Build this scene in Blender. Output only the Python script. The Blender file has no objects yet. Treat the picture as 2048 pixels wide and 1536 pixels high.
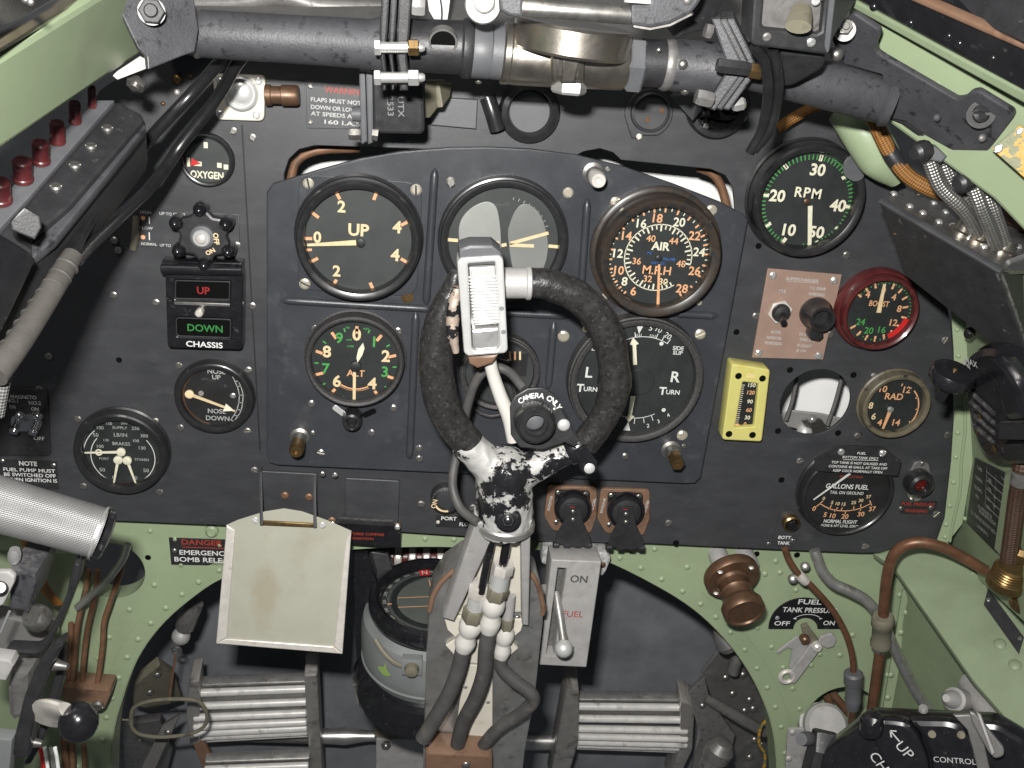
import bpy, bmesh, math, random
from mathutils import Vector, Matrix
random.seed(7)
SC = bpy.context.scene
COL = SC.collection
# ------------------------------------------------------------------ camera
# X right, Z up, instrument panel face lies in the plane Y = 0, the viewer sits at negative Y
FPX = 2000.0
CAM = Vector((-0.07235, -0.69586, 0.38290))
_p, _y, _r = math.radians(23.431), math.radians(6.888), math.radians(5.673)
CF = Vector((math.sin(_y)*math.cos(_p), math.cos(_y)*math.cos(_p), -math.sin(_p)))
_rt = Vector((math.cos(_y), -math.sin(_y), 0)); _up = _rt.cross(CF)
CR = math.cos(_r)*_rt + math.sin(_r)*_up
CU = math.cos(_r)*_up - math.sin(_r)*_rt
cd = bpy.data.cameras.new('camera'); cam = bpy.data.objects.new('camera', cd); COL.objects.link(cam)
cd.sensor_width = 36.0; cd.lens = 36.0*FPX/2048.0; cd.clip_start = 0.01; cd.clip_end = 50
cam.matrix_world = Matrix(((CR.x, CU.x, -CF.x, CAM.x), (CR.y, CU.y, -CF.y, CAM.y), (CR.z, CU.z, -CF.z, CAM.z), (0, 0, 0, 1)))
SC.camera = cam
# ------------------------------------------------------------------ light
wd = bpy.data.worlds.new('World'); SC.world = wd; wd.use_nodes = True
wd.node_tree.nodes['Background'].inputs[0].default_value = (0.85, 0.92, 1.0, 1)
wd.node_tree.nodes['Background'].inputs[1].default_value = 0.07
def area(name, loc, target, sx, sy, power, col=(1, 1, 1)):
    l = bpy.data.lights.new(name, 'AREA'); l.shape = 'RECTANGLE'; l.size = sx; l.size_y = sy; l.energy = power; l.color = col
    o = bpy.data.objects.new(name, l); COL.objects.link(o); o.location = loc
    o.rotation_euler = (Vector(target)-Vector(loc)).to_track_quat('-Z', 'Y').to_euler()
    return o
# the flash of the hand-held camera, a hand's width up and to the left of the lens
flash = area('camera_flash', CAM + CU*0.062 - CR*0.030 - CF*0.02, CAM + CF*0.75 + CU*0.04, 0.032, 0.018, 10.5, (1.0, 0.985, 0.95))
# dim lighting of the hall overhead
hall = area('hall_light', (-0.5, -1.3, 1.9), (0, 0, 0.1), 0.5, 0.5, 10.0, (1.0, 0.96, 0.90))
SC.view_settings.view_transform = 'Standard'; SC.view_settings.look = 'None'
SC.view_settings.exposure = 0.0; SC.view_settings.gamma = 1.0; SC.view_settings.use_curve_mapping = False
SC.render.engine = 'CYCLES'
SC.cycles.use_denoising = True
SC.cycles.max_bounces = 6; SC.cycles.transparent_max_bounces = 8
SC.cycles.caustics_reflective = False; SC.cycles.caustics_refractive = False
SC.cycles.sample_clamp_indirect = 4.0
# ------------------------------------------------------------------ pixel <-> place
def ray(px, py): return CF*FPX + CR*(px-1024) + CU*(768-py)
def W(px, py, Y):
    d = ray(px, py); return CAM + d*((Y-CAM.y)/d.y)
def mpp(px, py, Y): return (W(px+4, py, Y)-W(px-4, py, Y)).length/8      # metres per photo pixel there
class Fr:
    """a frame on a plane: local x, y in the plane, local z = its normal"""
    def __init__(s, o, u, n):
        u = u.normalized(); n = n.normalized(); u = (u - n*u.dot(n)).normalized(); v = n.cross(u)
        s.o, s.u, s.v, s.n = o, u, v, n
        s.M = Matrix(((u.x, v.x, n.x, o.x), (u.y, v.y, n.y, o.y), (u.z, v.z, n.z, o.z), (0, 0, 0, 1)))
        s.I = s.M.inverted()
    def at(s, px, py, h=0.0):
        d = ray(px, py); o = s.o + s.n*h
        t = (o-CAM).dot(s.n)/d.dot(s.n)
        return s.I @ (CAM + d*t)
    def pl(s, pts, h=0.0): return [s.at(a, b, h).to_2d() for a, b in pts]
    def k(s, px, py, h=0.0): return (s.at(px+5, py, h)-s.at(px-5, py, h)).length/10
    def loc(s, p): return s.I @ Vector(p)
def PF(px, py, nb=0.0, nf=None):
    o = W(px, py, -(nb if nf is None else nf)); o.y = -nb
    return Fr(o, Vector((1, 0, 0)), Vector((0, -1, 0)))
def F3(a, b, c):
    A, B, C = W(*a), W(*b), W(*c); n = (B-A).cross(C-A).normalized()
    if n.dot(CAM-A) < 0: n = -n
    return Fr(A, B-A, n)
def zm(bx, by, k): return lambda x, y: (bx+x*k, by+y*k)
# ------------------------------------------------------------------ materials
MATS = {}
def mat(name, col, rough=.5, metal=0.0, var=.12, scale=90, bump=.0, bscale=900, col2=None, lo=.55, hi=.6, rough2=None, metal2=None,
        scale2=60, det2=6, coat=0.0, spec=.5, stretch=None, coat_rough=.1, sheen=0, ro2=.62, wear=None):
    m = bpy.data.materials.new(name); m.use_nodes = True; nt = m.node_tree; N = nt.nodes; L = nt.links
    b = N['Principled BSDF']; tc = N.new('ShaderNodeTexCoord'); src = tc.outputs['Object']
    if stretch:
        mp = N.new('ShaderNodeMapping'); mp.inputs['Scale'].default_value = stretch; L.new(src, mp.inputs[0]); src = mp.outputs[0]
    def noise(sc, det=4, ro=.55):
        n = N.new('ShaderNodeTexNoise'); n.inputs['Scale'].default_value = sc; n.inputs['Detail'].default_value = det
        n.inputs['Roughness'].default_value = ro; L.new(src, n.inputs['Vector']); return n
    def rgb(c): return (*c[:3], 1)
    n1 = noise(scale, 5, .6)
    mr = N.new('ShaderNodeMapRange'); mr.inputs[1].default_value = .25; mr.inputs[2].default_value = .75
    mr.inputs[3].default_value = 1-var; mr.inputs[4].default_value = 1+var; L.new(n1.outputs[0], mr.inputs[0])
    mul = N.new('ShaderNodeVectorMath'); mul.operation = 'SCALE'; mul.inputs[0].default_value = col[:3]; L.new(mr.outputs[0], mul.inputs['Scale'])
    colout = mul.outputs[0]
    b.inputs['Metallic'].default_value = metal; b.inputs['Specular IOR Level'].default_value = spec
    rr = N.new('ShaderNodeMapRange'); rr.inputs[1].default_value = .2; rr.inputs[2].default_value = .8
    rr.inputs[3].default_value = max(.03, rough*.82); rr.inputs[4].default_value = min(1, rough*1.18); L.new(n1.outputs[0], rr.inputs[0])
    rout = rr.outputs[0]
    if col2 is not None:
        n2 = noise(scale2, det2, ro2)
        m2 = N.new('ShaderNodeMapRange'); m2.inputs[1].default_value = lo; m2.inputs[2].default_value = hi; L.new(n2.outputs[0], m2.inputs[0])
        mx = N.new('ShaderNodeMix'); mx.data_type = 'RGBA'; L.new(m2.outputs[0], mx.inputs[0]); L.new(colout, mx.inputs[6]); mx.inputs[7].default_value = rgb(col2)
        colout = mx.outputs[2]
        if rough2 is not None:
            q = N.new('ShaderNodeMix'); L.new(m2.outputs[0], q.inputs[0]); L.new(rout, q.inputs[2]); q.inputs[3].default_value = rough2; rout = q.outputs[0]
        if metal2 is not None:
            q = N.new('ShaderNodeMix'); L.new(m2.outputs[0], q.inputs[0]); q.inputs[2].default_value = metal; q.inputs[3].default_value = metal2; L.new(q.outputs[0], b.inputs['Metallic'])
    if wear is not None:   # paint rubbed off along raised edges
        ge = N.new('ShaderNodeNewGeometry'); nw = noise(260, 6, .7); ad = N.new('ShaderNodeMath'); ad.operation = 'MULTIPLY_ADD'; ad.inputs[1].default_value = .16; ad.inputs[2].default_value = -.08
        L.new(nw.outputs[0], ad.inputs[0]); sm_ = N.new('ShaderNodeMath'); sm_.operation = 'ADD'; L.new(ge.outputs['Pointiness'], sm_.inputs[0]); L.new(ad.outputs[0], sm_.inputs[1])
        mw = N.new('ShaderNodeMapRange'); mw.inputs[1].default_value = .625; mw.inputs[2].default_value = .69; mw.inputs[4].default_value = .75; L.new(sm_.outputs[0], mw.inputs[0])
        xw = N.new('ShaderNodeMix'); xw.data_type = 'RGBA'; L.new(mw.outputs[0], xw.inputs[0]); L.new(colout, xw.inputs[6]); xw.inputs[7].default_value = rgb(wear); colout = xw.outputs[2]
    L.new(colout, b.inputs['Base Color']); L.new(rout, b.inputs['Roughness'])
    if coat: b.inputs['Coat Weight'].default_value = coat; b.inputs['Coat Roughness'].default_value = coat_rough
    if bump:
        n3 = noise(bscale, 3, .6); bp = N.new('ShaderNodeBump'); bp.inputs['Strength'].default_value = bump; bp.inputs['Distance'].default_value = .0006
        h = n3.outputs[0]
        if col2 is not None and metal2 is not None:
            ad = N.new('ShaderNodeMath'); ad.operation = 'SUBTRACT'; L.new(h, ad.inputs[0]); L.new(m2.outputs[0], ad.inputs[1]); h = ad.outputs[0]
        L.new(h, bp.inputs['Height']); L.new(bp.outputs[0], b.inputs['Normal'])
    MATS[name] = m; return m
def glass_mat():
    m = bpy.data.materials.new('dial_glass'); m.use_nodes = True; nt = m.node_tree; N = nt.nodes; L = nt.links; N.clear()
    o = N.new('ShaderNodeOutputMaterial'); t = N.new('ShaderNodeBsdfTransparent'); g = N.new('ShaderNodeBsdfGlossy'); g.inputs['Roughness'].default_value = .04
    t.inputs[0].default_value = (.96, .97, .96, 1)
    mx = N.new('ShaderNodeMixShader')
    mx.inputs[0].default_value = .045; L.new(t.outputs[0], mx.inputs[1]); L.new(g.outputs[0], mx.inputs[2]); L.new(mx.outputs[0], o.inputs[0])
    MATS['glass'] = m
glass_mat()
def braid_mat(name, c1, c2, sc, metal, rough):
    m = mat(name, c1, rough, metal, var=.25, scale=300)
    nt = m.node_tree; N = nt.nodes; L = nt.links; b = N['Principled BSDF']
    uv = N.new('ShaderNodeUVMap'); sep = N.new('ShaderNodeSeparateXYZ'); L.new(uv.outputs[0], sep.inputs[0])
    def mth(op, a, bb):
        q = N.new('ShaderNodeMath'); q.operation = op
        for i, x in enumerate((a, bb)):
            if isinstance(x, (int, float)): q.inputs[i].default_value = x
            elif x is not None: L.new(x, q.inputs[i])
        return q.outputs[0]
    u = mth('MULTIPLY', sep.outputs[0], 6*2*math.pi); v = mth('MULTIPLY', sep.outputs[1], sc*2*math.pi)
    h = mth('MULTIPLY', mth('SINE', mth('ADD', u, v), None), mth('SINE', mth('SUBTRACT', u, v), None))
    h2 = mth('MULTIPLY_ADD', h, .5); h2.node.inputs[2].default_value = .5
    mx = N.new('ShaderNodeMix'); mx.data_type = 'RGBA'; L.new(h2, mx.inputs[0]); mx.inputs[6].default_value = (*c2, 1)
    old = b.inputs['Base Color'].links[0].from_socket; L.new(old, mx.inputs[7]); L.new(mx.outputs[2], b.inputs['Base Color'])
    bp = N.new('ShaderNodeBump'); bp.inputs['Strength'].default_value = .9; bp.inputs['Distance'].default_value = .0006; L.new(h2, bp.inputs['Height']); L.new(bp.outputs[0], b.inputs['Normal'])
    return m
def knurl_mat(name):
    m = mat(name, (.27, .268, .266), .4, .45, var=.1, scale=60)
    nt = m.node_tree; N = nt.nodes; L = nt.links; b = N['Principled BSDF']
    uv = N.new('ShaderNodeUVMap'); sep = N.new('ShaderNodeSeparateXYZ'); L.new(uv.outputs[0], sep.inputs[0])
    outs = []
    for s in (1, -1):
        a = N.new('ShaderNodeMath'); a.operation = 'MULTIPLY'; a.inputs[1].default_value = 44*2*math.pi; L.new(sep.outputs[0], a.inputs[0])
        c = N.new('ShaderNodeMath'); c.operation = 'MULTIPLY'; c.inputs[1].default_value = s*440*2*math.pi; L.new(sep.outputs[1], c.inputs[0])
        d = N.new('ShaderNodeMath'); d.operation = 'ADD'; L.new(a.outputs[0], d.inputs[0]); L.new(c.outputs[0], d.inputs[1])
        e = N.new('ShaderNodeMath'); e.operation = 'SINE'; L.new(d.outputs[0], e.inputs[0]); outs.append(e.outputs[0])
    mx = N.new('ShaderNodeMath'); mx.operation = 'MULTIPLY'; L.new(outs[0], mx.inputs[0]); L.new(outs[1], mx.inputs[1])
    bp = N.new('ShaderNodeBump'); bp.inputs['Strength'].default_value = .4; bp.inputs['Distance'].default_value = .0005; L.new(mx.outputs[0], bp.inputs['Height']); L.new(bp.outputs[0], b.inputs['Normal'])
K = (.026, .027, .031)
mat('panel', (.037, .038, .0415), .42, var=.16, scale=30, bump=.22, bscale=1500, spec=.55, col2=(.062, .063, .068), lo=.57, hi=.9, scale2=34, stretch=(1, 2.2, 1))
mat('flypanel', (.0345, .0368, .0425), .34, var=.16, scale=35, bump=.2, bscale=1500, col2=(.066, .068, .072), lo=.58, hi=.8, scale2=55)
mat('black', (.020, .020, .022), .45, wear=(.22, .205, .19), var=.25, scale=120, bump=.2, bscale=900, col2=(.09, .085, .08), lo=.66, hi=.74, scale2=140)
mat('blackgloss', (.010, .010, .012), .22, var=.3, scale=120, coat=.25, col2=(.05, .048, .045), lo=.62, hi=.75, scale2=160, rough2=.5)
mat('blackpaint', (.045, .045, .050), .5, wear=(.20, .19, .18), var=.25, scale=60, bump=.35, bscale=700, col2=(.014, .014, .016), lo=.56, hi=.66, scale2=130)
mat('bezel', (.016, .016, .017), .3, var=.2, scale=150, coat=.3, col2=(.06, .05, .042), lo=.66, hi=.74, scale2=160)
mat('bezelbrown', (.036, .027, .021), .33, var=.3, scale=120, coat=.2, col2=(.02, .019, .018), lo=.5, hi=.6, scale2=120)
mat('bezelgrain', (.035, .034, .034), .45, var=.4, scale=500, bump=.6, bscale=1400)
mat('bezelolive', (.11, .095, .065), .4, var=.25, scale=150, col2=(.03, .028, .024), lo=.56, hi=.66, scale2=120)
mat('bezelred', (.075, .014, .014), .35, var=.25, scale=120, coat=.3, col2=(.06, .012, .012), lo=.56, hi=.7, scale2=90)
mat('dial', (.016, .019, .019), .55, var=.15, scale=80)
mat('dialgrey', (.035, .039, .039), .5, var=.1, scale=60)
mat('dialdark', (.009, .009, .010), .6)
mat('lobelight', (.30, .30, .29), .4, var=.15, scale=25)
mat('lobedark', (.19, .19, .186), .4, var=.12, scale=25)
mat('cream', (.70, .54, .33), .5, var=.12, scale=300)
mat('ivory', (.70, .66, .52), .5, var=.1, scale=300)
mat('salmon', (.70, .36, .19), .5, var=.12, scale=300)
mat('lumgreen', (.06, .30, .07), .5, var=.12, scale=300)
mat('ink', (.64, .64, .62), .5, var=.12, scale=500)
mat('inkdim', (.40, .40, .39), .5, var=.3, scale=500)
mat('inkred', (.30, .035, .02), .5, var=.2, scale=500)
mat('inkblue', (.03, .10, .35), .5)
mat('inkdark', (.06, .06, .055), .6)
mat('reflag', (.55, .02, .02), .45)
mat('redlens', (.09, .006, .006), .15, coat=.5)
mat('white', (.86, .86, .84), .5, var=.05, scale=40)
mat('green', (.275, .338, .208), .42, var=.07, scale=14, bump=.03, bscale=200, col2=(.21, .235, .15), lo=.55, hi=.95, scale2=14, det2=3)
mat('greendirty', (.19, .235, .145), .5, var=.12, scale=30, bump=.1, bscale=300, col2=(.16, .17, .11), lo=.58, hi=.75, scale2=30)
mat('rail', (.10, .085, .05), .22, var=.4, scale=40, coat=.4)
mat('alu', (.55, .54, .52), .35, .85, var=.18, scale=70, bump=.12, bscale=700, col2=(.30, .29, .27), lo=.58, hi=.72, scale2=80)
mat('alubright', (.80, .79, .77), .28, .8, var=.1, scale=90, col2=(.5, .48, .45), lo=.6, hi=.72, scale2=120)
mat('alupaint', (.37, .36, .352), .5, .2, var=.10, scale=70, bump=.12, bscale=700, col2=(.29, .275, .26), lo=.56, hi=.75, scale2=80)
mat('silver', (.66, .66, .645), .32, .5, var=.06, scale=60)
mat('nickel', (.40, .365, .32), .3, .95, var=.18, scale=80, bump=.08, bscale=900, col2=(.30, .26, .21), lo=.55, hi=.7, scale2=60, rough2=.45)
mat('chrome', (.72, .72, .72), .12, 1.0, var=.06)
mat('steel', (.34, .33, .31), .38, .9, var=.25, scale=120, col2=(.16, .13, .11), lo=.58, hi=.7, scale2=120)
mat('steeldark', (.17, .165, .16), .45, .4, var=.3, scale=120, bump=.15, bscale=900, col2=(.07, .06, .055), lo=.56, hi=.7, scale2=120)
mat('brass', (.25, .165, .075), .33, .9, var=.25, scale=150, col2=(.16, .10, .05), lo=.55, hi=.7, scale2=140)
mat('copper', (.125, .072, .043), .42, .5, var=.25, scale=120, col2=(.14, .07, .04), lo=.52, hi=.7, scale2=120)
mat('copperpipe', (.20, .105, .06), .5, .3, var=.25, scale=80, col2=(.10, .085, .06), lo=.55, hi=.7, scale2=90)
mat('copperbrt', (.15, .072, .04), .42, .4, var=.3, scale=90, col2=(.12, .07, .04), lo=.55, hi=.68, scale2=110)
mat('rubber', (.060, .058, .057), .55, var=.2, scale=80, col2=(.14, .11, .085), lo=.58, hi=.8, scale2=60)
mat('cable', (.012, .012, .013), .3, var=.3, scale=120, coat=.2)
mat('tape', (.06, .055, .05), .7, var=.2, scale=80, bump=.3, bscale=500)
mat('leather', (.022, .021, .021), .29, var=.5, scale=260, bump=.5, bscale=380, col2=(.085, .08, .077), lo=.57, hi=.76, scale2=420)
mat('chipped', (.012, .012, .014), .2, 0, var=.3, scale=200, bump=.7, bscale=260, col2=(.40, .395, .38), lo=.475, hi=.49, rough2=.55, metal2=.25, scale2=31, det2=11, coat=.3, ro2=.70)
mat('chippedcopper', (.014, .014, .016), .25, 0, var=.3, scale=200, bump=.6, bscale=260, col2=(.42, .34, .28), lo=.50, hi=.52, rough2=.5, metal2=.4, scale2=80, det2=6)
mat('creampaint', (.62, .58, .50), .4, var=.08, scale=40, col2=(.42, .36, .25), lo=.6, hi=.85, scale2=50)
mat('cardback', (.33, .325, .265), .55, var=.05, scale=40, bump=.03, col2=(.28, .26, .20), lo=.56, hi=.85, scale2=24)
mat('stain', (.40, .30, .17), .6, var=.2, scale=60)
mat('tin', (.70, .66, .61), .34, .4, var=.15, scale=110, col2=(.48, .40, .33), lo=.6, hi=.72, scale2=110)
mat('tan', (.29, .195, .155), .5, .15, var=.1, scale=60, col2=(.25, .145, .10), lo=.58, hi=.75, scale2=70)
mat('bakelite', (.17, .10, .065), .42, var=.2, scale=80, col2=(.11, .06, .04), lo=.56, hi=.7, scale2=70)
mat('yellow', (.50, .46, .15), .45, var=.06, scale=50, col2=(.48, .40, .08), lo=.6, hi=.75, scale2=60)
mat('yellowcraze', (.42, .22, .008), .5, var=.1, scale=60, bump=.4, bscale=300, col2=(.13, .135, .06), lo=.50, hi=.51, scale2=110, det2=3)
mat('redknob', (.08, .015, .017), .38, var=.25, scale=160, col2=(.30, .16, .15), lo=.6, hi=.75, scale2=160)
mat('porcelain', (.50, .485, .455), .3, var=.05, scale=60, coat=.3)
mat('greybox', (.085, .087, .093), .5, var=.15, scale=60, bump=.15)
mat('compassgrey', (.17, .18, .18), .5, var=.12, scale=40, col2=(.15, .15, .15), lo=.58, hi=.7, scale2=60)
mat('limegreen', (.22, .32, .09), .5)
mat('backwall', (.15, .158, .172), .6, var=.3, scale=12, bump=.15, bscale=200, col2=(.21, .22, .235), lo=.5, hi=.8, scale2=16)
mat('darkmetal', (.15, .145, .14), .5, .3, var=.2, scale=50, col2=(.24, .23, .22), lo=.56, hi=.75, scale2=40)
mat('pedalmetal', (.36, .34, .32), .4, .35, var=.2, scale=60, col2=(.14, .125, .11), lo=.55, hi=.7, scale2=50)
mat('screwcream', (.52, .48, .39), .34, .55, var=.15, scale=300)
mat('treadmetal', (.78, .76, .73), .3, .25, var=.12, scale=80, col2=(.34, .32, .30), lo=.58, hi=.75, scale2=70)
mat('dimred', (.25, .012, .012), .5)
mat('dimgreen', (.022, .16, .035), .5)
mat('olive', (.15, .138, .10), .55, var=.2, scale=50, col2=(.07, .065, .05), lo=.55, hi=.7, scale2=50)
mat('roughzinc', (.45, .45, .44), .6, .3, var=.4, scale=350, bump=.9, bscale=420)
mat('dark', (.004, .004, .004), .8, spec=.05)
mat('orange', (.27, .105, .02), .5, var=.3, scale=120)
mat('dome', (.10, .108, .10), .4, var=.1)
braid_mat('braidmetal', (.55, .54, .51), (.24, .235, .22), 260, .8, .35)
braid_mat('braidorange', (.34, .15, .03), (.09, .04, .012), 330, 0, .6)
braid_mat('braidbrown', (.075, .036, .02), (.02, .011, .007), 330, 0, .6)
braid_mat('braidgrey', (.22, .22, .21), (.05, .05, .05), 300, .2, .6)
knurl_mat('knurl')
# ------------------------------------------------------------------ geometry
def cat_rom(pts, n=6, closed=False):
    P = [Vector(p) for p in pts]; m = len(P)
    if m < 3: return P
    out = []
    rng = range(m) if closed else range(m-1)
    for i in rng:
        p0 = P[(i-1) % m] if (closed or i) else P[0]*2-P[1]
        p1 = P[i]; p2 = P[(i+1) % m]
        p3 = P[(i+2) % m] if (closed or i+2 < m) else P[-1]*2-P[-2]
        for k in range(n):
            t = k/n
            out.append(.5*((2*p1)+(p2-p0)*t+(2*p0-5*p1+4*p2-p3)*t*t+(3*p1-p0-3*p2+p3)*t**3))
    if not closed: out.append(P[-1])
    return out
def rnd(poly, r, n=4):
    """fillet the corners of a 2D polygon"""
    out = []; m = len(poly)
    for i in range(m):
        a, b, c = Vector(poly[i-1]), Vector(poly[i]), Vector(poly[(i+1) % m])
        la, lc = (a-b).length, (c-b).length; q = min(r, la*.45, lc*.45)
        p, s = b+(a-b)*(q/la), b+(c-b)*(q/lc)
        for k in range(n+1):
            t = k/n; out.append(p*(1-t)**2+b*2*t*(1-t)+s*t*t)
    return out
def circ(x, y, r, n=32, a0=0): return [Vector((x+r*math.cos(a0+2*math.pi*k/n), y+r*math.sin(a0+2*math.pi*k/n))) for k in range(n)]
def rect(x, y, w, h): return [Vector((x-w/2, y-h/2)), Vector((x+w/2, y-h/2)), Vector((x+w/2, y+h/2)), Vector((x-w/2, y+h/2))]
_tc = {}
def text_mesh(s, bold):
    if (s, bold) in _tc: return _tc[(s, bold)]
    c = bpy.data.curves.new('t', 'FONT'); c.body = s; c.size = 1.0; c.offset = bold; c.resolution_u = 3; c.fill_mode = 'FRONT'
    o = bpy.data.objects.new('t', c); me = bpy.data.meshes.new_from_object(o)
    vs = [v.co.copy() for v in me.vertices]; fs = [tuple(p.vertices) for p in me.polygons]
    bpy.data.objects.remove(o); bpy.data.curves.remove(c); bpy.data.meshes.remove(me)
    if vs:
        x0 = min(v.x for v in vs); x1 = max(v.x for v in vs); y0 = min(v.y for v in vs); y1 = max(v.y for v in vs)
    else: x0 = x1 = y0 = y1 = 0
    _tc[(s, bold)] = (vs, fs, x0, x1, y0, y1); return _tc[(s, bold)]
class G:
    def __init__(s): s.v = []; s.f = []; s.uv = {}; s.fl = set()
    def add(s, vs, fs, M=None):
        b = len(s.v)
        s.v += [tuple(M @ Vector(v)) if M else tuple(v) for v in vs]; s.f += [tuple(b+i for i in f) for f in fs]; return s
    def plate(s, outer, z0, z1, bev=0.0, holes=(), M=None):
        c = bpy.data.curves.new('p', 'CURVE'); c.dimensions = '2D'; c.fill_mode = 'BOTH'; h = (z1-z0)/2; bev = min(bev, h*.98)
        c.extrude = max(h-bev, 1e-6); c.bevel_depth = bev; c.bevel_resolution = 1; c.offset = -bev
        for pl in [outer]+list(holes):
            sp = c.splines.new('POLY'); sp.points.add(len(pl)-1); sp.use_cyclic_u = True
            for i, p in enumerate(pl): sp.points[i].co = (p[0], p[1], 0, 1)
        o = bpy.data.objects.new('p', c); me = bpy.data.meshes.new_from_object(o); zc = (z0+z1)/2
        key = {}; idx = []; vs = []
        for v in me.vertices:                       # weld caps and rims
            c_ = (round(v.co.x, 7), round(v.co.y, 7), round(v.co.z, 7))
            if c_ not in key: key[c_] = len(vs); vs.append((v.co.x, v.co.y, v.co.z+zc))
            idx.append(key[c_])
        fs = [f for f in (tuple(dict.fromkeys(idx[i] for i in p.vertices)) for p in me.polygons) if len(f) > 2]
        bpy.data.objects.remove(o); bpy.data.curves.remove(c); bpy.data.meshes.remove(me)
        b_ = len(s.f)
        for i, f in enumerate(fs):                  # the two faces of a plate stay flat shaded
            if max(vs[q][2] for q in f)-min(vs[q][2] for q in f) < 1e-7: s.fl.add(b_+i)
        return s.add(vs, fs, M)
    def box(s, x, y, w, h, z0, z1, bev=.0004, rad=0, M=None):
        p = rect(x, y, w, h); return s.plate(rnd(p, rad) if rad else p, z0, z1, bev, M=M)
    def flat(s, poly, z):
        b = len(s.v); s.v += [(p[0], p[1], z) for p in poly]; s.f.append(tuple(range(b, b+len(poly)))); return s
    def lathe(s, prof, x=0, y=0, seg=40, M=None, cap=True):
        vs, fs = [], []
        for r, z in prof:
            for k in range(seg):
                a = 2*math.pi*k/seg; vs.append((x+r*math.cos(a), y+r*math.sin(a), z))
        for i in range(len(prof)-1):
            for k in range(seg):
                q = (k+1) % seg; fs.append((i*seg+k, i*seg+q, (i+1)*seg+q, (i+1)*seg+k))
        if cap:
            fs.append(tuple(range(seg-1, -1, -1))); b = (len(prof)-1)*seg; fs.append(tuple(range(b, b+seg)))
        return s.add(vs, fs, M)
    def cyl(s, p0, p1, r0, r1=None, seg=20, bev=0.0):
        p0, p1 = Vector(p0), Vector(p1); d = p1-p0; l = d.length; r1 = r0 if r1 is None else r1
        M = Matrix.Translation(p0) @ d.to_track_quat('Z', 'Y').to_matrix().to_4x4()
        pr = [(r0, 0), (r1, l)] if not bev else [(r0-bev, 0), (r0, bev), (r1, l-bev), (r1-bev, l)]
        return s.lathe(pr, seg=seg, M=M)
    def axis(s, p0, p1, prof, seg=24):
        """lathe with profile (r, t 0..1) along p0 -> p1"""
        p0, p1 = Vector(p0), Vector(p1); d = p1-p0; M = Matrix.Translation(p0) @ d.to_track_quat('Z', 'Y').to_matrix().to_4x4()
        return s.lathe([(r, t*d.length) for r, t in prof], seg=seg, M=M)
    def sphere(s, c, r, seg=16, sz=1.0, M=None, half=False):
        n = seg//2; a0 = 0 if half else -math.pi/2
        pr = [(max(r*math.cos(a0+(math.pi/2-a0)*k/n), 1e-6), r*sz*math.sin(a0+(math.pi/2-a0)*k/n)) for k in range(n+1)]
        T = Matrix.Translation(Vector(c)); return s.lathe(pr, seg=seg, M=(M @ T if M else T))
    def torus(s, r, rr, z=0, x=0, y=0, seg=40, s2=10, M=None):
        vs, fs = [], []
        for k in range(seg):
            a = 2*math.pi*k/seg
            for j in range(s2):
                b = 2*math.pi*j/s2; R = r+rr*math.cos(b); vs.append((x+R*math.cos(a), y+R*math.sin(a), z+rr*math.sin(b)))
        for k in range(seg):
            for j in range(s2): fs.append((k*s2+j, ((k+1) % seg)*s2+j, ((k+1) % seg)*s2+(j+1) % s2, k*s2+(j+1) % s2))
        return s.add(vs, fs, M)
    def tube(s, pts, r, seg=12, n=6, closed=False, flat=1.0, smooth=True, fup=None):
        P = cat_rom(pts, n, closed) if smooth else [Vector(p) for p in pts]; m = len(P)
        if isinstance(r, (list, tuple)):
            rs = []
            for i in range(m):
                t = i/(m-1)*(len(r)-1); a = min(int(t), len(r)-2); rs.append(r[a]+(r[a+1]-r[a])*(t-a))
        else: rs = [r]*m
        tang = [((P[(i+1) % m]-P[i-1]) if closed else (P[min(i+1, m-1)]-P[max(i-1, 0)])).normalized() for i in range(m)]
        up = Vector(fup) if fup else (Vector((0, 0, 1)) if abs(tang[0].z) < .9 else Vector((1, 0, 0)))
        b = len(s.v); L = 0
        nx = None
        for i in range(m):
            t = tang[i]
            nx = (up - t*up.dot(t)).normalized() if nx is None else (nx - t*nx.dot(t)).normalized()
            ny = t.cross(nx)
            if i: L += (P[i]-P[i-1]).length
            for k in range(seg):
                a = 2*math.pi*k/seg; s.v.append(tuple(P[i]+nx*(rs[i]*math.cos(a)*flat)+ny*(rs[i]*math.sin(a))))
                s.uv[len(s.v)-1] = (k/seg, L)
        for i in range(m if closed else m-1):
            j = (i+1) % m
            for k in range(seg):
                q = (k+1) % seg; s.f.append((b+i*seg+k, b+i*seg+q, b+j*seg+q, b+j*seg+k))
        if not closed:
            s.f.append(tuple(b+k for k in range(seg-1, -1, -1))); s.f.append(tuple(b+(m-1)*seg+k for k in range(seg)))
        return s
    def text(s, t, x, y, h, z, rot=0.0, bold=.018, w=None, left=False):
        vs, fs, x0, x1, y0, y1 = text_mesh(t, bold)
        if not vs: return s
        sc = h/.70; cx = x0 if left else (x0+x1)/2; cy = .35; wx = 1.0 if w is None else w/((x1-x0)*sc)
        ca, sa = math.cos(rot), math.sin(rot); out = []
        for v in vs:
            a, c = (v.x-cx)*sc*wx, (v.y-cy)*sc; out.append((x+a*ca-c*sa, y+a*sa+c*ca, z))
        return s.add(out, fs)
    def line(s, a, b, w0, z, w1=None):
        a, b = Vector(a[:2]), Vector(b[:2]); d = (b-a).normalized(); p = Vector((-d.y, d.x)); w1 = w0 if w1 is None else w1
        return s.flat([a-p*w0/2, b-p*w1/2, b+p*w1/2, a+p*w0/2], z)
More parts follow.
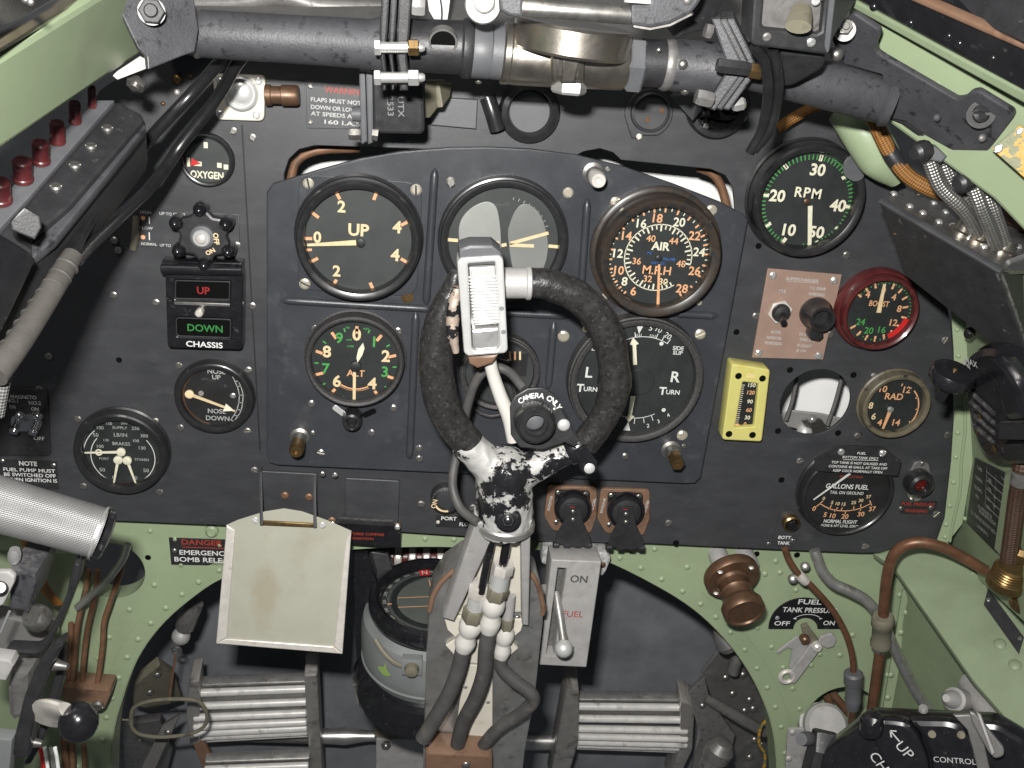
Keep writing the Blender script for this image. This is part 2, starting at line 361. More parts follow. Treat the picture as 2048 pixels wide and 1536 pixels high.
    def tick(s, cx, cy, ang, r0, r1, w, z):
        d = Vector((math.sin(math.radians(ang)), math.cos(math.radians(ang)))); c = Vector((cx, cy))
        return s.line(c+d*r0, c+d*r1, w, z)
    def arc(s, cx, cy, r, w, a0, a1, z, n=32):
        b = len(s.v)
        for k in range(n+1):
            a = math.radians(a0+(a1-a0)*k/n); d = (math.sin(a), math.cos(a))
            for rr in (r-w/2, r+w/2): s.v.append((cx+rr*d[0], cy+rr*d[1], z))
        for k in range(n): s.f.append((b+2*k, b+2*k+1, b+2*k+3, b+2*k+2) if a1 < a0 else (b+2*k+1, b+2*k, b+2*k+2, b+2*k+3))
        return s
    def mesh(s, name, ang=34):
        me = bpy.data.meshes.new(name); me.from_pydata(s.v, [], s.f); me.update()
        if s.uv:
            ul = me.uv_layers.new(name='UVMap')
            for p in me.polygons:
                us = [s.uv.get(me.loops[l].vertex_index, (0, 0)) for l in p.loop_indices]
                wrap = max(u[0] for u in us)-min(u[0] for u in us) > .5
                for l, u in zip(p.loop_indices, us): ul.data[l].uv = (u[0]+1 if wrap and u[0] < .5 else u[0], u[1])
        me.shade_smooth(); me.set_sharp_from_angle(angle=math.radians(ang))
        for i in s.fl: me.polygons[i].use_smooth = False
        return me
# ------------------------------------------------------------------ objects
def tag(o, label, cat, group=None):
    o['label'] = label; o['category'] = cat
    if group: o['group'] = group
    return o
def thing(name, label, cat, fr, group=None):
    o = bpy.data.objects.new(name, None); COL.objects.link(o); o.empty_display_size = .01
    o.matrix_world = fr.M if isinstance(fr, Fr) else Matrix.Translation(Vector(fr))
    return tag(o, label, cat, group)
def part(name, g, m, parent, label=None, ang=34):
    me = g.mesh(name, ang) if isinstance(g, G) else g
    if not me.materials: me.materials.append(MATS[m])
    o = bpy.data.objects.new(name, me); COL.objects.link(o); o.parent = parent
    if label: o['label'] = label
    return o
def wthing(name, label, cat, base, group=None):
    """a thing whose parts are given in world coordinates: wpart() shifts them to its base"""
    return thing(name, label, cat, Vector(base), group)
def wpart(name, g, m, parent, label=None, ang=34):
    o = Vector(parent.matrix_world.translation) if parent.parent is None else Vector((0, 0, 0))
    if parent.parent is not None: o = Vector(parent.parent.matrix_world.translation)
    g.v = [(v[0]-o.x, v[1]-o.y, v[2]-o.z) for v in g.v]
    return part(name, g, m, parent, label, ang)
def solo(name, g, m, label, cat, group=None, ang=34):
    """a thing that is one mesh, given in world coordinates"""
    xs = [v[0] for v in g.v]; ys = [v[1] for v in g.v]; zs = [v[2] for v in g.v]
    o = Vector(((min(xs)+max(xs))/2, (min(ys)+max(ys))/2, min(zs))); g.v = [(v[0]-o.x, v[1]-o.y, v[2]-o.z) for v in g.v]
    me = g.mesh(name, ang); me.materials.append(MATS[m]); ob = bpy.data.objects.new(name, me); COL.objects.link(ob); ob.location = o
    return tag(ob, label, cat, group)
def struct(o): 
    o['kind'] = 'structure'
    for k in ('category',):
        if k in o: del o[k]
    return o
_sh = {}
def shared(key, fn, m):
    if (key, m) not in _sh:
        me = fn().mesh(key); me.materials.append(MATS[m]); _sh[(key, m)] = me
    return _sh[(key, m)]
def _screw():
    g = G()
    for sgn in (0, 1):
        pl = [Vector((math.cos(math.radians(a)), math.sin(math.radians(a)))) for a in (9, 35, 62, 90, 118, 145, 171)]
        if sgn: pl = [-p for p in pl]
        b = len(g.v); n = len(pl)
        g.v += [(p.x, p.y, 0) for p in pl]+[(p.x*.97, p.y*.97 if abs(p.y) > .3 else p.y, .35) for p in pl]+[(p.x*.62, p.y*.62 if abs(p.y) > .3 else p.y, .58) for p in pl]
        for lay in (0, 1):
            for k in range(n): q = (k+1) % n; g.f.append((b+lay*n+k, b+lay*n+q, b+(lay+1)*n+q, b+(lay+1)*n+k))
        g.f.append(tuple(b+2*n+k for k in range(n)))
    g.flat(circ(0, 0, .95, 14), .2); return g
def _rivet():
    g = G(); g.lathe([(1, 0), (.86, .30), (.5, .52), (.08, .6)], seg=10); return g
def _hex():
    g = G(); g.plate(circ(0, 0, 1, 6), 0, .75, .1); g.lathe([(.55, .75), (.55, .95), (.45, 1.05)], seg=12); return g
def _hole():
    g = G(); g.lathe([(1.25, 0), (1.2, .12), (1.0, .13), (.98, -.0)], seg=14, cap=False); g.flat(circ(0, 0, .99, 14), .03); return g
def put(kind, m, parent, x, y, z, r, name=None, rot=None, zs=1.0):
    fn = {'screw': _screw, 'rivet': _rivet, 'bolt': _hex, 'hole': _hole}[kind]
    o = bpy.data.objects.new(name or {'hole': 'screw_hole'}.get(kind, kind), shared(kind, fn, m)); COL.objects.link(o); o.parent = parent
    o.location = (x, y, z); o.scale = (r, r, r*zs); o.rotation_euler = (0, 0, random.uniform(0, 3.1) if rot is None else rot)
    return o
def puts(kind, m, parent, fr, pts, rpx, z, zs=1.0, name=None):
    for p in pts:
        q = fr.at(p[0], p[1], z); put(kind, m, parent, q.x, q.y, z, (p[2] if len(p) > 2 else rpx)*fr.k(p[0], p[1], z), zs=zs, name=name)
def tx(g, fr, s, px, py, hpx, z, rot=0.0, bold=.018, wpx=None):
    q = fr.at(px, py, z); k = fr.k(px, py, z)
    g.text(s, q.x, q.y, hpx*k, z, math.radians(rot), bold, None if wpx is None else wpx*k)
# ================================================================== the surfaces behind everything
fw = F3((200, 900, .27), (1800, 900, .27), (1000, 1500, .25))
g = G(); g.plate([Vector((-.9, -1.2)), Vector((1.6, -1.2)), Vector((1.6, .9)), Vector((-.9, .9))], -.01, 0)
o = part('forward_wall', g, 'backwall', None); o.matrix_world = fw.M; struct(o)
# ================================================================== main instrument panel
PFR = Fr(Vector((0, 0, 0)), Vector((1, 0, 0)), Vector((0, -1, 0)))
panel = thing('instrument_panel', 'wide matt black instrument panel spanning the whole cockpit', 'instrument panel', PFR)
out = [(-120, 1035), (215, 1041), (450, 1051), (800, 1064), (1100, 1084), (1300, 1087), (1480, 1096), (1716, 1106), (1757, 1106), (1793, 1094), (1874, 1080), (1879, 1069),
       (1888, 1038), (1901, 922), (1908, 811), (1907, 728), (1900, 640), (1870, 480), (1800, 350), (1715, 240), (1600, 150), (1400, 105), (1150, 80), (800, 60), (500, 65), (330, 90), (200, 180), (60, 380), (-60, 650)]
opening = [(570, 420), (568, 348), (578, 318), (598, 299), (630, 291), (900, 300), (1150, 312), (1168, 303), (1200, 297), (1226, 305), (1242, 320), (1420, 338), (1450, 350), (1466, 375), (1470, 420), (1430, 800), (600, 800)]
hc = PFR.at(1631, 805); hr = 70*PFR.k(1631, 805)
g = G(); g.plate(PFR.pl(out), -.003, 0, .0005, holes=[PFR.pl(opening), circ(hc.x, hc.y, hr, 48)])
part('panel_sheet', g, 'panel', panel)
puts('screw', 'steel', panel, PFR, [(505, 612), (467, 262), (474, 490), (312, 605), (505, 612), (358, 731), (497, 740), (361, 855), (495, 862), (156, 838), (311, 842), (167, 972), (320, 984), (509, 940), (227, 590), (98, 712), (1512, 632), (1693, 510), (1660, 668), (1890, 680), (1748, 752), (1715, 872), (1895, 870), (1872, 1028), (1730, 1093), (1600, 922), (1337, 1046), (842, 1008), (946, 1015), (1275, 245), (505, 275), (79, 778), (24, 897), (90, 900)], 8, 0.0005, zs=.6)
puts('hole', 'dark', panel, PFR, [(1517, 492), (1580, 740), (1707, 750), (1556, 862), (1676, 866), (1718, 870), (238, 720), (1352, 1086), (1563, 960), (1473, 664)], 5, 0.0003)
# strip joints on the panel sheet
g = G()
for a, b in [((484, 250), (520, 900)), ((524, 935), (520, 1045))]:
    p, q = PFR.at(*a), PFR.at(*b); g.plate([Vector((p.x-.0005, p.y)), Vector((p.x+.0005, p.y)), Vector((q.x+.0005, q.y)), Vector((q.x-.0005, q.y))], 0, .0006)
part('seam', g, 'dialdark', panel)
# white painted tank front seen through the openings
g = G(); fb = F3((500, 300, .10), (1700, 320, .10), (1100, 900, .10)); g.plate(rnd(fb.pl([(440, 180), (1780, 200), (1760, 1000), (480, 1000)]), .03), -.02, 0, .003)
o = part('fuel_tank_front', g, 'white', None); o.matrix_world = fb.M; tag(o, 'white painted tank surface seen through the openings of the black panel', 'fuel tank')
for pts, lab in [([(576, 420), (583, 352), (597, 318), (640, 300), (720, 296)], 'brown hose curving behind the left corner of the panel opening'), ([(1395, 335), (1425, 348), (1443, 375), (1456, 425)], 'brown hose curving behind the right corner of the panel opening')]:
    g = G(); g.tube([W(a, b, .03) for a, b in pts], 9*mpp(1000, 350, .03)); solo('hose', g, 'copperpipe', lab, 'hose')
for pts, lab in [([(1572, 840), (1585, 800), (1594, 750), (1590, 720)], 'left brown pipe seen through the round empty panel hole'), ([(1655, 850), (1672, 800), (1684, 750), (1682, 725)], 'right brown pipe seen through the round empty panel hole')]:
    g = G(); g.tube([W(a, b, .05) for a, b in pts], 4*mpp(1600, 800, .05)); solo('pipe', g, 'steeldark', lab, 'pipe')
fb = F3((1570, 830, .06), (1700, 850, .06), (1640, 900, .075))
t = thing('metal_bracket', 'grey metal bracket with a bolt inside the round empty panel hole', 'bracket', fb)
g = G(); g.plate(rnd(fb.pl([(1560, 832), (1580, 822), (1640, 828), (1700, 842), (1712, 860), (1690, 880), (1640, 868), (1560, 850)]), .004), -.002, 0, .0005)
part('arm', g, 'alupaint', t)
g = G(); g.plate(rnd(fb.pl([(1600, 835), (1640, 832), (1665, 868), (1650, 880), (1622, 868)]), .004), .001, .003, .0005); part('tab', g, 'steel', t)
q = fb.at(1622, 830); put('bolt', 'alubright', t, q.x, q.y, .003, .004)
q = fb.at(1608, 860); g = G(); g.sphere((q.x, q.y, .002), .007, 16); part('ball', g, 'silver', t)

# ================================================================== blind flying panel
NB = .010
FP = Fr(Vector((0, 0, 0)), Vector((1, 0, 0)), Vector((0, -1, 0)))
fly = thing('flying_panel', 'raised dark grey panel carrying six round flight instruments', 'instrument panel', FP)
op = [(533, 385), (545, 368), (640, 339), (720, 317), (800, 303), (900, 295), (980, 294), (1060, 298), (1150, 309), (1250, 334), (1350, 369), (1440, 404), (1488, 429), (1497, 440), (1494, 455), (1402, 955), (1390, 967), (1370, 968), (555, 931), (537, 925), (533, 910)]
g = G(); g.plate(FP.pl(op, NB), NB-.004, NB, .0012)
part('plate', g, 'flypanel', fly)
for a, b in [((870, 335), (852, 612)), ((832, 622), (819, 920)), ((1175, 396), (1160, 612)), ((1108, 642), (1096, 780)), ((560, 600), (868, 618)), ((900, 620), (1140, 632)), ((1345, 627), (1438, 632))]:
    p, q = FP.at(*a, NB), FP.at(*b, NB); d = (q-p).normalized()
    g = G(); n = Vector((-d.y, d.x, 0)); w = .0030
    pts = [p+d*(q-p).length*t/8 for t in range(9)]
    b0 = len(g.v)
    L = (q-p).length
    for i, s_ in enumerate([0, .003, .006]+[L*k/6 for k in range(1, 6)]+[L-.006, L-.003, L]):
        sc = {0: .1, 1: .75}.get(min(i, 10-i), 1.0)
        for k in range(9):
            a_ = math.pi*k/8; c = p+d*s_+n*(math.cos(a_)*w*sc); g.v.append((c.x, c.y, NB-.0003+math.sin(a_)*.0032*sc))
    for i in range(10):
        for k in range(8): g.f.append((i*9+k, i*9+k+1, (i+1)*9+k+1, (i+1)*9+k))
    part('rib', g, 'flypanel', fly)
puts('screw', 'screwcream', fly, FP, [(617, 366, 12), (832, 379, 12), (610, 567, 12), (1136, 385, 11), (1231, 404, 11), (1423, 420, 11), (884, 590, 10), (855, 660, 7), (1127, 672, 12), (1400, 668, 11), (1364, 870, 11), (1172, 657, 8), (1212, 590, 8), (1398, 605, 6)], 11, NB+.0003, zs=.8)
puts('screw', 'steel', fly, FP, [(630, 657), (796, 662), (623, 807), (787, 816), (743, 865), (838, 896), (839, 917, 8), (1250, 912, 7), (642, 905, 8), (902, 364, 11), (645, 948, 6), (670, 950, 6)], 8, NB+.0003, zs=.8)
q = FP.at(815, 593, NB); g = G(); g.lathe([(.0045, 0), (.0045, .0012), (.0012, .0012), (.001, .0004)], q.x, q.y, 24); g.v = [(v[0], v[1], v[2]+NB) for v in g.v]; part('brass_washer', g, 'brass', fly)
# fasteners standing off the plate
def standoff(px0, py0, px1, py1, r, m, lab, hexa=False):
    fr = PF(px0, py0, NB); d = ((px1-px0)**2+(py1-py0)**2)**.5; vp = ((px0-848)**2+(py0+120)**2)**.5; h = max(.010, d/vp*.686)
    k = fr.k(px0, py0); t = thing('fastener', lab, 'fastener', fr)
    g = G(); g.lathe([(r*1.15*k, 0), (r*1.15*k, .002), (r*.8*k, .003), (r*.8*k, h*.5)], seg=24); part('collar', g, 'steel', t)
    g = G(); g.lathe([(r*.8*k, h*.45), (r*.85*k, h*.5), (r*.85*k, h*.92), (r*.7*k, h), (r*.35*k, h), (r*.3*k, h-.002)], seg=6 if hexa else 24); part('cap', g, m, t)
    put('screw', 'steel', t, r*1.5*k, r*.5*k, 0, .002); return t
standoff(600, 872, 586, 908, 17, 'brass', 'tarnished brass knob fastener at lower left of raised panel')
standoff(1341, 898, 1357, 938, 17, 'brass', 'brass hexagonal fastener at lower right of raised panel', True)
standoff(1186, 346, 1203, 358, 19, 'tin', 'pale metal fastener near the top of raised panel')

# ================================================================== round instruments
def gauge(name, label, px, py, rout, rin, nb, h, depth, ring='bezel', dial='dial', prof=0, glass=True):
    fr = PF(px, py, nb, nb+h); k = fr.k(px, py, h); R, r = rout*k, rin*k
    t = thing(name, label, 'gauge', fr); z = h-depth
    g = G()
    if prof == 0: pr = [(R*1.03, 0), (R*1.04, .002), (R, .003), (R, h*.72), (R*.985, h*.92), (R*.95, h), (R*.5+r*.5, h), (r*1.015, h*.93), (r, h*.86), (r*.99, z), (r*.97, z-.0001)]
    elif prof == 1: pr = [(R, 0), (R, h*.35), (R*.985, h*.6), (R*.9+r*.1, h*.75), (R*.75+r*.25, h*.78), (R*.68+r*.32, h*.98), (R*.5+r*.5, h), (r*1.02, h*.9), (r, z), (r*.97, z-.0001)]
    g.lathe(pr, seg=72, cap=False); bz = part('bezel', g, ring, t)
    g = G(); g.flat(circ(0, 0, r*1.005, 64), z); part('dial_face', g, dial, t)
    if glass:
        g = G(); g.flat(circ(0, 0, r*1.01, 64), h*.5+z*.5+.001); part('glass', g, 'glass', bz)
    return t, fr, z
def marks(t, d, name='markings'):
    for m, g in d.items():
        if g.v: part({'salmon': 'scale_marks', 'cream': 'numerals'}.get(m, 'lettering') if name == 'markings' else name, g, m, t)
class MD(dict):
    def __missing__(s, k): s[k] = G(); return s[k]
def hand(t, fr, a, b, w0, w1, z, m, hub=None, hm='black'):
    p, q = fr.at(*a, z), fr.at(*b, z); k = fr.k(*a, z); g = G(); d = (q-p).normalized(); n = Vector((-d.y, d.x, 0))
    g.plate([(p-n*w0*k/2).to_2d(), (q-n*w1*k/2).to_2d(), (q+n*w1*k/2).to_2d(), (p+n*w0*k/2).to_2d()], z-.0003, z+.0003); o = part('pointer', g, m, t)
    if hub:
        c = fr.at(*hub[:2], z); g = G(); g.lathe([(hub[2]*k, z-.001), (hub[2]*k, z+.0008), (hub[2]*k*.7, z+.0012)], c.x, c.y, 24); part('hub', g, hm, o)
    return o
E_ = .0003
# --- rate of climb
Z = zm(500, 280, .2604)
t, fr, z = gauge('climb_gauge', 'round gauge marked UP with cream pointer at zero', 716, 486, 127, 108, NB, .016, .009, 'bezel', 'dialgrey')
g = G(); g.plate(rnd([Vector((-.042, -.041)), Vector((.042, -.041)), Vector((.042, .041)), Vector((-.042, .041))], .012), 0, .0015, .0004); part('flange', g, 'flypanel', t)
md = MD(); zz = z+E_
for x0, y0, x1, y1 in [(662, 402, 690, 455), (972, 403, 950, 460), (470, 552, 528, 597), (414, 757, 478, 757), (458, 940, 522, 908), (636, 1122, 664, 1072), (922, 1095, 952, 1162), (1160, 655, 1220, 625), (1158, 912, 1215, 945)]:
    md['salmon'].line(fr.at(*Z(x0, y0), zz), fr.at(*Z(x1, y1), zz), .0022, zz)
md['salmon'].line(fr.at(*Z(430, 845), zz), fr.at(*Z(475, 842), zz), .0018, zz)
for s_, x, y, h in [('2', 703, 510, 23), ('2', 665, 1005, 22), ('4', 1130, 668, 24), ('4', 1115, 882, 24), ('0', 517, 745, 22), ('UP', 835, 690, 24)]: tx(md['cream'], fr, s_, *Z(x, y), h, zz, bold=.03)
marks(t, md); hand(t, fr, Z(815, 788), Z(440, 806), 11, 5, z+.002, 'cream', (*Z(850, 790), 9), 'dial')
# --- artificial horizon
t, fr, z = gauge('horizon_gauge', 'round artificial horizon gauge with two pale lobes above the grip', 1008, 487, 132, 110, NB, .010, .006, 'bezel', 'dialgrey', 1)
zz = z+E_
def poly_part(name, pts, zh, m): 
    g = G(); g.plate([p.to_2d() for p in cat_rom([fr.at(a, b, zh) for a, b in pts], 5, True)], zh-.0008, zh+.0006, .0005); return part(name, g, m, t)
poly_part('horizon_lobe', [(918, 478), (922, 440), (945, 414), (975, 403), (993, 415), (1000, 450), (1002, 490), (998, 540), (975, 560), (935, 540)], z+.0008, 'lobelight')
poly_part('horizon_lobe', [(1016, 478), (1020, 445), (1035, 415), (1055, 408), (1078, 425), (1092, 460), (1096, 500), (1085, 540), (1060, 560), (1030, 550)], z+.0008, 'lobedark')
md = MD(); z2 = z+.0017
for a, b in [((893, 479), (916, 481)), ((945, 482), (998, 486)), ((1020, 490), (1068, 492)), ((1020, 487), (1097, 466)), ((1097, 492), (1119, 494)), ((1003, 491), (1013, 489))]: md['cream'].line(fr.at(*a, z2), fr.at(*b, z2), .0024, z2)
for k in range(9): tx(md['inkdim'], fr, 'I', 1008+92*math.sin(math.radians(12+k*7)), 487-92*math.cos(math.radians(12+k*7)), 6, zz, -12-k*7, .01)
marks(t, md)
# --- airspeed
Z = zm(1000, 280, .2604)
t, fr, z = gauge('airspeed_gauge', 'brown rimmed airspeed gauge lettered AIR M.P.H with orange numerals', 1322, 519, 124, 102, NB, .021, .010, 'bezelbrown', 'dial')
g = G(); q = fr.at(1308, 502, .004); g.lathe([(.0475, 0), (.0475, .004), (.046, .005), (.043, .005), (.043, .009)], seg=72); part('flange', g, 'bezelbrown', t)
zz = z+E_; md = MD(); c = fr.at(*Z(1215, 905), zz); k = fr.k(1316, 515, zz)*.2604
angs = [216.7, 235, 252.4, 276.5, 305, 334, 360, 390.7, 418.7, 442, 469.6, 502]
names = ['6', '8', '10', '12', '14', '16', '18', '20', '22', '24', '26', '28']
for i, s_ in enumerate(names):
    x, y = [(1025, 1160), (957, 1085), (915, 1000), (908, 870), (975, 735), (1088, 640), (1212, 600), (1378, 630), (1495, 735), (1530, 860), (1495, 1005), (1398, 1140)][i]
    tx(md['ivory' if s_ in ('8', '12', '16', '20', '24') else 'salmon'], fr, s_, *Z(x, y), 17, zz, bold=.02)
for i in range(11):
    for j in range(4):
        a = angs[i]+(angs[i+1]-angs[i])*j/4; md['salmon' if j % 2 == 0 else 'ivory'].tick(c.x, c.y, a, (350 if j % 2 == 0 else 362)*k, 384*k, .0013 if j % 2 == 0 else .0007, zz)
md['salmon'].tick(c.x, c.y, 502, 340*k, 384*k, .0014, zz)
md['ivory'].arc(c.x, c.y, 258*k, .0007, 99, -217, zz, 90)
for i in range(38): md['ivory'].tick(c.x, c.y, 98-i*8.4, (222 if i % 3 else 206)*k, 258*k, .0009 if i % 3 else .0012, zz)
for s_, x, y, m in [('30', 1255, 1088, 'cream'), ('32', 1135, 1065, 'salmon'), ('36', 1050, 930, 'salmon'), ('40', 1160, 755, 'salmon'), ('44', 1335, 775, 'salmon'), ('48', 1390, 950, 'salmon')]: tx(md[m], fr, s_, *Z(x, y), 13, zz, bold=.015)
tx(md['ivory'], fr, 'AIR', *Z(1235, 815), 16, zz, bold=.03); tx(md['salmon'], fr, 'M.P.H', *Z(1205, 1000), 17, zz, bold=.015)
tx(md['inkblue'], fr, 'Mk', *Z(1150, 868), 5, zz); tx(md['inkblue'], fr, 'No./48', *Z(1300, 915), 6, zz); tx(md['inkblue'], fr, 'INST. DC', *Z(1215, 945), 5, zz)
marks(t, md); hand(t, fr, Z(1222, 955), Z(1212, 1288), 4, 6, z+.002, 'salmon', (*Z(1217, 905), 6), 'black')
# --- altimeter
Z = zm(500, 600, .2604)
t, fr, z = gauge('altimeter_gauge', 'small altimeter with green and cream figures and two pointers', 709, 727, 100, 88, NB, .014, .008, 'bezelgrain', 'dial')
zz = z+E_; md = MD(); c = fr.at(*Z(812, 500), zz); k = fr.k(710, 727, zz)
for s_, x, y in [('0', 820, 265), ('8', 590, 395), ('2', 1043, 430), ('6', 668, 622), ('4', 938, 640)]: tx(md['cream'], fr, s_, *Z(x, y), 24, zz, bold=.03)
for s_, x, y in [('9', 685, 290), ('1', 953, 320), ('7', 583, 525), ('3', 1035, 550)]: tx(md['lumgreen'], fr, s_, *Z(x, y), 22, zz, bold=.02)
for i in range(10):
    if i != 5: md['salmon'].tick(c.x, c.y, i*36, 68*k, 84*k, .0022, zz)
    md['lumgreen'].tick(c.x, c.y, i*36+18, 74*k, 82*k, .0011, zz)
tx(md['salmon'], fr, 'ALT', *Z(812, 562), 14, zz, bold=.015, wpx=36); md['salmon'].arc(c.x, c.y, 53*k, .0011, 150, 214, zz); md['salmon'].arc(c.x, c.y, 57*k, .0003, 150, 214, zz)
for x, y, s_ in [(750, 212, '100'), (893, 222, 'FEET'), (760, 305, 'x100'), (770, 355, 'x1000')]: tx(md['lumgreen'], fr, s_, *Z(x, y), 4, zz)
marks(t, md)
hand(t, fr, Z(803, 515), Z(800, 775), 6, 6, z+.002, 'cream'); p = [(825, 482), (818, 440), (833, 375), (868, 328), (880, 370), (862, 425)]
g = G(); g.plate([fr.at(*Z(x, y), z+.003).to_2d() for x, y in p], z+.0027, z+.0033); part('pointer', g, 'ivory', t); g = G(); g.lathe([(.004, z+.001), (.004, z+.004), (.003, z+.0045)], c.x, c.y, 24); part('hub', g, 'dial', t)
fk = PF(703, 847, NB, NB+.014); kk = fk.k(703, 847); t2 = thing('setting_knob', 'small black setting knob below the altimeter with pale slots', 'knob', fk)
g = G(); g.lathe([(20*kk, 0), (20*kk, .008), (18*kk, .013), (14*kk, .014), (11*kk, .013), (8*kk, .010), (4*kk, .0105)], seg=32); part('knob_body', g, 'bezel', t2)
for x, y, m in [(-27, 10, 'silver'), (33, 8, 'dark')]:
    g = G(); g.plate(rnd(rect(0, 0, .011, .0045), .002), 0, .0012, .0003, M=Matrix.Translation((x*kk, y*kk, 0)) @ Matrix.Rotation(math.radians(-38 if x < 0 else 30), 4, 'Z')); part('slot', g, m, t2)
g = G(); g.plate([Vector((a*kk, b*kk)) for a, b in [(-50, 32), (-40, 5), (0, -12), (45, 10), (55, 34)]], 0, .0008, .0002); part('backing', g, 'flypanel', t2)
# --- direction indicator, half hidden by the grip
t, fr, z = gauge('direction_gauge', 'dark direction gauge half hidden behind the spade grip ring', 1000, 750, 82, 68, NB, .010, .006, 'bezelgrain', 'dialgrey', 1)
md = MD(); zz = z+E_
for i, (x, m) in enumerate([(1020, 'salmon'), (1030, 'salmon'), (1040, 'cream')]): md[m].line(fr.at(x, 703, zz), fr.at(x, 720, zz), .0014, zz)
marks(t, md); g = G(); a = fr.at(1000, 735, z); g.plate([Vector((a.x-.02, a.y-.006)), Vector((a.x+.02, a.y-.006)), Vector((a.x+.02, a.y+.012)), Vector((a.x-.02, a.y+.012))], z, z+.0002); part('card_window', g, 'dialdark', t)
g = G(); a = fr.at(985, 790, z); g.torus(.017, .0016, z+.001, a.x, a.y); part('caging_ring', g, 'bezelgrain', t)
# --- turn and slip
Z = zm(1000, 600, .2604)
t, fr, z = gauge('turn_gauge', 'large turn and side slip gauge with white arrow pointers', 1274, 766, 137, 117, NB, .012, .007, 'bezelgrain', 'dial', 1)
zz = z+E_; md = MD(); I = md['ink']; c = fr.at(*Z(1070, 612), zz); k = fr.k(1280, 760, zz)*.2604
I.arc(c.x, c.y, 348*k, .0005, -30, 30, zz); I.arc(c.x, c.y, 322*k, .0005, 150, 208, zz)
for a in (-12, -10, -8, -6, 5, 7, 9, 11): I.tick(c.x, c.y, a, 350*k, 372*k, .0004, zz)
for a in (-13, 13, 21, 29): I.tick(c.x, c.y, a, 350*k, 388*k, .0006, zz)
for s_, x, y, rr in [('5', 1160, 215, -12), ('10', 1222, 228, -22), ('20', 1290, 275, -32)]: tx(I, fr, s_, *Z(x, y), 11, zz, rr, .005)
for s_, x, y, rr in [('2', 1137, 965, 12), ('3', 1217, 932, 22), ('4', 1292, 885, 35)]: tx(I, fr, s_, *Z(x, y), 8, zz, rr, .005)
for a in (178, 166, 155): I.tick(c.x, c.y, a, 322*k, 372*k, .0005, zz)
for x, y in [(1240, 335), (1257, 845)]: q = fr.at(*Z(x, y), zz); I.flat(circ(q.x, q.y, 16*k, 16), zz)
I.flat(fr.pl([Z(1068, 260), Z(1105, 192), Z(1048, 190)], zz)[::-1], zz); I.flat(fr.pl([Z(985, 935), Z(1000, 1003), Z(945, 1000)], zz)[::-1], zz)
tx(I, fr, 'R', *Z(1350, 590), 22, zz, bold=.02); tx(I, fr, 'L', *Z(685, 555), 22, zz, bold=.02)
for x, y in [(1305, 700), (672, 676)]: tx(I, fr, 'T', *Z(x-55, y-2), 16, zz, bold=.03); tx(I, fr, 'URN', *Z(x+23, y+8), 9.5, zz, bold=.02)
for x, y in [(1370, 370), (725, 338)]: tx(I, fr, 'SIDE', *Z(x, y), 8, zz); tx(I, fr, 'SLIP', *Z(x-4, y+35), 8, zz)
marks(t, md)
g = G(); q = fr.at(*Z(1075, 625), z); g.lathe([(108*k, z), (108*k, z+.0008), (104*k, z+.0012)], q.x, q.y, 40); part('centre_disc', g, 'dial', t)
for pts in ([(1022, 498), (1052, 495), (1045, 345), (1066, 335), (1022, 288), (998, 340), (1018, 347)], [(1003, 738), (1038, 740), (1012, 885), (1030, 895), (990, 938), (962, 905), (985, 885)]):
    g = G(); g.plate([fr.at(*Z(x, y), z+.002).to_2d() for x, y in pts], z+.0017, z+.0023); part('pointer', g, 'ivory', t)
# --- rev counter
Z = zm(1480, 280, .2864)
t, fr, z = gauge('rpm_gauge', 'large black rev counter lettered RPM with green tick ring', 1621, 404, 113, 95, 0, .018, .010, 'bezel', 'dial')
zz = z+E_; md = MD(); c = fr.at(*Z(468, 435), zz); k = fr.k(1615, 404, zz)*.2864
for s_, x, y in [('30', 545, 207), ('20', 262, 388), ('10', 345, 627), ('40', 685, 457), ('50', 535, 642)]: tx(md['ivory'], fr, s_, *Z(x, y), 22, zz, bold=.03)
tx(md['ivory'], fr, 'R', *Z(413, 362), 19, zz, bold=.02); tx(md['ivory'], fr, 'P', *Z(470, 366), 19, zz, bold=.02); tx(md['ivory'], fr, 'M', *Z(535, 375), 19, zz, bold=.02)
for x0, y0, x1, y1 in [(572, 105, 560, 148), (308, 172, 332, 200), (165, 380, 203, 388), (178, 602, 216, 580), (290, 725, 322, 685), (532, 705, 548, 745), (665, 612, 702, 645), (738, 464, 792, 470), (712, 270, 735, 255)]: md['ivory'].line(fr.at(*Z(x0, y0), zz), fr.at(*Z(x1, y1), zz), .0026, zz)
for i in range(64): md['lumgreen'].tick(c.x, c.y, 205+i*5.2, 288*k, 322*k, .0008, zz)
md['lumgreen'].arc(c.x, c.y, 322*k, .0005, 20, 172, zz, 50)
marks(t, md); hand(t, fr, Z(490, 460), Z(485, 757), 9, 7, z+.002, 'ivory', (*Z(465, 430), 6), 'copper')
g = G(); q = fr.at(1706, 336, .019); g.plate(rnd([Vector((q.x+a*k*3.5, q.y+b*k*3.5)) for a, b in [(-22, 12), (-6, 27), (28, -15), (10, -27), (-16, -16)]], .006), .0182, .0198, .0003); part('cover_tab', g, 'greybox', t, 'grey metal tab over the rim')
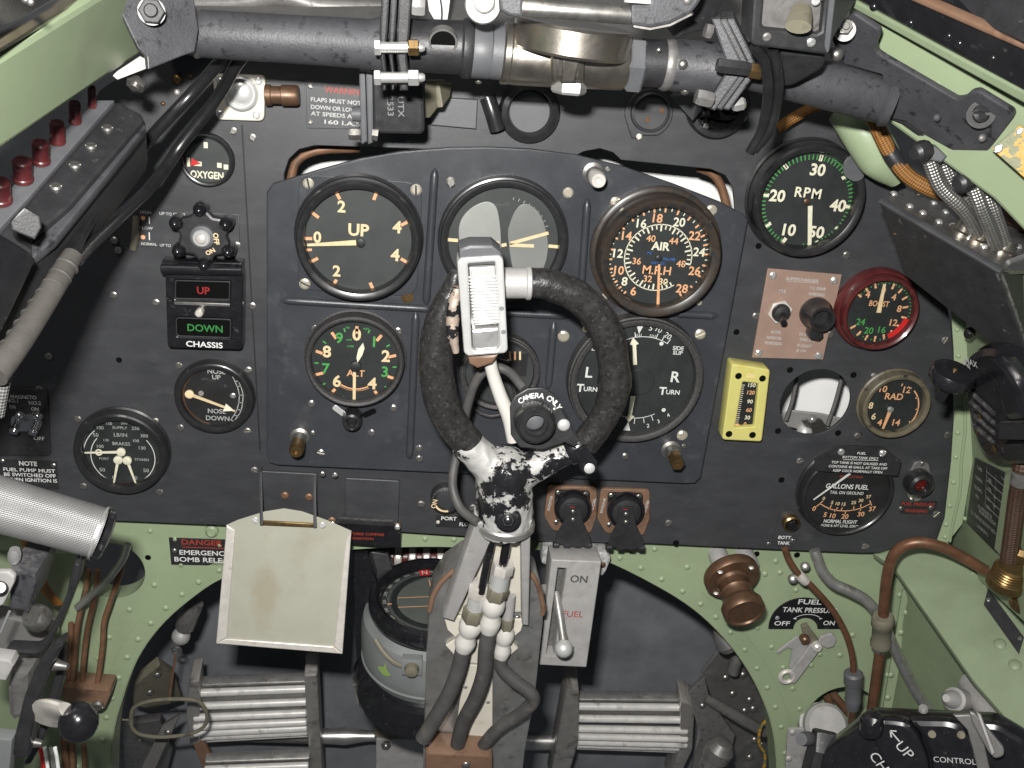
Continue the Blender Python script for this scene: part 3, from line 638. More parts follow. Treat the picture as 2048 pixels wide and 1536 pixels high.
# --- boost
t, fr, z = gauge('boost_gauge', 'red rimmed boost gauge with red arc and orange figures', 1764, 629, 76, 66, 0, .016, .006, 'bezelred', 'dial')
g = G(); g.lathe([(.0322, 0), (.0322, .006), (.031, .008), (.0295, .008)], seg=64, cap=False); part('flange', g, 'bezelred', t)
zz = z+E_; md = MD(); c = fr.at(*Z(985, 1200), zz); k = fr.k(1763, 625, zz)*.2864
for s_, x, y in [('0', 1003, 1050), ('4', 893, 1078), ('4', 1075, 1097), ('8', 1113, 1178), ('12', 1073, 1275)]: tx(md['salmon'], fr, s_, *Z(x, y), 13, zz, bold=.02)
for s_, x, y in [('16', 992, 1325), ('20', 900, 1330), ('24', 843, 1270)]: tx(md['lumgreen'], fr, s_, *Z(x, y), 13, zz, bold=.01)
tx(md['salmon'], fr, 'BOOST', *Z(973, 1143), 11, zz, bold=.015, wpx=40)
for x, y in [(945, 1018), (885, 1045), (833, 1085), (1070, 1023), (1120, 1053), (1150, 1105), (1155, 1168), (1145, 1240), (790, 1305), (830, 1350), (883, 1380), (943, 1388), (1005, 1375), (1062, 1345), (1110, 1302)]:
    q = fr.at(*Z(x, y), zz); d = (q-c).to_2d().normalized(); p = q.to_2d(); md['salmon'].line(p-d*.0022, p+d*.0022, .0016, zz)
for i in range(30): md['lumgreen'].tick(c.x, c.y, -55+i*7.2 if i < 22 else 150+(i-22)*9, 196*k, 208*k, .0006, zz)
md['reflag'].arc(c.x, c.y, 193*k, 38*k, 101, 152, zz+.0002)
marks(t, md); hand(t, fr, Z(968, 1205), Z(1010, 1005), 9, 5, z+.002, 'cream')
# --- radiator temperature
Z = zm(1480, 700, .2773)
t, fr, z = gauge('radiator_gauge', 'small olive rimmed gauge lettered RAD with orange figures', 1795, 815, 68, 57, 0, .012, .006, 'bezelolive', 'dial')
zz = z+E_; md = MD(); c = fr.at(*Z(1090, 425), zz); k = fr.k(1785, 815, zz)*.2773
for s_, x, y in [('10', 1035, 280), ('12', 1205, 287), ('8', 945, 400), ('6', 965, 478), ('4', 1008, 522), ('14', 1128, 522), ('RAD', 1112, 335)]: tx(md['salmon' if s_ not in '86' else 'cream'], fr, s_, *Z(x, y), 13, zz, bold=.02)
md['salmon'].arc(c.x, c.y, 195*k, .0011, 42, 160, zz)
for a in (10, 32, 60, 88, 120, 145, 186, 200, 208, 216, 224, 232, 240, 258): md['salmon'].tick(c.x, c.y, a, 178*k, 198*k, .0010, zz)
marks(t, md); hand(t, fr, Z(1088, 425), Z(1030, 568), 8, 4, z+.002, 'salmon', (*Z(1085, 430), 6), 'alubright')
# --- fuel contents
t, fr, z = gauge('fuel_gauge', 'large fuel contents gauge lettered GALLONS FUEL with curved scale', 1697, 991, 92, 83, 0, .012, .0035, 'bezel', 'dialdark')
zz = z+E_; md = MD(); S = md['salmon']
for s_, x, y, h in [('0', 605, 1070, 7), ('5', 665, 1100, 7), ('10', 705, 1108, 7), ('15', 748, 1112, 7), ('25', 820, 1100, 7), ('30', 873, 1085, 7), ('37', 928, 1058, 7), ('0', 535, 1143, 10), ('5', 615, 1187, 10), ('10', 670, 1195, 10), ('20', 757, 1200, 10), ('30', 873, 1183, 10), ('37', 955, 1145, 10)]:
    tx(S if y > 1130 else md['cream'], fr, s_, *Z(x, y), h, zz, (760-x)*-.04)
ap = [fr.at(*Z(x, y), zz) for x, y in [(575, 1108), (640, 1142), (700, 1157), (760, 1160), (820, 1154), (885, 1135), (948, 1105)]]; ap = cat_rom(ap, 5)
for a, b in zip(ap, ap[1:]): S.line(a, b, .0008, zz)
for x0, y0, x1, y1 in [(550, 1130, 600, 1088), (640, 1150, 662, 1118), (682, 1165, 705, 1135), (728, 1158, 738, 1135), (760, 1160, 760, 1182), (818, 1155, 822, 1128), (868, 1158, 872, 1110), (935, 1085, 950, 1120)]: S.line(fr.at(*Z(x0, y0), zz), fr.at(*Z(x1, y1), zz), .0008, zz)
I = md['ink']; tx(I, fr, 'GALLONS FUEL', *Z(775, 985), 10, zz, bold=.02, wpx=86); tx(I, fr, 'TAIL ON GROUND', *Z(770, 1030), 6.5, zz, bold=.01, wpx=68)
tx(I, fr, 'NORMAL FLIGHT', *Z(725, 1237), 7.5, zz, bold=.02, wpx=67); tx(I, fr, '(FORE & AFT LEVEL ZERO)', *Z(720, 1268), 5.5, zz, bold=.01, wpx=76)
tx(md['inkred'], fr, 'INDICATING', *Z(803, 914), 4.5, zz, wpx=46)
marks(t, md); hand(t, fr, Z(795, 890), Z(530, 1080), 4.5, 2, z+.002, 'ink')
pn = PF(1710, 922, 0, .016); t = thing('fuel_placard', 'black eight-sided placard about bottom tank fuel above the contents gauge', 'placard', pn)
g = G(); g.plate(pn.pl([Z(700, 690), Z(1035, 700), Z(1165, 805), Z(1140, 908), (1482+157, 943), Z(535, 872), Z(540, 785)], .016), .0145, .016, .0004); part('plate', g, 'black', t)
puts('screw', 'alubright', t, pn, [Z(728, 733), Z(1027, 742)], 7, .016); md = MD(); I = md['ink']; zz = .0163
for s_, x, y, w in [('FUEL', 878, 745, 17), ('BOTTOM TANK ONLY', 870, 777, 72), ('TOP TANK IS NOT GAUGED AND', 860, 817, 112), ('CONTAINS 48 GALLS. AT TAKE OFF', 852, 846, 118), ('KEEP COCK NORMALLY OPEN', 850, 875, 99)]: tx(I, pn, s_, *Z(x, y), 5.2, zz, bold=.008, wpx=w)
I.line(pn.at(*Z(745, 790), zz), pn.at(*Z(998, 797), zz), .0004, zz); marks(t, md)
# --- oxygen
Z = zm(0, 0, .2604)
t, fr, z = gauge('oxygen_gauge', 'small dark gauge lettered OXYGEN with red pointer', 412, 322, 54, 46, 0, .006, .003, 'bezel', 'dialgrey')
zz = z+E_; md = MD(); tx(md['ivory'], fr, 'OXYGEN', *Z(1590, 1343), 14, zz, bold=.03, wpx=66)
for x, y, w, h in [(1580, 1115, 8, 12), (1447, 1245, 6, 18), (1520, 1258, 15, 9), (1685, 1270, 9, 10), (1735, 1283, 9, 10)]: q = fr.at(*Z(x, y), zz); kk = fr.k(412, 322); md['ivory'].flat(rect(q.x, q.y, w*kk, h*kk), zz)
md['reflag'].flat([fr.at(*Z(x, y), zz+.0002).to_2d() for x, y in [(1465, 1275), (1545, 1258), (1472, 1215)]], zz+.0002); marks(t, md)
# --- brakes
Z = zm(0, 720, .2604)
t, fr, z = gauge('brake_gauge', 'round brake pressure gauge with three white pointers', 239, 911, 94, 77, 0, .012, .008, 'bezel', 'dial')
zz = z+E_; md = MD(); I = md['ink']; c = fr.at(*Z(945, 745), zz); k = fr.k(242, 912, zz)*.2604
for s_, x, y, h in [('SUPPLY', 920, 520, 7), ('LB/IN', 925, 575, 9), ('BRAKES', 932, 643, 8), ('50', 735, 575, 9), ('100', 770, 520, 8), ('150', 838, 488, 7), ('200', 952, 484, 7), ('250', 1040, 525, 8), ('300', 1108, 582, 8), ('100', 770, 662, 8), ('130', 1092, 675, 8), ('PORT', 800, 757, 6), ('STARBD', 1090, 765, 6), ('50', 785, 842, 9), ('50', 1122, 848, 9), ('0', 872, 900, 8), ('0', 1045, 905, 8), ('130', 815, 615, 6), ('100', 1045, 620, 7)]: tx(md['inkdim'], fr, s_, *Z(x, y), h*.92, zz, bold=.0)
tx(md['inkred'], fr, 'BRAKES', *Z(965, 950), 6, zz, bold=.02)
I.arc(c.x, c.y, 300*k, .0006, 270, 318, zz); I.arc(c.x, c.y, 245*k, .0006, 198, 310, zz); I.arc(c.x, c.y, 245*k, .0006, 50, 162, zz)
marks(t, md)
for a, b in [((930, 707), (650, 712)), ((907, 768), (873, 955)), ((977, 772), (1048, 960))]: hand(t, fr, Z(*a), Z(*b), 6, 3, z+.002, 'ivory', (*Z(*a), 9), 'ivory')
g = G(); q = fr.at(*Z(760, 708), z+.002); g.torus(.0022, .0006, z+.0024, q.x, q.y, 20, 6); part('pointer_ring', g, 'ivory', t)
# --- trim
t, fr, z = gauge('trim_gauge', 'round trim gauge lettered NOSE UP and NOSE DOWN', 427, 799, 79, 65, 0, .008, .005, 'bezel', 'dialdark')
zz = z+E_; md = MD(); I = md['inkdim']
for s_, x, y in [('NOSE', 1662, 88), ('UP', 1662, 132), ('NOSE', 1665, 393), ('DOWN', 1672, 447)]: tx(I, fr, s_, *Z(x, y), 10, zz, bold=.015)
for pts in ([(1778, 112), (1820, 200), (1838, 280), (1820, 380), (1772, 462)], [(1830, 158), (1858, 230), (1866, 290), (1850, 390), (1800, 468)]):
    q = cat_rom([fr.at(*Z(x, y), zz) for x, y in pts], 6)
    for a, b in zip(q, q[1:]): I.line(a, b, .0006, zz)
for x0, y0, x1, y1 in [(1810, 165, 1835, 158), (1820, 205, 1850, 200), (1835, 270, 1875, 270), (1830, 325, 1865, 330), (1815, 380, 1855, 385), (1795, 422, 1828, 432), (1772, 462, 1800, 470)]: I.line(fr.at(*Z(x0, y0), zz), fr.at(*Z(x1, y1), zz), .0006, zz)
marks(t, md); g = G(); g.arc(0, 0, 62*fr.k(427, 799), .0012, 190, 345, zz); part('rim_line', g, 'copper', t)
hand(t, fr, Z(1455, 262), Z(1805, 392), 7, 4, z+.003, 'cream', (*Z(1455, 262), 9), 'cream')
q = [fr.at(*Z(x, y), z+.0035).to_2d() for x, y in [(1735, 335), (1800, 388), (1715, 392)]]; g = G(); g.plate(q, z+.003, z+.004); part('pointer_tip', g, 'ivory', t)
puts('screw', 'alubright', t, fr, [Z(1545, 255), Z(1790, 272)], 6, z+.0003)
# ================================================================== left side of the panel
Z = zm(0, 380, .2604)
fr = PF(407, 612, 0, .016); t = thing('undercarriage_indicator', 'black lidded undercarriage indicator box with red UP and green DOWN windows', 'indicator', fr); h = .016
wins = [rnd(fr.pl([Z(1345, 690), Z(1770, 700), Z(1768, 845), Z(1342, 838)], h), .001), rnd(fr.pl([Z(1350, 975), Z(1778, 990), Z(1776, 1140), Z(1352, 1125)], h), .002)]
g = G(); g.plate(rnd(fr.pl([Z(1268, 640), Z(1862, 652), Z(1858, 1215), Z(1835, 1228), Z(1300, 1212), Z(1285, 1195)], h), .002), 0, h, .001, holes=wins); part('case', g, 'blackgloss', t)
for w in wins:
    g = G(); g.flat(w, h-.004); part('window_back', g, 'dark', t)
    fb_ = G(); fb_.plate([p*1.0 for p in w], h, h+.0006, .0002, holes=[[Vector((sum(q.x for q in w)/len(w)+(p.x-sum(q.x for q in w)/len(w))*.95, sum(q.y for q in w)/len(w)+(p.y-sum(q.y for q in w)/len(w))*.86)) for p in w]]); part('window_rim', fb_, 'black', t)
md = MD(); tx(md['dimred'], fr, 'UP', *Z(1562, 772), 15, h-.003, bold=.02); tx(md['dimgreen'], fr, 'DOWN', *Z(1575, 1062), 15, h-.003, bold=.02); tx(md['ink'], fr, 'CHASSIS', *Z(1570, 1187), 12, h+.0003, bold=.02, wpx=73); marks(t, md)
a, b = fr.at(*Z(1235, 610), h+.004), fr.at(*Z(1862, 622), h+.004); k = fr.k(400, 540, h)
g = G(); g.axis((a.x, a.y, h+.002), (b.x, b.y, h+.002), [(10*k, 0), (12*k, .01), (12*k, .99), (10*k, 1)]); part('lid_roll', g, 'blackgloss', t)
p = fr.pl([Z(1240, 545), Z(1860, 560), Z(1862, 640), Z(1245, 628)], .012); g = G(); g.plate(p, 0, .012, .001); part('lid_back', g, 'blackgloss', t)
p = fr.pl([Z(1340, 850), Z(1768, 868), Z(1768, 892), Z(1340, 876)], h); g = G(); g.plate(p, h, h+.0016, .0005); part('divider_bar', g, 'steel', t)
q = fr.at(*Z(1542, 925), h); g = G(); g.lathe([(8*k, h), (9*k, h+.003), (8*k, h+.007), (5*k, h+.008)], q.x, q.y, 20); part('slide_knob', g, 'tin', t)
# oxygen economiser valve
fr = PF(402, 478, 0, .022); k = fr.k(402, 478, .022); t = thing('oxygen_valve', 'black star handwheel valve with six ball knobs', 'valve', fr)
g = G(); star = []
for i in range(6):
    a = math.radians(90+i*60+3)
    for da, rr in ((-30, 47), (-12, 56), (0, 60), (12, 56)): star.append(Vector((rr*k*math.cos(a+math.radians(da)), rr*k*math.sin(a+math.radians(da)))))
g.plate(star, .008, .016, .002); part('wheel', g, 'black', t)
for i in range(6):
    a = math.radians(90+i*60+3); c = (58*k*math.cos(a), 58*k*math.sin(a)); g = G(); g.lathe([(12*k, .006), (14*k, .010), (14*k, .018), (11*k, .0215), (5*k, .0235), (.5*k, .024)], *c, 20); part('ball_knob', g, 'blackgloss', t)
g = G(); g.lathe([(26*k, .016), (24*k, .0185), (18*k, .019)], seg=32); g.lathe([(18*k, .0), (18*k, .009)], seg=24); part('boss', g, 'greybox', t)
g = G(); g.lathe([(18*k, .019), (18*k, .0215), (15*k, .0225), (11*k, .0225), (10*k, .0212)], seg=32); part('lock_ring', g, 'silver', t)
g = G(); g.lathe([(9*k, .019), (9*k, .0228), (4*k, .0235)], seg=20); part('spindle', g, 'tin', t)
g = G(); g.text('OFF', 29*k, 0, 10*k, .0164+.003, math.radians(-85), .03); part('lettering', g, 'cream', t); g = G(); g.text('ON', 16*k, -28*k, 9*k, .0164+.003, math.radians(30), .03); part('lettering', g, 'cream', t)
fr = PF(330, 460, 0); t = thing('oxygen_placard', 'dark flow placard lettered HIGH FLOW NORMAL beside the star valve', 'placard', fr)
g = G(); g.plate(fr.pl([(255, 418), (478, 428), (480, 492), (256, 492)]), 0, .0012, .0003); part('plate', g, 'panel', t); md = MD()
for s_, x, y, w in [('HIGH', 1118, 172, 22), ('FLOW', 1125, 292, 25), ('UP TO START', 1325, 186, 52), ('NORMAL', 1145, 415, 32), ('UP TO', 1270, 425, 22)]: tx(md['inkdim'], fr, s_, *Z(x, y), 6, .0015, wpx=w)
for y0, y1 in ((205, 260), (325, 385)): md['ink'].line(fr.at(*Z(1146, y0), .0015), fr.at(*Z(1148, y1), .0015), .0007, .0015)
for y in (215, 362): q = fr.at(*Z(1098, y), .0015); md['salmon'].flat(circ(q.x, q.y, .0016, 12), .0015)
marks(t, md); a, b = fr.at(*Z(1045, 200), .003), fr.at(*Z(1018, 455), .003); g = G(); g.tube([(a.x, a.y, .002), ((a.x+b.x)/2+.001, (a.y+b.y)/2, .004), (b.x, b.y, .002)], .0026); part('flow_tube', g, 'olive', t)
puts('screw', 'steel', t, fr, [(229, 480), (237, 500), (470, 492)], 8, .0014)
# magneto switches and the note
Z = zm(0, 720, .2604)
fr = PF(50, 835, 0); k = fr.k(50, 835); t = thing('magneto_switch', 'pair of chromed toggle switches on a black MAGNETO plate', 'switch', fr)
g = G(); g.plate(rnd(fr.pl([Z(-30, 200), Z(370, 215), Z(395, 730), Z(-20, 725)]), .003), 0, .002, .0005); part('plate', g, 'black', t)
g = G(); g.plate(rnd(fr.pl([Z(85, 420), Z(300, 410), Z(328, 500), Z(300, 555), Z(110, 550), Z(75, 490)], .006), .006), .002, .007, .002); part('toggle_base', g, 'chrome', t)
for x0, y0, x1, y1 in [(140, 440, 102, 560), (282, 450, 248, 568)]:
    a, b = fr.at(*Z(x0, y0), .012), fr.at(*Z(x1, y1), .02)
    g = G(); g.axis((a.x, a.y, .006), (b.x, b.y, .02), [(8*k, 0), (6*k, .3), (7*k, .8), (10*k, .9), (8*k, 1)]); part('toggle', g, 'chrome', t)
    g = G(); g.sphere((a.x, a.y, .009), 10*k, 16); part('dome', g, 'chrome', t)
md = MD()
for s_, x, y, w in [('MAGNETO', 180, 284, 52), ('NO.1', 92, 312, 24), ('NO.2', 268, 330, 24), ('ON', 95, 360, 12), ('ON', 268, 377, 15), ('OFF', 300, 602, 22)]: tx(md['inkdim'], fr, s_, *Z(x, y), 8, .0023, wpx=w, bold=.02)
marks(t, md)
fr = PF(58, 942, 0); t = thing('note_placard', 'small black NOTE placard half covered by the knurled grip', 'placard', fr)
g = G(); g.plate(fr.pl([Z(0, 755), Z(440, 768), Z(455, 990), Z(0, 980)]), 0, .001, .0002); part('plate', g, 'black', t); md = MD(); tx(md['ink'], fr, 'NOTE', *Z(215, 795), 10, .0013, bold=.03, wpx=36)
for s_, x, y in [('FUEL PUMP MUST', 225, 846), ('BE SWITCHED OFF', 230, 884), ('WHEN IGNITION IS', 240, 922)]: tx(md['ink'], fr, s_, *Z(x, y), 8, .0013, wpx=103, bold=.01)
marks(t, md); puts('screw', 'steel', t, fr, [Z(18, 775), Z(412, 808)], 5, .001)

# white square fitting and its brass neighbour, top left
Z = zm(0, 0, .2604)
fr = PF(480, 195, 0, .012); k = fr.k(480, 195); t = thing('square_fitting', 'square off-white metal fitting with a bright domed lens and corner screws', 'lamp', fr)
g = G(); g.plate(rnd(fr.pl([(424, 148), (531, 152), (528, 243), (433, 240)], .006), .004), 0, .006, .0012); part('base', g, 'creampaint', t)
g = G(); g.lathe([(34*k, .006), (34*k, .010), (30*k, .011), (27*k, .008)], 0, .002, 36); part('ring', g, 'silver', t)
g = G(); g.sphere((0, .002, .006), 27*k, 28, .55, half=True); part('lens', g, 'silver', t)
puts('screw', 'silver', t, fr, [(441, 163), (517, 162), (440, 228), (513, 230)], 8, .006)
a, b = W(530, 190, -.012), W(598, 191, -.012); g = G(); r = 21*mpp(560, 190, -.012); g.axis(a, b, [(r*.8, 0), (r, .02), (r, .18), (r*.85, .2), (r*.85, .48), (r, .5), (r, .92), (r*.85, 1), (r*.3, 1)], 28); solo('brass_plug', g, 'copper', 'tarnished brass cylinder plug beside the square white fitting', 'plug')
fr = PF(665, 208, 0); t = thing('flap_placard', 'dark flap speed placard with red heading behind the black tube', 'placard', fr)
g = G(); g.plate(fr.pl([(612, 160), (745, 166), (742, 258), (614, 256)]), 0, .0012, .0003); part('plate', g, 'panel', t); md = MD(); tx(md['inkred'], fr, 'WARNING', 690, 182, 12, .0015, bold=.02, wpx=82)
for s_, x, y, w in [('FLAPS MUST NOT BE', 681, 203, 118), ('DOWN OR LOWERED', 681, 218, 118), ('AT SPEEDS ABOVE', 681, 231, 118), ('160 I.A.S', 685, 246, 72)]: tx(md['inkdim'], fr, s_, x, y, 8, .0015, wpx=w)
marks(t, md); puts('screw', 'steel', t, fr, [(621, 172), (621, 244)], 5, .0012)
for px, py, r, m, lab in [(355, 157, 11, 'brass', 'small brass dome stud high on the left of panel'), (354, 184, 6, 'tin', 'tiny pale stud below the brass dome stud'), (382, 153, 6, 'copper', 'tiny orange stud beside the brass dome stud'), (326, 207, 5, 'copper', 'tiny orange stud left of the slanting black cables')]:
    fr = PF(px, py, 0); k = fr.k(px, py); g = G(); g.sphere((0, 0, 0), r*k, 18, .9, half=True); o = part('stud', g, m, None); o.matrix_world = fr.M; tag(o, lab, 'stud')

# ================================================================== right side of the panel
Z = zm(1480, 280, .2864)
fr = PF(1592, 628, 0); t = thing('supercharger_plate', 'pinkish brown supercharger switch plate with toggle and warning lamp', 'switch panel', fr); h = .002
g = G(); g.plate(fr.pl([Z(195, 897), Z(712, 940), Z(580, 1535), Z(85, 1520)], h), 0, h, .0004); part('plate', g, 'tan', t)
puts('screw', 'alubright', t, fr, [Z(230, 945), Z(657, 980), Z(130, 1487), Z(545, 1505)], 7.5, h); md = MD(); I = md['inkdim']
for s_, x, y, w in [('SUPERCHARGER', 435, 976, 66), ('M.S.', 300, 1055, 14), ('F.S. GEAR', 545, 1037, 31), ('WARNING', 535, 1078, 33), ('AUTO', 250, 1342, 20), ('NORMAL', 240, 1382, 31), ('POSITION', 232, 1420, 33), ('DO NOT', 452, 1357, 22), ('TAKE OFF', 470, 1395, 32), ('IF LIGHT', 450, 1437, 29), ('IS ON', 428, 1472, 19)]: tx(I, fr, s_, *Z(x, y), 6, h+.0002, wpx=w, rot=-1, bold=.012)
I.line(fr.at(*Z(325, 985), h), fr.at(*Z(550, 1000), h), .0003, h+.0002); marks(t, md)
q = fr.at(*Z(275, 1195), h); k = fr.k(1558, 622, h)
g = G(); g.plate(circ(q.x, q.y, 24*k, 6, .3), h, h+.003, .0006); part('hex_nut', g, 'tin', t); g = G(); g.lathe([(18*k, h+.003), (18*k, h+.005), (15*k, h+.007), (6*k, h+.008)], q.x, q.y, 28); part('bush', g, 'black', t)
e = fr.at(*Z(305, 1280), h+.018); g = G(); g.axis((q.x, q.y, h+.006), (e.x, e.y, h+.018), [(6*k, 0), (5*k, .5), (6.5*k, .85), (6*k, .97), (3*k, 1)], 16); part('toggle', g, 'blackgloss', t)
q = fr.at(*Z(525, 1205), h); q2 = fr.at(*Z(548, 1200), h+.014)
g = G(); g.axis((q.x, q.y, h), (q.x, q.y, h+.016), [(32*k, 0), (32*k, .25), (28*k, .4), (26*k, .8), (25*k, 1), (19*k, 1), (17*k, .8), (16*k, .5)], 36); part('lamp_hood', g, 'bezel', t)
g = G(); g.flat(circ(q.x, q.y, 17*k, 24), h+.009); part('lens', g, 'dialdark', t)
pts = [Vector((q.x+a*k, q.y+b*k)) for a, b in [(-12, -18), (12, -20), (17, -42), (10, -50), (-8, -48), (-12, -42)]]; g = G(); g.plate(rnd(pts, .001), h, h+.010, .001); part('shutter_lug', g, 'bezel', t)
Z = zm(1000, 600, .2604)
fr = PF(1490, 806, 0, .014); h = .014; t = thing('oil_gauge', 'yellow upright rectangular oil temperature gauge with black scale window', 'gauge', fr)
win = rnd(fr.pl([(1486, 764), (1517, 768), (1508, 853), (1470, 855), (1472, 846)], h), .001)
g = G(); g.plate(rnd(fr.pl([(1464, 727), (1541, 739), (1524, 884), (1444, 880)], h), .003), 0, h, .0012, holes=[win]); part('case', g, 'yellow', t)
g = G(); g.flat(fr.pl([(1470, 745), (1525, 750), (1520, 870), (1455, 868)], h), h-.004); part('scale_plate', g, 'dialdark', t); g = G(); g.flat(win, h-.001); part('glass', g, 'glass', t)
md = MD(); zz = h-.0037
for s_, x, y in [('150', 1504, 770), ('120', 1502, 785), ('90', 1500, 803), ('60', 1498, 820), ('30', 1495, 835), ('0', 1490, 848)]: tx(md['salmon' if s_ in ('120', '60', '0') else 'ivory'], fr, s_, x, y, 8, zz, bold=.02)
for i in range(20): a = fr.at(1486-i*.65, 770+i*4.1, zz); md['ivory'].flat(rect(a.x, a.y, .0022 if i % 4 else .0032, .0005), zz)
tx(md['cream'], fr, 'OIL', 1502, 751, 8, h+.0002, bold=.02); q = fr.at(1474, 851, zz); md['salmon'].flat(circ(q.x, q.y, .002, 12), zz+.0002); marks(t, md)
puts('hole', 'dark', t, fr, [(1477, 752), (1525, 757), (1458, 868), (1505, 870)], 5.5, h)
Z = zm(1480, 700, .2773)
fr = PF(1845, 970, 0, .012); k = fr.k(1845, 970); t = thing('fuel_warning_lamp', 'black ringed dark red warning lamp on a silver lug plate', 'lamp', fr)
g = G(); g.plate(rnd(fr.pl([Z(1262, 815), Z(1300, 800), Z(1365, 820), Z(1370, 880), Z(1390, 960), Z(1300, 1085), Z(1270, 1095), Z(1218, 1078), Z(1195, 985), Z(1215, 900)], .002), .004), 0, .002, .0005); part('lug_plate', g, 'alu', t)
q = fr.at(*Z(1312, 985), .012); g = G(); g.lathe([(27*k, .002), (27*k, .008), (24*k, .012), (19*k, .0135), (15*k, .013), (13*k, .009)], q.x, q.y, 40); part('lamp_ring', g, 'bezel', t)
g = G(); g.sphere((q.x, q.y, .008), 14*k, 24, .3, half=True); part('lens', g, 'redlens', t); puts('screw', 'steel', t, fr, [Z(1315, 818), Z(1240, 1078)], 5, .002)
fr = PF(1836, 1015, 0); t = thing('fuel_pressure_placard', 'tiny black placard with red fuel pressure warning lettering', 'placard', fr)
g = G(); g.plate(fr.pl([Z(1155, 1085), Z(1425, 1085), Z(1400, 1180), Z(1150, 1180)]), 0, .0008, .0002); part('plate', g, 'black', t); md = MD(); tx(md['inkred'], fr, 'FUEL PRESSURE', *Z(1285, 1112), 7, .001, wpx=66, bold=.015); tx(md['inkred'], fr, 'WARNING', *Z(1270, 1160), 7, .001, wpx=46, bold=.015); marks(t, md)
puts('screw', 'steel', t, fr, [Z(1160, 1140), Z(1375, 1135)], 4.5, .0008)
fr = PF(1577, 1047, 0); k = fr.k(1577, 1047); t = thing('tank_push_button', 'brass rimmed push button above BOTT. TANK lettering', 'push button', fr)
g = G(); g.plate(rnd(fr.pl([Z(290, 1170), Z(350, 1150), Z(420, 1180), Z(440, 1270), Z(385, 1420), Z(215, 1400), Z(260, 1270)]), .004), 0, .0012, .0003); part('plate', g, 'panel', t)
q = fr.at(*Z(358, 1232)); g = G(); g.lathe([(17*k, .001), (17*k, .006), (14*k, .007), (12*k, .006), (12*k, .002)], q.x, q.y, 32); part('rim', g, 'brass', t); g = G(); g.lathe([(11*k, .001), (11*k, .008), (9*k, .010), (4*k, .0105)], q.x, q.y, 28); part('plunger', g, 'blackgloss', t)
md = MD(); tx(md['ink'], fr, 'BOTT.', *Z(325, 1352), 7, .0015, bold=.02, wpx=27); tx(md['ink'], fr, 'TANK', *Z(315, 1392), 7, .0015, bold=.02, wpx=25); marks(t, md); puts('screw', 'steel', t, fr, [Z(205, 1395), Z(380, 1372)], 4, .001)
# ---- starter and booster buttons
for cx, cy, lab, lett in [(1142, 1022, 'left spring-lidded black push button on brown bakelite', ('BOOSTER', 'COIL')), (1248, 1027, 'right spring-lidded black push button on brown bakelite', ('ENGINE', 'STARTER'))]:
    fr = PF(cx, cy, 0, .012); k = fr.k(cx, cy); t = thing('starter_button', lab, 'push button', fr)
    g = G(); g.plate(rnd(fr.pl([(cx-46, cy-50), (cx+52, cy-47), (cx+52, cy+10), (cx+40, cy+45), (cx-36, cy+40), (cx-54, cy+12)], .004), .003), 0, .004, .001); part('bakelite_plate', g, 'bakelite', t)
    g = G(); g.plate(rnd(fr.pl([(cx-32, cy-42), (cx+38, cy-40), (cx+38, cy+12), (cx+26, cy+22), (cx-28, cy+20), (cx-34, cy)], .006), .003), .004, .007, .0008); part('switch_base', g, 'bezel', t)
    puts('screw', 'steel', t, fr, [(cx-26, cy-37), (cx+30, cy-35), (cx-30, cy+22)], 5, .007)
    a = fr.at(cx+4, cy-4, .012); g = G(); g.lathe([(36*k, .006), (37*k, .012), (35*k, .014), (31*k, .0145), (30*k, .013), (26*k, .0125)], a.x, a.y, 40); part('button_ring', g, 'blackgloss', t)
    g = G(); g.lathe([(31*k, .012), (28*k, .015), (12*k, .017)], a.x, a.y, 36); part('button_cap', g, 'black', t)
    lid = [(cx-10, cy-14), (cx+18, cy-13), (cx+24, cy+22), (cx+38, cy+52), (cx+40, cy+66), (cx+22, cy+72), (cx-8, cy+72), (cx-32, cy+62), (cx-26, cy+42), (cx-14, cy+20)]
    g = G(); g.plate(rnd(fr.pl(lid, .020), .0015), .0185, .0200, .0004); part('lid_lever', g, 'black', t)
    for dx in (-30, -8, 14, 34):
        b = fr.at(cx+dx, cy+68, .017); g = G(); g.axis((b.x-6*k, b.y, .0165), (b.x+6*k, b.y, .0165), [(6*k, 0), (7*k, .1), (7*k, .9), (6*k, 1)], 16); part('hinge_barrel', g, 'black', t)
    for dy in (1, 17): b = fr.at(cx+4, cy+dy, .02); put('rivet', 'steel', t, b.x, b.y, .02, 4.5*k)
    md = MD(); tx(md['inkdim'], fr, lett[0], cx-42, cy-16, 5, .0042, 84, wpx=34); tx(md['inkdim'], fr, lett[1], cx+45, cy-14, 5, .0042, 84, wpx=28); tx(md['reflag'], fr, '—', cx+3, cy-9, 7, .0203, wpx=10); marks(t, md)
# ---- flood light dimmer
fr = PF(892, 1003, 0, .010); k = fr.k(892, 1003); t = thing('dimmer_knob', 'round black dimmer knob marked ON behind the grey hose', 'knob', fr)
g = G(); g.lathe([(30*k, 0), (31*k, .004), (30*k, .009), (24*k, .010), (20*k, .007)], seg=48); part('knob_rim', g, 'black', t); g = G(); g.lathe([(20*k, 0), (20*k, .007), (15*k, .0075)], seg=32); part('knob_centre', g, 'panel', t)
for i in range(30):
    if i % 2 == 0: 
        a = math.radians(-20+i*7); g = G(); g.box(0, 0, 1.5*k, 3*k, 0, .0006, .0001, M=Matrix.Translation((27*k*math.cos(a), 27*k*math.sin(a), .0095)) @ Matrix.Rotation(a-math.pi/2, 4, 'Z')); part('notch', g, 'steel', t)
g = G(); g.text('ON', -23*k, -6*k, 9*k, .0104, math.radians(80), .02); part('lettering', g, 'cream', t); g = G(); g.arc(0, 0, 22*k, 4*k, 165, 245, .0104); part('lettering', g, 'cream', t)
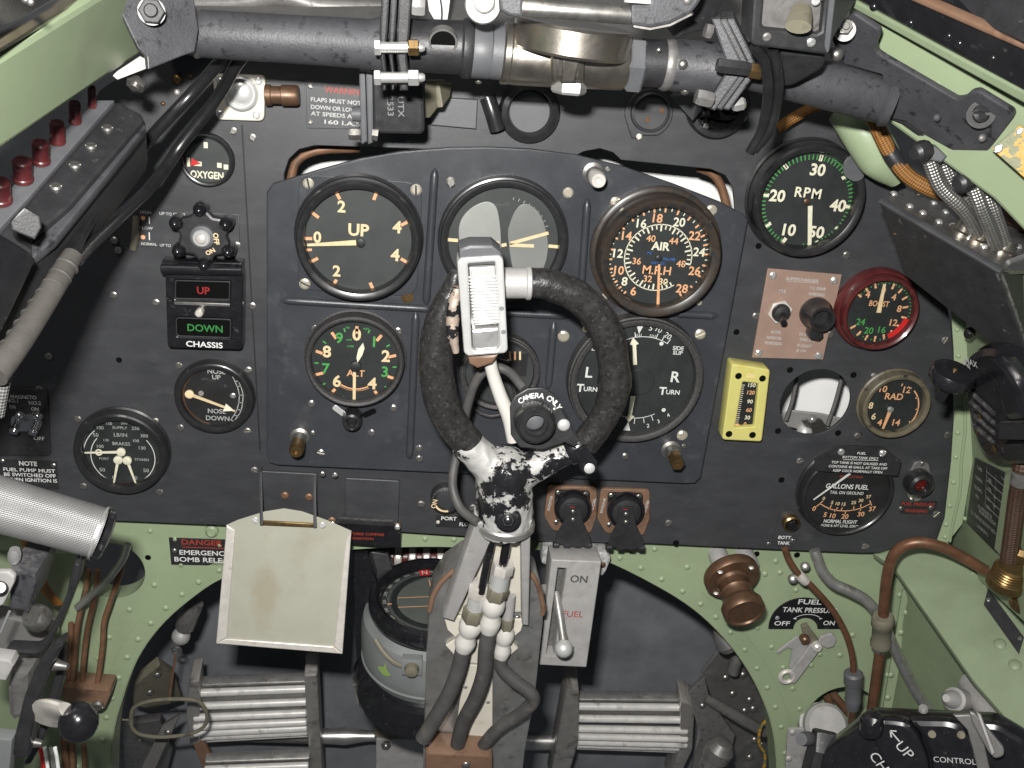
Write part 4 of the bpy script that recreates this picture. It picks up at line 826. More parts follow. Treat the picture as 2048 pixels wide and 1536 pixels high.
fr = PF(900, 1040, 0); t = thing('flood_placard', 'black PORT FLOOD label strip under the dimmer knob', 'placard', fr)
g = G(); g.plate(fr.pl([(872, 1028), (950, 1032), (950, 1056), (872, 1052)]), 0, .001, .0002); part('plate', g, 'black', t); md = MD(); tx(md['ink'], fr, 'PORT', 898, 1037, 8, .0013, bold=.02, wpx=31); tx(md['ink'], fr, 'FLOOD', 936, 1049, 8, .0013, bold=.02, wpx=34); marks(t, md); puts('screw', 'tin', t, fr, [(876, 1044)], 4, .001)
# ---- small black modules along the foot of the panel
for poly, lab in [([(522, 938), (636, 944), (634, 1050), (522, 1046)], 'flat black cover plate behind the hanging card frame'), ([(690, 952), (800, 958), (796, 1050), (690, 1046)], 'flat black cover plate at the foot of the panel')]:
    fr = PF(poly[0][0], poly[0][1], 0); t = thing('cover_plate', lab, 'cover plate', fr); g = G(); g.plate(rnd(fr.pl(poly), .002), 0, .003, .0008); part('plate', g, 'panel', t)
    puts('screw', 'copperpipe', t, fr, [(poly[0][0]+48, poly[0][1]+52), (poly[0][0]+96, poly[0][1]+55)] if poly[0][0] < 600 else [(664, 1040), (795, 1052)], 8, .003)
fr = PF(745, 1072, 0, .006); t = thing('deviation_placard', 'black compass deviation card holder with red lettering', 'placard', fr)
g = G(); g.plate(rnd(fr.pl([(668, 1044), (802, 1052), (800, 1096), (668, 1086)], .006), .001), .001, .006, .0006); part('plate', g, 'blackgloss', t)
g = G(); g.plate(fr.pl([(680, 1038), (786, 1044), (786, 1054), (680, 1048)], .009), .005, .009, .0008); part('card_rail', g, 'black', t)
md = MD(); tx(md['inkred'], fr, 'STANDARD COMPASS', 726, 1068, 6, .0063, wpx=84, bold=.015); tx(md['inkred'], fr, 'DEVIATION', 722, 1077, 5.5, .0063, wpx=50, bold=.015); marks(t, md); puts('screw', 'alubright', t, fr, [(665, 1048), (795, 1054)], 6, .006)
# ---- things high on the panel, in the shadow of the tube
fr = PF(1060, 225, 0, .01); k = fr.k(1060, 225); t = thing('round_cap', 'large round black ribbed cap below the nickel sight mount', 'cap', fr)
g = G(); g.lathe([(60*k, 0), (60*k, .008), (56*k, .012), (46*k, .013), (42*k, .011), (40*k, .006)], seg=56); part('rubber_rim', g, 'bezel', t); g = G(); g.lathe([(42*k, 0), (42*k, .007), (39*k, .008)], seg=48); part('cap_face', g, 'greybox', t)
g = G(); g.tube([W(975, 195, -.008), W(985, 225, -.010), W(995, 260, -.010)], 16*k); solo('dark_strap', g, 'bezel', 'short black curved hose left of the round cap', 'hose')
fr = PF(1300, 228, 0, .006); k = fr.k(1300, 228); t = thing('blanking_plate', 'round grey blanking plate with pointed lug and two holes', 'cover plate', fr)
g = G(); a = [Vector((48*k*math.cos(math.radians(x)), 48*k*math.sin(math.radians(x)))) for x in range(-60, 200, 12)]+[Vector((-36*k, -34*k)), Vector((-28*k, -50*k)), Vector((-16*k, -52*k)), Vector((-4*k, -44*k))]; g.plate(a, 0, .003, .0008); part('plate', g, 'panel', t)
g = G(); g.lathe([(40*k, .003), (38*k, .006), (35*k, .0065), (33*k, .004)], 2*k, 3*k, 40); part('rim', g, 'panel', t); q = fr.at(1278, 273, .003); put('screw', 'tin', t, q.x, q.y, .003, 6*k)
for a, b in ((24, 8), (-2, -12)): put('hole', 'copper', t, a*k, b*k, .0042, 4.5*k)
fr = PF(1440, 215, 0, .01); k = fr.k(1440, 215); t = thing('shaded_knob', 'black round socket in the shadow under the right tube', 'socket', fr)
g = G(); g.lathe([(62*k, 0), (62*k, .006), (58*k, .009), (48*k, .010), (44*k, .006)], seg=48); g.lathe([(44*k, 0), (44*k, .006)], seg=40); part('socket_ring', g, 'black', t); puts('screw', 'steel', t, fr, [(1412, 252), (1488, 237)], 6, .008)
fr = F3((1345, 190, -.03), (1395, 195, -.05), (1385, 240, -.03)); g = G(); g.plate(fr.pl([(1340, 192), (1398, 190), (1385, 242)]), -.01, 0, .0005); o = part('angle_bracket', g, 'greybox', None); o.matrix_world = fr.M; tag(o, 'dark triangular bracket plate under the right clamp flange', 'bracket')
fr = PF(905, 225, 0, .004); g = G(); g.plate(fr.pl([(855, 195), (955, 200), (952, 258), (862, 250)], .006), .0, .006, .0006); o = part('panel_box', g, 'greybox', None); o.matrix_world = fr.M; tag(o, 'flat grey box on the panel right of the relay', 'box')
# ================================================================== green bulkhead frame under the panel
BY = .018
BF = Fr(Vector((0, BY, 0)), Vector((1, 0, 0)), Vector((0, -1, 0)))
bulk = thing('bulkhead_frame', 'pale green riveted bulkhead frame with a wide arched opening under the panel', 'bulkhead', BF)
arch = [(222, 1600), (226, 1480), (245, 1400), (275, 1320), (320, 1255), (380, 1200), (450, 1155), (560, 1120), (700, 1100), (850, 1094), (960, 1097), (1090, 1101), (1150, 1106), (1210, 1122), (1290, 1160), (1370, 1207), (1430, 1258), (1485, 1325), (1525, 1400), (1548, 1480), (1556, 1600)]
ap = [p.to_2d() for p in cat_rom([BF.at(a, b) for a, b in arch], 4)]
def offs(P, d):
    o = []
    for i in range(len(P)):
        t_ = (P[min(i+1, len(P)-1)]-P[max(i-1, 0)]).normalized(); o.append(P[i]+Vector((-t_.y, t_.x))*d)
    return o
outer = BF.pl([(1556, 1600), (1790, 1600), (1800, 1420), (1850, 1180), (1830, 1060), (1500, 1020), (900, 990), (300, 970), (-60, 960), (-60, 1600)])
ho = []
for x, y, r in [(222, 1142, 68), (1682, 1430, 68)]:
    c = BF.at(x, y); ho.append(circ(c.x, c.y, r*BF.k(x, y), 40))
g = G(); g.plate(ap+outer, -.002, 0, .0004, holes=ho); part('web', g, 'green', bulk)
g = G()   # folded lip of the arch
for i, p in enumerate(ap): g.v += [(p.x, p.y, -.001), (p.x, p.y, -.026)]
for i in range(len(ap)-1): g.f.append((2*i, 2*i+1, 2*i+3, 2*i+2))
part('arch_lip', g, 'green', bulk)
dbl = offs(ap, .0175); g = G(); g.plate(offs(ap, .0008)+dbl[::-1], 0, .0012, .0004); part('doubler_strip', g, 'green', bulk)
for H in ho:
    g = G(); n = len(H)
    for p in H: g.v += [(p.x, p.y, -.001), (p.x, p.y, -.018)]
    for i in range(n): q = (i+1) % n; g.f.append((2*i, 2*q, 2*q+1, 2*i+1))
    part('hole_flange', g, 'green', bulk)
for d, zz, st in ((.0088, .0012, .0185), (.030, 0, .025)):
    P = offs(ap, d); acc = 0
    for i in range(1, len(P)):
        seg = (P[i]-P[i-1]).length
        if seg < 1e-6: continue
        acc += seg
        if acc > st: acc = 0; put('rivet', 'green', bulk, P[i].x, P[i].y, zz, .0027)
puts('rivet', 'green', bulk, BF, [(300, 1062), (350, 1078), (1372, 1078), (1530, 1148), (1552, 1122), (1560, 1145), (1592, 1180), (1660, 1150), (1705, 1270), (1680, 1310), (1622, 1330), (1640, 1308), (1790, 1250), (1800, 1190), (1775, 1350)], 6, .0002)
puts('hole', 'dark', bulk, BF, [(296, 1115), (1513, 1108), (1594, 1110), (180, 1240)], 5, .0002)
# danger placard
fr = Fr(W(395, 1102, BY), Vector((1, 0, 0)), Vector((0, -1, 0))); t = thing('danger_placard', 'black DANGER EMERGENCY BOMB RELEASE placard on green frame', 'placard', fr)
g = G(); g.plate(fr.pl([(338, 1074), (500, 1080), (500, 1131), (343, 1128)]), 0, .0012, .0003); part('plate', g, 'black', t); md = MD()
tx(md['inkred'], fr, 'DANGER', 404, 1085, 12, .0015, bold=.02, wpx=82); md['inkred'].line(fr.at(364, 1094, .0015), fr.at(450, 1097, .0015), .0008, .0015)
tx(md['ink'], fr, 'EMERGENCY', 410, 1106, 11, .0015, bold=.015, wpx=102); tx(md['ink'], fr, 'BOMB RELEASE', 412, 1120, 11, .0015, bold=.015, wpx=126); marks(t, md); puts('rivet', 'steel', t, fr, [(349, 1101)], 6, .001)
fr = Fr(W(424, 1060, BY), Vector((1, 0, 0)), Vector((0, -1, 0))); g = G(); k = fr.k(424, 1060); g.lathe([(14*k, 0), (13*k, .003), (9*k, .0045), (8*k, .003)], seg=24); o = part('grommet', g, 'green', None); o.matrix_world = fr.M; tag(o, 'green round grommet above the danger placard', 'grommet')

# ================================================================== hanging card frame
fr = F3((455, 1050, -.030), (703, 1062, -.030), (432, 1287, -.052)); t = thing('map_board', 'cream metal map card frame with tin edges hung below the panel', 'card frame', fr)
body = [(453, 1050), (475, 1040), (530, 1023), (568, 1017), (604, 1023), (655, 1041), (703, 1062), (685, 1308), (432, 1287)]
g = G(); g.plate(fr.pl(body), -.0012, 0, .0003); bd = part('back_sheet', g, 'cardback', t)
stn = fr.at(530, 1190); _m = MATS['cardback'].copy(); bd.data.materials[0] = _m; _nt = _m.node_tree; _b = _nt.nodes['Principled BSDF']; _old = _b.inputs['Base Color'].links[0].from_socket
_tc2 = _nt.nodes.new('ShaderNodeTexCoord'); _mp = _nt.nodes.new('ShaderNodeMapping'); _mp.vector_type = 'TEXTURE'; _mp.inputs['Location'].default_value = (stn.x, stn.y, 0); _mp.inputs['Scale'].default_value = (.0105, .026, 1)
_ln = _nt.nodes.new('ShaderNodeVectorMath'); _ln.operation = 'LENGTH'; _n4 = _nt.nodes.new('ShaderNodeTexNoise'); _n4.inputs['Scale'].default_value = 90; _ad = _nt.nodes.new('ShaderNodeMath'); _ad.operation = 'ADD'
_r4 = _nt.nodes.new('ShaderNodeMapRange'); _r4.inputs[1].default_value = 1.0; _r4.inputs[2].default_value = 1.7; _r4.inputs[3].default_value = .5; _r4.inputs[4].default_value = 0; _x4 = _nt.nodes.new('ShaderNodeMix'); _x4.data_type = 'RGBA'; _x4.inputs[7].default_value = (.26, .215, .14, 1)
for _p, _q in ((_tc2.outputs['Object'], _mp.inputs[0]), (_mp.outputs[0], _ln.inputs[0]), (_tc2.outputs['Object'], _n4.inputs[0]), (_ln.outputs['Value'], _ad.inputs[0]), (_n4.outputs[0], _ad.inputs[1]), (_ad.outputs[0], _r4.inputs[0]), (_r4.outputs[0], _x4.inputs[0]), (_old, _x4.inputs[6]), (_x4.outputs[2], _b.inputs['Base Color'])): _nt.links.new(_p, _q)
for nm, poly in [('edge_fold', [(453, 1050), (470, 1060), (454, 1275), (432, 1287)]), ('edge_fold', [(432, 1287), (452, 1277), (668, 1293), (685, 1308)]), ('edge_fold', [(703, 1062), (692, 1078), (668, 1293), (685, 1308)])]:
    g = G(); g.plate(fr.pl(poly, .0015), -.0014, .0018, .0008); part(nm, g, 'tin', t)
g = G(); g.plate(fr.pl([(525, 1041), (634, 1047), (634, 1056), (525, 1051)], .002), .0002, .0025, .0008); part('clip_bar', g, 'brass', t)
puts('screw', 'silver', t, fr, [(511, 1040), (645, 1050)], 7, .0003)
fr = PF(580, 1000, .004); t = thing('card_hanger', 'black two-armed hanger bracket holding the card frame', 'hanger', fr)
for a, b in [((521, 945), (523, 1050)), ((629, 950), (630, 1055))]:
    p0, p1 = W(a[0], a[1], -.004), W(b[0], b[1], -.036); o_ = fr.o; g = G(); kk = mpp(580, 1000, -.01)
    g.tube([fr.loc(p0), fr.loc((p0+p1)/2), fr.loc(p1)], 3.5*kk, 6, flat=.5, smooth=False); part('arm', g, 'panel', t)

# ================================================================== compass
cc = W(868, 1192, .012); fr = Fr(cc, Vector((1, -.05, 0)), Vector((0.0, -.03, 1))); R = 126*mpp(868, 1192, .012)
t = thing('compass', 'large grey compass with black bezel and red N mark behind the column', 'compass', fr)
g = G(); g.lathe([(R*1.0, -.014), (R*1.03, -.010), (R*1.03, -.002), (R*1.0, .001), (R*.93, .002), (R*.86, .000), (R*.84, -.003), (R*.82, -.006)], seg=80, cap=False); part('bezel', g, 'blackgloss', t)
g = G(); g.flat(circ(0, 0, R*.84, 64), -.006); part('card', g, 'dialgrey', t); g = G(); g.lathe([(R*.67, -.0058), (R*.67, -.0045), (R*.60, -.0045), (R*.58, -.0058)], seg=72, cap=False); part('bowl_rim', g, 'dial', t)
g = G(); g.flat(circ(0, 0, R*.6, 48), -.0055); part('bowl_face', g, 'dome', t)
md = MD()
for i in range(120): md['inkdim'].tick(0, 0, i*3, R*.70, R*(.73 if i % 5 else .745), .0003, -.0053)
for i in range(24):
    a = math.radians(i*15+8); md['inkdim'].text(str((i*15) % 360 or 360), R*.78*math.sin(a), R*.78*math.cos(a), R*.05, -.0053, -a, .01)
for y in (-.10, .14): md['salmon'].line((-R*.58, R*(y-.12)), (R*.5, R*(y+.05)), .0008, -.0050)
md['salmon'].line((-R*.1, R*.55), (R*.1, -R*.5), .0008, -.0050)
a = math.radians(-14); md['reflag'].flat([Vector((R*.755*math.sin(a)+x*math.cos(a)+y*math.sin(a), R*.755*math.cos(a)-x*math.sin(a)+y*math.cos(a))) for x, y in [(-R*.085, -R*.075), (R*.085, -R*.075), (R*.085, R*.075), (-R*.085, R*.075)]], -.0050)
md['ink'].text('N', R*.755*math.sin(a), R*.755*math.cos(a), R*.10, -.0048, -a, .005); md['salmon'].tick(0, 0, -102, R*.66, R*.74, .0015, -.005); marks(t, md)
g = G(); g.flat(circ(0, 0, R*.85, 64), -.0012); part('glass', g, 'glass', t)
g = G(); g.lathe([(R*.98, -.016), (R*1.10, -.020), (R*1.13, -.028), (R*1.12, -.050), (R*1.06, -.066), (R*.9, -.078)], seg=80, cap=False); part('bowl', g, 'compassgrey', t)
g = G(); g.torus(R*1.095, .0012, -.060, seg=72, s2=8); part('seam_ring', g, 'compassgrey', t)
g = G(); g.lathe([(R*1.0, -.070), (R*1.16, -.074), (R*1.24, -.086), (R*1.2, -.100), (R*.9, -.106)], seg=80, cap=False); part('cradle', g, 'blackgloss', t)
def rim(ang, rr, z): return Vector((rr*math.sin(math.radians(ang)), -rr*math.cos(math.radians(ang)), z))
g = G(); g.tube([rim(x, R*1.14, -.016-.012*math.sin(i*.6)) for i, x in enumerate((-48, -38, -28, -18))], .0022, 8); part('locking_lever', g, 'olive', t)
p = rim(-13, R*1.14, -.024); g = G(); g.box(p.x, p.y, .016, .008, p.z-.008, p.z+.008, .001); part('clamp_block', g, 'compassgrey', t)
g = G(); g.axis(p+Vector((0, -.002, 0)), p+Vector((0, -.010, 0)), [(.005, 0), (.006, .3), (.005, .9), (.003, 1)], 18); part('clamp_screw', g, 'olive', t)
g = G(); p = rim(-36, R*1.125, -.040); n_ = Vector((p.x, p.y, 0)).normalized(); tt = Vector((-n_.y, n_.x, 0))
bl = [p+tt*a*.006+Vector((0, 0, b*.006))+n_*.0012 for a, b in [(-1.2, .1), (-.2, .5), (.1, 1.4), (.4, .3), (1.2, -.2), (.5, -.8), (-.3, -.9), (-1, -.5)]]
g.v = [tuple(v) for v in bl]; g.f = [tuple(range(8))]; part('paint_dab', g, 'limegreen', t, 'lime green dab of paint')
fr = F3((708, 1110, .03), (735, 1112, .03), (712, 1320, .02)); g = G(); g.plate(fr.pl([(706, 1105), (735, 1108), (752, 1160), (735, 1330), (712, 1318)]), -.03, 0, .001); o = part('compass_bracket', g, 'blackgloss', None); o.matrix_world = fr.M; tag(o, 'black upright bracket plate left of the compass', 'bracket')
fr = F3((728, 1108, .05), (800, 1112, .05), (728, 1190, .04)); g = G(); g.plate(fr.pl([(722, 1100), (775, 1108), (790, 1150), (740, 1230), (722, 1220)]), -.02, 0, .001); o = part('compass_shield', g, 'black', None); o.matrix_world = fr.M; tag(o, 'dark shield plate behind the left side of compass', 'bracket')
t = wthing('striped_hose', 'red and white striped hose behind the compass top', 'hose', W(840, 1115, .10))
for i in range(11):
    a, b = W(775+i*14, 1112+i*.6, .10), W(775+(i+1)*14, 1112.6+i*.6, .10); g = G(); g.axis(a, b, [(.0085, 0), (.0095, .2), (.0095, .8), (.0085, 1)], 16); wpart('stripe', g, 'tin' if i % 2 else 'bezelred', t)

# ================================================================== control column
def mesh_union(g, vox, sm=6):
    me = g.mesh('u'); o = bpy.data.objects.new('u', me); COL.objects.link(o)
    m = o.modifiers.new('r', 'REMESH'); m.mode = 'VOXEL'; m.voxel_size = vox; m2 = o.modifiers.new('s', 'SMOOTH'); m2.iterations = sm; m2.factor = .5
    dg = bpy.context.evaluated_depsgraph_get(); me2 = bpy.data.meshes.new_from_object(o.evaluated_get(dg)); bpy.data.objects.remove(o)
    me2.shade_smooth(); return me2
CY = -.100
cb = W(1010, 1050, CY); col = wthing('control_column', 'control column with black leather spade grip ring and chipped paint head', 'control column', cb)
kc = mpp(1050, 720, CY)
def gp(a, b, y=CY): return W(a, b, y)
def bumpy(g, amp, seed, fr_=220):
    from mathutils import noise
    for i, v in enumerate(g.v):
        q = Vector(v)*fr_+Vector((seed, 0, 0)); d = noise.noise_vector(q); g.v[i] = (v[0]+d.x*amp, v[1]+d.y*amp, v[2]+d.z*amp)
    return g
g = G(); g.tube([gp(a, b) for a, b in [(1058, 564), (1100, 570), (1150, 590), (1190, 625), (1216, 672), (1227, 722), (1229, 765), (1220, 808), (1198, 850), (1168, 888)]], [x*kc for x in (28, 30, 32, 33, 33, 32, 35, 31, 30, 30)], 24, 8); bumpy(g, .00045, 1)
q_ = gp(1230, 768); wpart('grip_leather', g, 'leather', col)
g = G(); g.tube([gp(a, b) for a, b in [(915, 545), (898, 590), (880, 640), (872, 700), (874, 755), (884, 805), (905, 848), (938, 888)]], [x*kc for x in (14, 22, 29, 34, 35, 35, 34, 33)], 24, 8); bumpy(g, .0005, 5); wpart('grip_leather', g, 'leather', col)
g = G(); g.tube([gp(a, b, CY-.010) for a, b in [(915, 575), (908, 610), (905, 660), (912, 705)]], [x*kc for x in (10, 13, 13, 6)], 14, 8); bumpy(g, .0006, 3); wpart('worn_strip', g, 'chippedcopper', col)
a, b = gp(1005, 566), gp(1062, 566); g = G(); g.axis(a, b, [(28*kc, 0), (30*kc, .05), (30*kc, .8), (33*kc, .84), (33*kc, .97), (31*kc, 1)], 36); wpart('top_sleeve', g, 'alupaint', col)
# chipped head
g = G(); kh = mpp(1010, 950, CY)
g.axis(gp(1006, 925), gp(1011, 1058), [(50*kh, 0), (56*kh, .2), (58*kh, .5), (57*kh, .9), (57*kh, 1)], 36)
g.axis(gp(925, 880), gp(1010, 958), [(31*kh, 0), (33*kh, .3), (40*kh, .8), (40*kh, 1)], 28)
g.axis(gp(1150, 897), gp(1015, 955), [(25*kh, 0), (27*kh, .3), (38*kh, .8), (38*kh, 1)], 28)
g.sphere(gp(1010, 945), 56*kh, 24)
me = mesh_union(g, .0011, 5)
from mathutils import noise as _ns
for v in me.vertices:
    d = _ns.noise_vector(v.co*170); v.co += d*.0009
off = Vector(col.matrix_world.translation)
for v in me.vertices: v.co -= off
part('column_head', me, 'chipped', col)
a, b = gp(1135, 903), gp(1168, 888); g = G(); g.axis(a, b, [(29*kh, 0), (30*kh, .05), (30*kh, .95), (29*kh, 1)], 32); wpart('clamp_sleeve', g, 'blackgloss', col)

fr = F3((1020, 800, CY-.016), (1140, 820, CY-.016), (1080, 900, CY-.020))
def inw(nm, poly, z0, z1, bev, m, f=fr, parent=col, lab=None, rad=0):
    p = f.pl(poly, z1); g = G(); g.plate(rnd(p, rad) if rad else p, z0, z1, bev); g.v = [tuple(f.M @ Vector(v)) for v in g.v]; return wpart(nm, g, m, parent, lab)
plate_o = inw('camera_button_plate', [(1022, 870), (1020, 815), (1030, 792), (1055, 777), (1085, 775), (1110, 790), (1130, 830), (1150, 868), (1160, 880), (1150, 895), (1130, 885), (1085, 900), (1040, 895)], -.003, 0, .0008, 'black', lab='black plate lettered CAMERA ONLY')
inw('clamp_tab', [(1150, 905), (1170, 890), (1195, 925), (1192, 945), (1175, 952), (1160, 940)], -.002, .001, .0006, 'blackgloss')
c = fr.at(1072, 850, .012); k2 = fr.k(1072, 850, .012); g = G()
g.lathe([(41*k2, -.002), (41*k2, .008), (39*k2, .012), (33*k2, .014), (24*k2, .014), (21*k2, .012), (20*k2, .004)], c.x, c.y, 44, cap=False); g.v = [tuple(fr.M @ Vector(v)) for v in g.v]; cbr = wpart('camera_button_ring', g, 'bezel', col)
g = G(); g.sphere((c.x, c.y, .003), 20*k2, 24, .35, half=True); g.v = [tuple(fr.M @ Vector(v)) for v in g.v]; wpart('camera_button', g, 'greybox', cbr)
g = G(); s_ = 'CAMERA ONLY'; cc2 = fr.at(1072, 842, .0002)
for i, ch in enumerate(s_):
    a = math.radians(-47+i*9.4); rr = 54*k2; g.text(ch, cc2.x+rr*math.sin(a), cc2.y+rr*math.cos(a), 11*k2, .0003, -a, .02)
g.v = [tuple(fr.M @ Vector(v)) for v in g.v]; wpart('lettering', g, 'ink', col)
for px, py, r in [(1128, 851, 13), (1179, 937, 13), (1110, 820, 5)]:
    q = fr.at(px, py, .001); g = G(); g.sphere((q.x, q.y, .0), r*k2, 18, .5, half=True); g.v = [tuple(fr.M @ Vector(v)) for v in g.v]; wpart('dome_screw', g, 'silver' if r > 6 else 'steel', col)
# firing button and brake lever housing
fr = F3((915, 520, CY-.026), (1005, 515, CY-.026), (930, 712, CY-.024)); k3 = fr.k(960, 610)
inw('trigger_cap', [(918, 497), (940, 490), (985, 490), (1003, 505), (1006, 530), (918, 533)], -.02, -.002, .002, 'greybox', fr)
win = [(936, 528), (990, 524), (1000, 690), (995, 700), (950, 703), (944, 697)]
p = rnd(fr.pl([(914, 525), (922, 517), (1000, 512), (1007, 520), (1016, 700), (1010, 707), (936, 713), (928, 706)]), .0012); g = G(); g.plate(p, -.018, 0, .0012, holes=[rnd(fr.pl(win), .001)]); g.v = [tuple(fr.M @ Vector(v)) for v in g.v]; wpart('trigger_housing', g, 'silver', col)
inw('trigger_well', [(930, 522), (996, 518), (1004, 704), (940, 708)], -.016, -.010, 0, 'alu', fr)
tb = inw('trigger_block', [(938, 536), (990, 533), (999, 648), (948, 652)], -.010, -.003, .0012, 'silver', fr, rad=.001)
for i in range(15):
    y = 556+i*6.4; x0 = 937.5+i*.68; x1 = 992+i*.55
    a, b = fr.at(x0, y, -.002), fr.at(x1, y-1.5, -.002); g = G(); g.axis(Vector((a.x, a.y, -.003)), Vector((b.x, b.y, -.003)), [(1.5*k3, 0), (2.5*k3, .03), (2.5*k3, .97), (1.5*k3, 1)], 8); g.v = [tuple(fr.M @ Vector(v)) for v in g.v]; wpart('trigger_ridge', g, 'silver', tb)
inw('safety_catch', [(943, 660), (998, 656), (1001, 688), (994, 698), (955, 701), (946, 694)], -.010, -.001, .0015, 'alubright', fr, rad=.0012)
for px, py in [(1003, 617), (1007, 664)]: q = fr.at(px, py); g = G(); g.lathe([(5*k3, 0), (4*k3, .0006)], q.x, q.y, 14); g.v = [tuple(fr.M @ Vector(v)) for v in g.v]; wpart('pin', g, 'compassgrey', col)
inw('trigger_base', [(935, 712), (1000, 708), (985, 728), (955, 738), (938, 728)], -.016, -.006, .002, 'bakelite', fr)
g = G(); g.tube([gp(a, b, CY-.004) for a, b in [(978, 712), (985, 745), (1000, 790), (1018, 835), (1028, 880)]], [13*kc, 13*kc, 14*kc, 15*kc, 15*kc], 18); wpart('white_cable', g, 'porcelain', col)
g = G(); g.tube([gp(a, b, y) for a, b, y in [(1048, 778, -.098), (1018, 744, -.085), (982, 735, -.080), (952, 762, -.078), (934, 815, -.076), (922, 880, -.075), (908, 935, -.080), (906, 978, -.090), (922, 1018, -.10), (955, 1045, -.112)]], 10*kc, 14); wpart('thin_hose', g, 'rubber', col)
q = gp(1016, 1038, CY-.019); fb = Fr(q, CR, -CF); g = G(); g.lathe([(26*kh, -.004), (26*kh, .001), (23*kh, .002), (20*kh, .0025)], seg=32); g.plate(circ(0, 0, 15*kh, 6), .0025, .006, .0008); g.lathe([(8*kh, .006), (8*kh, .0085), (5*kh, .009)], seg=16); g.v = [tuple(fb.M @ Vector(v)) for v in g.v]; wpart('pivot_bolt', g, 'blackgloss', col)
# fairing
fr = F3((955, 1050, CY-.010), (1062, 1050, CY-.010), (890, 1240, CY+.012)); kf = fr.k(1000, 1120)
inw('fairing_back', [(962, 1058), (1056, 1058), (1052, 1248), (1020, 1268), (930, 1260), (892, 1238)], -.016, -.013, .0005, 'creampaint', fr)
inw('fairing_leg', [(950, 1048), (988, 1078), (980, 1090), (908, 1243), (886, 1236)], -.016, 0, .0012, 'alupaint', fr)
inw('fairing_leg', [(1042, 1076), (1062, 1046), (1057, 1252), (1044, 1250)], -.016, 0, .0012, 'alupaint', fr)
inw('fairing_web', [(950, 1046), (1064, 1044), (1062, 1056), (1042, 1078), (988, 1080), (962, 1068)], -.016, .001, .0012, 'alupaint', fr)
a = gp(1010, 1046); g = G(); g.axis(a+Vector((0, 0, -.003)), a+Vector((0, 0, .003)), [(58*kh, 0), (61*kh, .2), (61*kh, .8), (58*kh, 1)], 44); wpart('collar', g, 'alu', col)
for p0, p1, r in [((984, 1078), (962, 1185), 8), ((1015, 1076), (1005, 1135), 9)]: g = G(); g.axis(gp(*p0, CY-.004), gp(*p1, CY+.0), [(r*kf, 0), (r*kf, 1)], 16); wpart('cable_rod', g, 'blackgloss', col)
for px, py in [(907, 1228), (1034, 1236)]: q = fr.at(px, py, -.012); g = G(); g.sphere((q.x, q.y, -.012), 8*kf, 16, .6, half=True); g.v = [tuple(fr.M @ Vector(v)) for v in g.v]; wpart('rivet', g, 'steel', col)
# base box of the column
fr = F3((865, 1210, CY+.026), (1085, 1222, CY+.026), (846, 1536, CY+.040)); kb = fr.k(960, 1400)
plate = [(845, 1640), (847, 1500), (852, 1350), (858, 1235), (868, 1190), (890, 1155), (925, 1130), (970, 1118), (1010, 1120), (1050, 1138), (1075, 1165), (1087, 1210), (1085, 1250), (1070, 1390), (1050, 1500), (1035, 1640)]
inw('base_plate', plate, -.03, 0, .001, 'alu', fr)
g = G(); g.tube([fr.M @ fr.at(a, b, .001) for a, b in [(859, 1222), (868, 1188), (890, 1156), (925, 1132), (970, 1119), (1010, 1121), (1050, 1139), (1074, 1166), (1086, 1212), (1085, 1228)]], 5*kb, 10); wpart('rim_strip', g, 'bakelite', col)
inw('cream_gasket', [(887, 1232), (1048, 1240), (1042, 1262), (1020, 1280), (1036, 1297), (1015, 1316), (985, 1330), (930, 1325), (910, 1312), (892, 1292), (915, 1278), (895, 1260)], 0, .003, .0006, 'creampaint', fr)
inw('centre_strip', [(935, 1330), (985, 1335), (985, 1520), (905, 1510), (920, 1400)], 0, .002, .0005, 'creampaint', fr)
for px, py in [(931, 1375), (976, 1405), (1010, 1300)]: q = fr.at(px, py, .002); g = G(); g.sphere((q.x, q.y, .001), 6*kb, 14, .6, half=True); g.v = [tuple(fr.M @ Vector(v)) for v in g.v]; wpart('rivet', g, 'alubright', col)
def fitting(pts, rh, mh, boots, h0):
    """hose with porcelain boots and hexagon couplings; pts (px, py, height above base plate)"""
    P = [fr.M @ fr.at(a, b, z) for a, b, z in pts]; g = G(); g.tube(P, rh*kb, 16, 8); wpart('hose', g, mh, col)
    for nm, a, b, prof, m, seg in boots:
        A = fr.M @ fr.at(a[0], a[1], a[2]); B = fr.M @ fr.at(b[0], b[1], b[2]); g = G(); g.axis(A, B, [(r*kb, s) for r, s in prof], seg); wpart(nm, g, m, col)
boot = [(14, 0), (20, .10), (22, .25), (20, .40), (15.5, .5), (16, .55), (20, .68), (20, .8), (15, 1)]
fitting([(927, 1296, .018), (918, 1335, .020), (900, 1385, .022), (872, 1435, .024), (845, 1478, .026)], 15.5, 'rubber',
        [('rubber_boot', (946, 1236, .018), (926, 1300, .018), boot, 'porcelain', 28), ('coupling_nut', (950, 1215, .018), (944, 1240, .018), [(19, 0), (21, .1), (21, .9), (19, 1)], 'olive', 6), ('ferrule', (955, 1188, .018), (949, 1220, .018), [(15, 0), (15.5, 1)], 'silver', 24), ('lock_nut', (958, 1165, .018), (954, 1192, .018), [(18, 0), (19, .1), (19, .9), (18, 1)], 'tin', 6)], 0)
